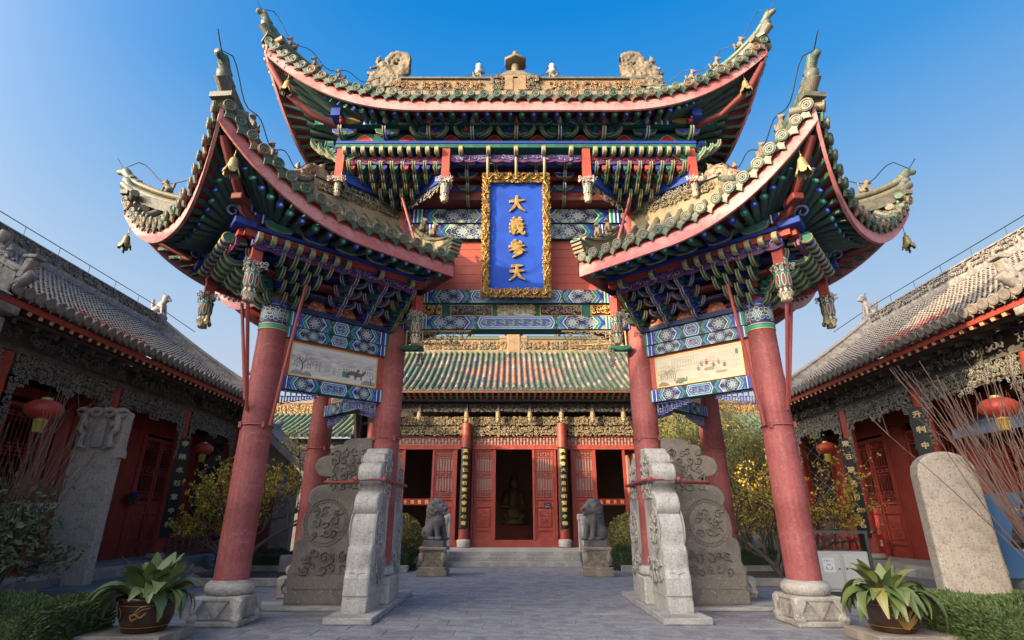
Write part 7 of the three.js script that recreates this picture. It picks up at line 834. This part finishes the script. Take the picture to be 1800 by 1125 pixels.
for (const s of [-1, 1]) {
  const bl = single('stone_block', s < 0 ? 'low pale stone block under the upright-leaved pot plant' : 'low pale stone block under the drooping-leaved pot plant', 'block', new GB().rbox(1.1, .13, .8, s * 5.08, .065, -8.1, .015), mat.tanStone);
  const t = thing('potted_plant', s < 0 ? 'aspidistra with upright broad leaves in brown glazed pot with a bird' : 'aspidistra with drooping broad leaves in brown glazed pot with painted grasses', 'pot plant', s * 4.98, .13, -8.1); part('pot', potGeo, mat.glazePot, t); part('soil', new GB().cyl(.32, .32, .03, 0, .37, 0, 20), mat.soil, t);
  const dec = new GB(), sf = (a, y, e = .004) => { const r = (y < .2 ? lerp(.26, .33, y / .2) : lerp(.33, .355, (y - .2) / .14)) + e; return V(Math.sin(a) * r, y, Math.cos(a) * r); }; if (s < 0) { for (const [p, w] of [[[[-.05, .22], [.15, .24], [.3, .2], [.5, .25]], .014], [[[.1, .24], [.25, .31], [.5, .34]], .01], [[[.15, .23], [.35, .29], [.62, .31]], .009], [[[-.05, .22], [.02, .17], [.2, .19]], .01]]) dec.tube(curve(p.map(([a, y]) => sf(a, y)), 12), w, 0, 5); for (let i = 0; i < 10; i++) dec.tube([sf(-.7 + Math.cos(i * .63) * .22, .24 + Math.sin(i * .63) * .07), sf(-.7 + Math.cos(i * .63 + .63) * .22, .24 + Math.sin(i * .63 + .63) * .07)], .004); } else for (let i = 0; i < 16; i++) { const a = -.35 + i * .06; dec.tube(curve([sf(-.0 + (i - 8) * .012, .06), sf(a * .9, .16), sf(a * 1.9 + .15, .24 + (i % 4) * .022)], 8), .006, 0, 4); } for (const y of [.075, .335]) for (let i = 0; i < 40; i++) dec.tube([sf(i / 40 * 6.283, y, .001), sf((i + 1) / 40 * 6.283, y, .001)], .004, 0, 4); part('pot_painting', dec, mat.potGold, t);
  const R = rng(s < 0 ? 71 : 72), G = [[.58, .21, .55, .1], [.56, .21, 1.0, .25], [.52, .2, 1.6, .35], [.64, .19, .3, .05], [.46, .21, 1.6, .5]].map((a) => { const g = blade(...a); keepUV.add(g); return g; }); const n = 64;
  for (let i = 0; i < n; i++) { const a = i * 2.4 + R(), f = i / n, k = s < 0 ? (f < .5 ? [0, 3, 0, 3][i % 4] : [1, 2, 4, 1][i % 4]) : (f < .25 ? [0, 3][i % 2] : [1, 2, 4, 2][i % 4]), l = part('leaf', G[k], mat.asp[R() < .45 ? 0 : R() < .6 ? 1 : R() < .85 ? 2 : 3], t, 'keep'), rr = .04 + .2 * f; at(l, Math.sin(a) * rr, .36, Math.cos(a) * rr, a, (R() - .5) * .2 + f * .35, (R() - .5) * .7); l.scale.setScalar((s < 0 ? .9 : .88) * (.75 + R() * .4)); }
}
// ---------------------------------------------------------------- small things round the courtyard
{ // scooter
  const t = thing('parked_scooter', 'electric scooter with blue dotted leg apron parked by the gallery', 'scooter', -8.75, 0, -17.4, .5); const wheel = (z) => { const w = part('wheel', new GB().tor(.21, .05, 0, .25, z, 0, PI / 2, 8, 24), mat.black, t); part('rim', new GB().cyl(.12, .12, .06, 0, .25, z, 14, 0, 0, PI / 2).tor(.15, .012, 0, .25, z, 0, PI / 2, 5, 20), plain(.3, .3, .32, .3, .8), w); }; wheel(.52); wheel(-.55);
  part('fork', new GB().tube([V(-.07, .25, .52), V(-.06, .7, .36), V(0, 1.0, .24)], .02).tube([V(.07, .25, .52), V(.06, .7, .36), V(0, 1.0, .24)], .02), plain(.35, .35, .37, .3, .8), t); part('handlebar', new GB().tube(curve([V(-.33, 1.02, .12), V(-.15, 1.08, .2), V(0, 1.04, .24), V(.15, 1.08, .2), V(.33, 1.02, .12)], 12), .018).sph(.12, -.3, 1.02, .16, [1.2, .7, .8]).sph(.12, .3, 1.02, .16, [1.2, .7, .8]), mat.black, t); part('basket', new GB().rbox(.36, .22, .24, 0, .88, .44, .03), plain(.32, .34, .36, .5), t); part('headlight', new GB().sph(.06, 0, .86, .57, [1.3, .8, .5]), plain(.8, .75, .6, .2), t);
  part('apron', new GB().add(sheet([0, .25, .5, .75, 1].map((f) => [-1, -.5, 0, .5, 1].map((q) => V(q * (.25 - .05 * f), lerp(.3, .92, f), .3 - .1 * f - Math.abs(q) * .12)))), M4()), canvasMat(128, 128, (c, w, h) => { c.fillStyle = '#1f5fb4'; c.fillRect(0, 0, w, h); const R = rng(4); for (let i = 0; i < 26; i++) { c.fillStyle = i % 3 ? '#a8d0e8' : '#d88ab0'; c.beginPath(); c.arc(R() * w, R() * h, 7, 0, 7); c.fill(); } }), t, 'keep'); part('body_shell', new GB().rbox(.3, .12, .7, 0, .42, -.02, .04).rbox(.3, .34, .55, 0, .58, -.45, .1), mat.black, t); part('seat', new GB().rbox(.28, .12, .7, 0, .8, -.42, .05), plain(.03, .03, .03, .6), t);
}
{ // recycling bin
  const t = thing('recycling_bin', 'grey two-door recycling bin with dark frame and blue recycling mark', 'bin', 6.95, 0, -12.6, -.3); part('cabinet', new GB().box(1.02, .78, .42, 0, .5, 0), plain(.30, .31, .32, .45, .2), t); for (const x of [-.26, .26]) { const d = part('door', new GB().rbox(.47, .68, .03, x, .5, .22, .01), plain(.34, .35, .36, .45, .2), t); part('handle', new GB().sph(.018, x - Math.sign(x) * .19, .55, .245), mat.iron, d); } part('frame', new GB().box(.06, 1.3, .46, -.55, .65, 0).box(.06, 1.3, .46, .55, .65, 0).box(1.16, .06, .5, 0, 1.27, 0).box(1.1, .09, .44, 0, .055, 0), mat.board, t);
  const sg = part('recycling_mark', new THREE.BoxGeometry(.22, .28, .006), canvasMat(128, 160, (c, w, h) => { c.fillStyle = '#b9bcbd'; c.fillRect(0, 0, w, h); c.strokeStyle = '#2a6fb0'; c.lineWidth = 9; for (let i = 0; i < 3; i++) { const a = i * 2.094 - 1.57; c.beginPath(); c.moveTo(64 + Math.cos(a - .75) * 32, 104 + Math.sin(a - .75) * 30); c.lineTo(64 + Math.cos(a) * 38, 104 + Math.sin(a) * 36); c.lineTo(64 + Math.cos(a + .75) * 32, 104 + Math.sin(a + .75) * 30); c.stroke(); } c.lineWidth = 3; ['中', '国', '大', '人'].forEach((q, i) => glyph(c, q, 14 + i * 26, 22, 20, 3)); }), t, 'keep'); sg.position.set(-.26, .62, .24);
}
for (const [i, x] of [10.3, 10.75].entries()) { const e = thing('fire_extinguisher_box', i ? 'red fire equipment box farther from the pillar behind the railing' : 'red fire equipment box next to the couplet pillar behind the railing', 'fire box', x, .5, -16.75 - i * .5); part('box', new GB().rbox(.34, .62, .3, 0, .31, 0, .02), plain(.42, .02, .03, .4), e); part('label', new THREE.BoxGeometry(.2, .16, .006), canvasMat(64, 48, (c, w, h) => { c.fillStyle = '#c9c4c0'; c.fillRect(0, 0, w, h); c.fillStyle = '#a02020'; c.fillRect(8, 8, 48, 10); c.fillRect(8, 26, 48, 6); }), e, 'keep').position.set(0, .38, .153); }
function signBoard(label, x, y, z, yaw, w, h, bg, fg, cols, rows, txt, top, bottom) { const t = thing('sign_board', label, 'sign', x, y, z, yaw); part('board', new THREE.BoxGeometry(w, h, .04), [mat.white, mat.white, mat.white, mat.white, canvasMat(256, Math.round(256 * h / w), (c, W, H) => { c.fillStyle = bg; c.fillRect(0, 0, W, H); if (top) { c.fillStyle = top; c.fillRect(0, 0, W, H * .12); } c.strokeStyle = fg; const T = [...txt]; for (let i = 0; i < cols; i++) for (let j = 0; j < rows; j++) { const q = T[(i * rows + j) % T.length], s = Math.min(W / cols * .62, H * .86 / rows * .7); glyph(c, q, W * (i + .5) / cols - s / 2, H * .14 + H * .84 * (j + .15) / rows, s, s * .1); } }, .5), mat.white], t, 'keep').position.y = h / 2; part('stand', new GB().box(.04, h, .03, -w / 2 + .05, h / 2, -.05, 0, .1).box(.04, h, .03, w / 2 - .05, h / 2, -.05, 0, .1), mat.iron, t); t.rotation.x = -.08; }
signBoard('blue board with gilt writing in three columns leaning behind the rounded stele', 9.98, .5, -13.2, -1.0, .75, 1.5, '#1d5f96', '#c8b98a', 3, 6, '石百中国名人长大百工开利');
signBoard('blue board with large gilt characters beside the photographer', 9.35, .5, -10.95, -.7, .95, 1.5, '#1d5f96', '#cfc08e', 2, 5, '清明上河图汴绣中国名');
signBoard('pink poster board with white writing behind the evergreen bush', -9.85, .5, -11.3, .7, .75, 1.35, '#a03048', '#e0c8c4', 4, 4, '清明上河图世名石百心中国人大天日', '#9fb4c0');
{ const t = thing('blue_awning', 'pale blue cloth awning under the gallery frieze above the stele', 'awning', 11.2, 3.55, -12.0); part('cloth', new GB().add(sheet([[V(0, .3, -1.2), V(0, .3, 1.2)], [V(-.55, 0, -1.2), V(-.55, 0, 1.2)], [V(-.56, -.2, -1.2), V(-.56, -.2, 1.2)]])), plain(.16, .27, .40, .8), t); }
for (const s of [-1, 1]) { const n = thing('door_notice', s < 0 ? 'small dark notice plate on the gallery door above the pink poster' : 'small dark notice plate on the gallery door beside the photographer', 'sign', s * 11.1, 2.15, -10.2, -s * PI / 2); part('plate', new GB().box(.34, .24, .014), canvasMat(96, 64, (c, w, h) => { c.fillStyle = '#161018'; c.fillRect(0, 0, w, h); c.strokeStyle = '#c8c0c0'; ['大', '人', '石'].forEach((q, i) => glyph(c, q, 10 + i * 28, 36, 20, 2.5)); c.lineWidth = 3; c.beginPath(); c.moveTo(14, 16); c.lineTo(80, 20); c.stroke(); }), n, 'keep').position.z = .06; }
{ const t = thing('door_basket', 'wicker basket with blue cloth hung on the gallery door', 'basket', -11.0, 1.95, -16.2); part('basket', new GB().lathe([[0, 0], [.13, 0], [.19, .22], [.17, .22], [.12, .03]], 0, 0, 0, 14), mat.bark, t); part('cloth', new GB().sph(.1, 0, .26, 0, [1.1, .7, 1.1]), mat.blue, t); }
{ // rocks by the planting beds
  for (const [x, z, r, l] of [[-8.6, -15.4, .42, 'pitted garden rock at the foot of the flowering shrub by the scooter'], [9.2, -14.4, .36, 'grey garden rock behind the pot plant near the blue board'], [-8.2, -14.8, .25, 'small pitted rock in front of the scooter']]) { const g = sdf([-r * 1.6, -.1, -r * 1.6], [r * 1.6, r * 1.8, r * 1.6], r * .14, (a, b, c) => Math.max(Math.hypot(a, b * 1.1, c) - r - r * .9 * (noise3(a * 5 / r * .4 + 9, b * 5 / r * .4, c * 5 / r * .4 + x) - .5), -b - .05)); single('garden_rock', l, 'rock', g, mat.tanStone).position.set(x, .02, z); }
  const b = thing('red_white_block', 'concrete block with red painted end beside the back column', 'block', -6.3, 0, -17.3, .3); part('block', new GB().rbox(1.2, .55, .5, 0, .28, 0, .03), mat.grayStone, b); part('red_end', new GB().rbox(.06, .56, .52, .6, .28, 0, .01), mat.redDoor, b);
}
for (const s of [-1, 1]) { structure('gallery_step', new GB().rbox(1.4, .25, 5, s * 8.9, .125, -13.8, .03), mat.darkSlab); structure('gallery_step', new GB().rbox(.2, .4, 3.4, s * 9.45, .2, -10.6, .03), mat.darkSlab); }
// ---------------------------------------------------------------- photographer at the edge of the courtyard
{
  const t = thing('person', 'person in black quilted jacket raising a camera beside the blue boards', 'person', 9.02, 0, -10.0, -.5);
  const body = sdf([-.42, 0, -.32], [.42, 1.8, .62], .03, (x, y, z) => { let d = dC(x, y, z, [0, .95, 0], [0, 1.42, .02], .165, .185); for (const s of [-1, 1]) { d = smin(d, dC(x, y, z, [s * .1, .92, 0], [s * .12, .5, .02], .105, .08), .04); d = smin(d, dC(x, y, z, [s * .12, .5, .02], [s * .13, .08, -.02], .075, .055), .02); d = smin(d, dC(x, y, z, [s * .13, .05, 0], [s * .15, .05, .16], .05, .045), .02); } d = smin(d, dC(x, y, z, [0, 1.45, .02], [0, 1.56, .03], .07, .06), .03); d = smin(d, dS(x, y, z, 0, 1.67, .04, .105, .85, 1.15, 1), .02); d = smin(d, dS(x, y, z, 0, 1.64, .15, .018), .02); return d; });
  part('body', body, mat.jacketDark, t); const jac = sdf([-.5, .75, -.32], [.5, 1.6, .62], .024, (x, y, z) => { let d = dC(x, y, z, [0, .92, 0], [0, 1.4, .02], .2, .205); for (const s of [-1, 1]) { d = smin(d, dC(x, y, z, [s * .2, 1.4, .02], [s * .34, 1.14, .2], .095, .085), .04); d = smin(d, dC(x, y, z, [s * .34, 1.14, .2], [s * .14, 1.46, .36], .082, .06), .03); } return d - .012 * Math.abs(Math.sin(y * 48)); }); part('jacket', jac, mat.jacketDark, t);
  part('head_skin', sdf([-.14, 1.5, -.1], [.14, 1.85, .22], .014, (x, y, z) => { let d = dS(x, y, z, 0, 1.67, .05, .108, .86, 1.15, 1); d = smin(d, dC(x, y, z, [0, 1.68, .15], [0, 1.64, .175], .014, .02), .015); d = smin(d, dC(x, y, z, [-.025, 1.6, .145], [.025, 1.6, .145], .014, .014), .012); for (const s of [-1, 1]) d = smin(d, dS(x, y, z, s * .095, 1.67, .04, .025, .5, 1.2, .8), .01); return d; }), mat.skin, t); part('hair', sdf([-.16, 1.6, -.14], [.16, 1.86, .2], .016, (x, y, z) => Math.max(dS(x, y, z, 0, 1.71, .03, .122, .9, 1.05, 1), -(y - 1.68) + (z - .03) * .6)), plain(.02, .017, .015, .6), t);
  const hand = (s) => { let pts = sdf([-.06, -.06, -.06], [.1, .12, .1], .008, (x, y, z) => { let d = dS(x, y, z, 0, 0, 0, .04, .6, 1, .9); for (let i = 0; i < 4; i++) { const yy = .03 - i * .02; d = smin(d, dC(x, y, z, [.0, yy, .03], [.03, yy + .002, .065], .0095, .009), .006); d = smin(d, dC(x, y, z, [.03, yy + .002, .065], [.065 - i * .004, yy, .05], .009, .008), .005); } d = smin(d, dC(x, y, z, [.005, .03, .0], [.045, .055, .02], .011, .009), .008); return d; }); return pts; };
  for (const s of [-1, 1]) { const h = part('hand', hand(s), mat.skin, t); h.position.set(s * .11, 1.5, .4); if (s > 0) h.rotation.y = PI; }
  const c = thing('camera', 'black camera held up by the person in the quilted jacket', 'camera', 9.02 - .19, 1.55, -10 + .4, -.5); part('camera_body', new GB().rbox(.15, .1, .07, 0, 0, 0, .015).rbox(.06, .03, .05, 0, .06, 0, .01), mat.black, c); part('lens', new GB().cyl(.04, .04, .11, 0, 0, .09, 18, PI / 2), mat.black, c);
}
renderer.render(scene, camera);
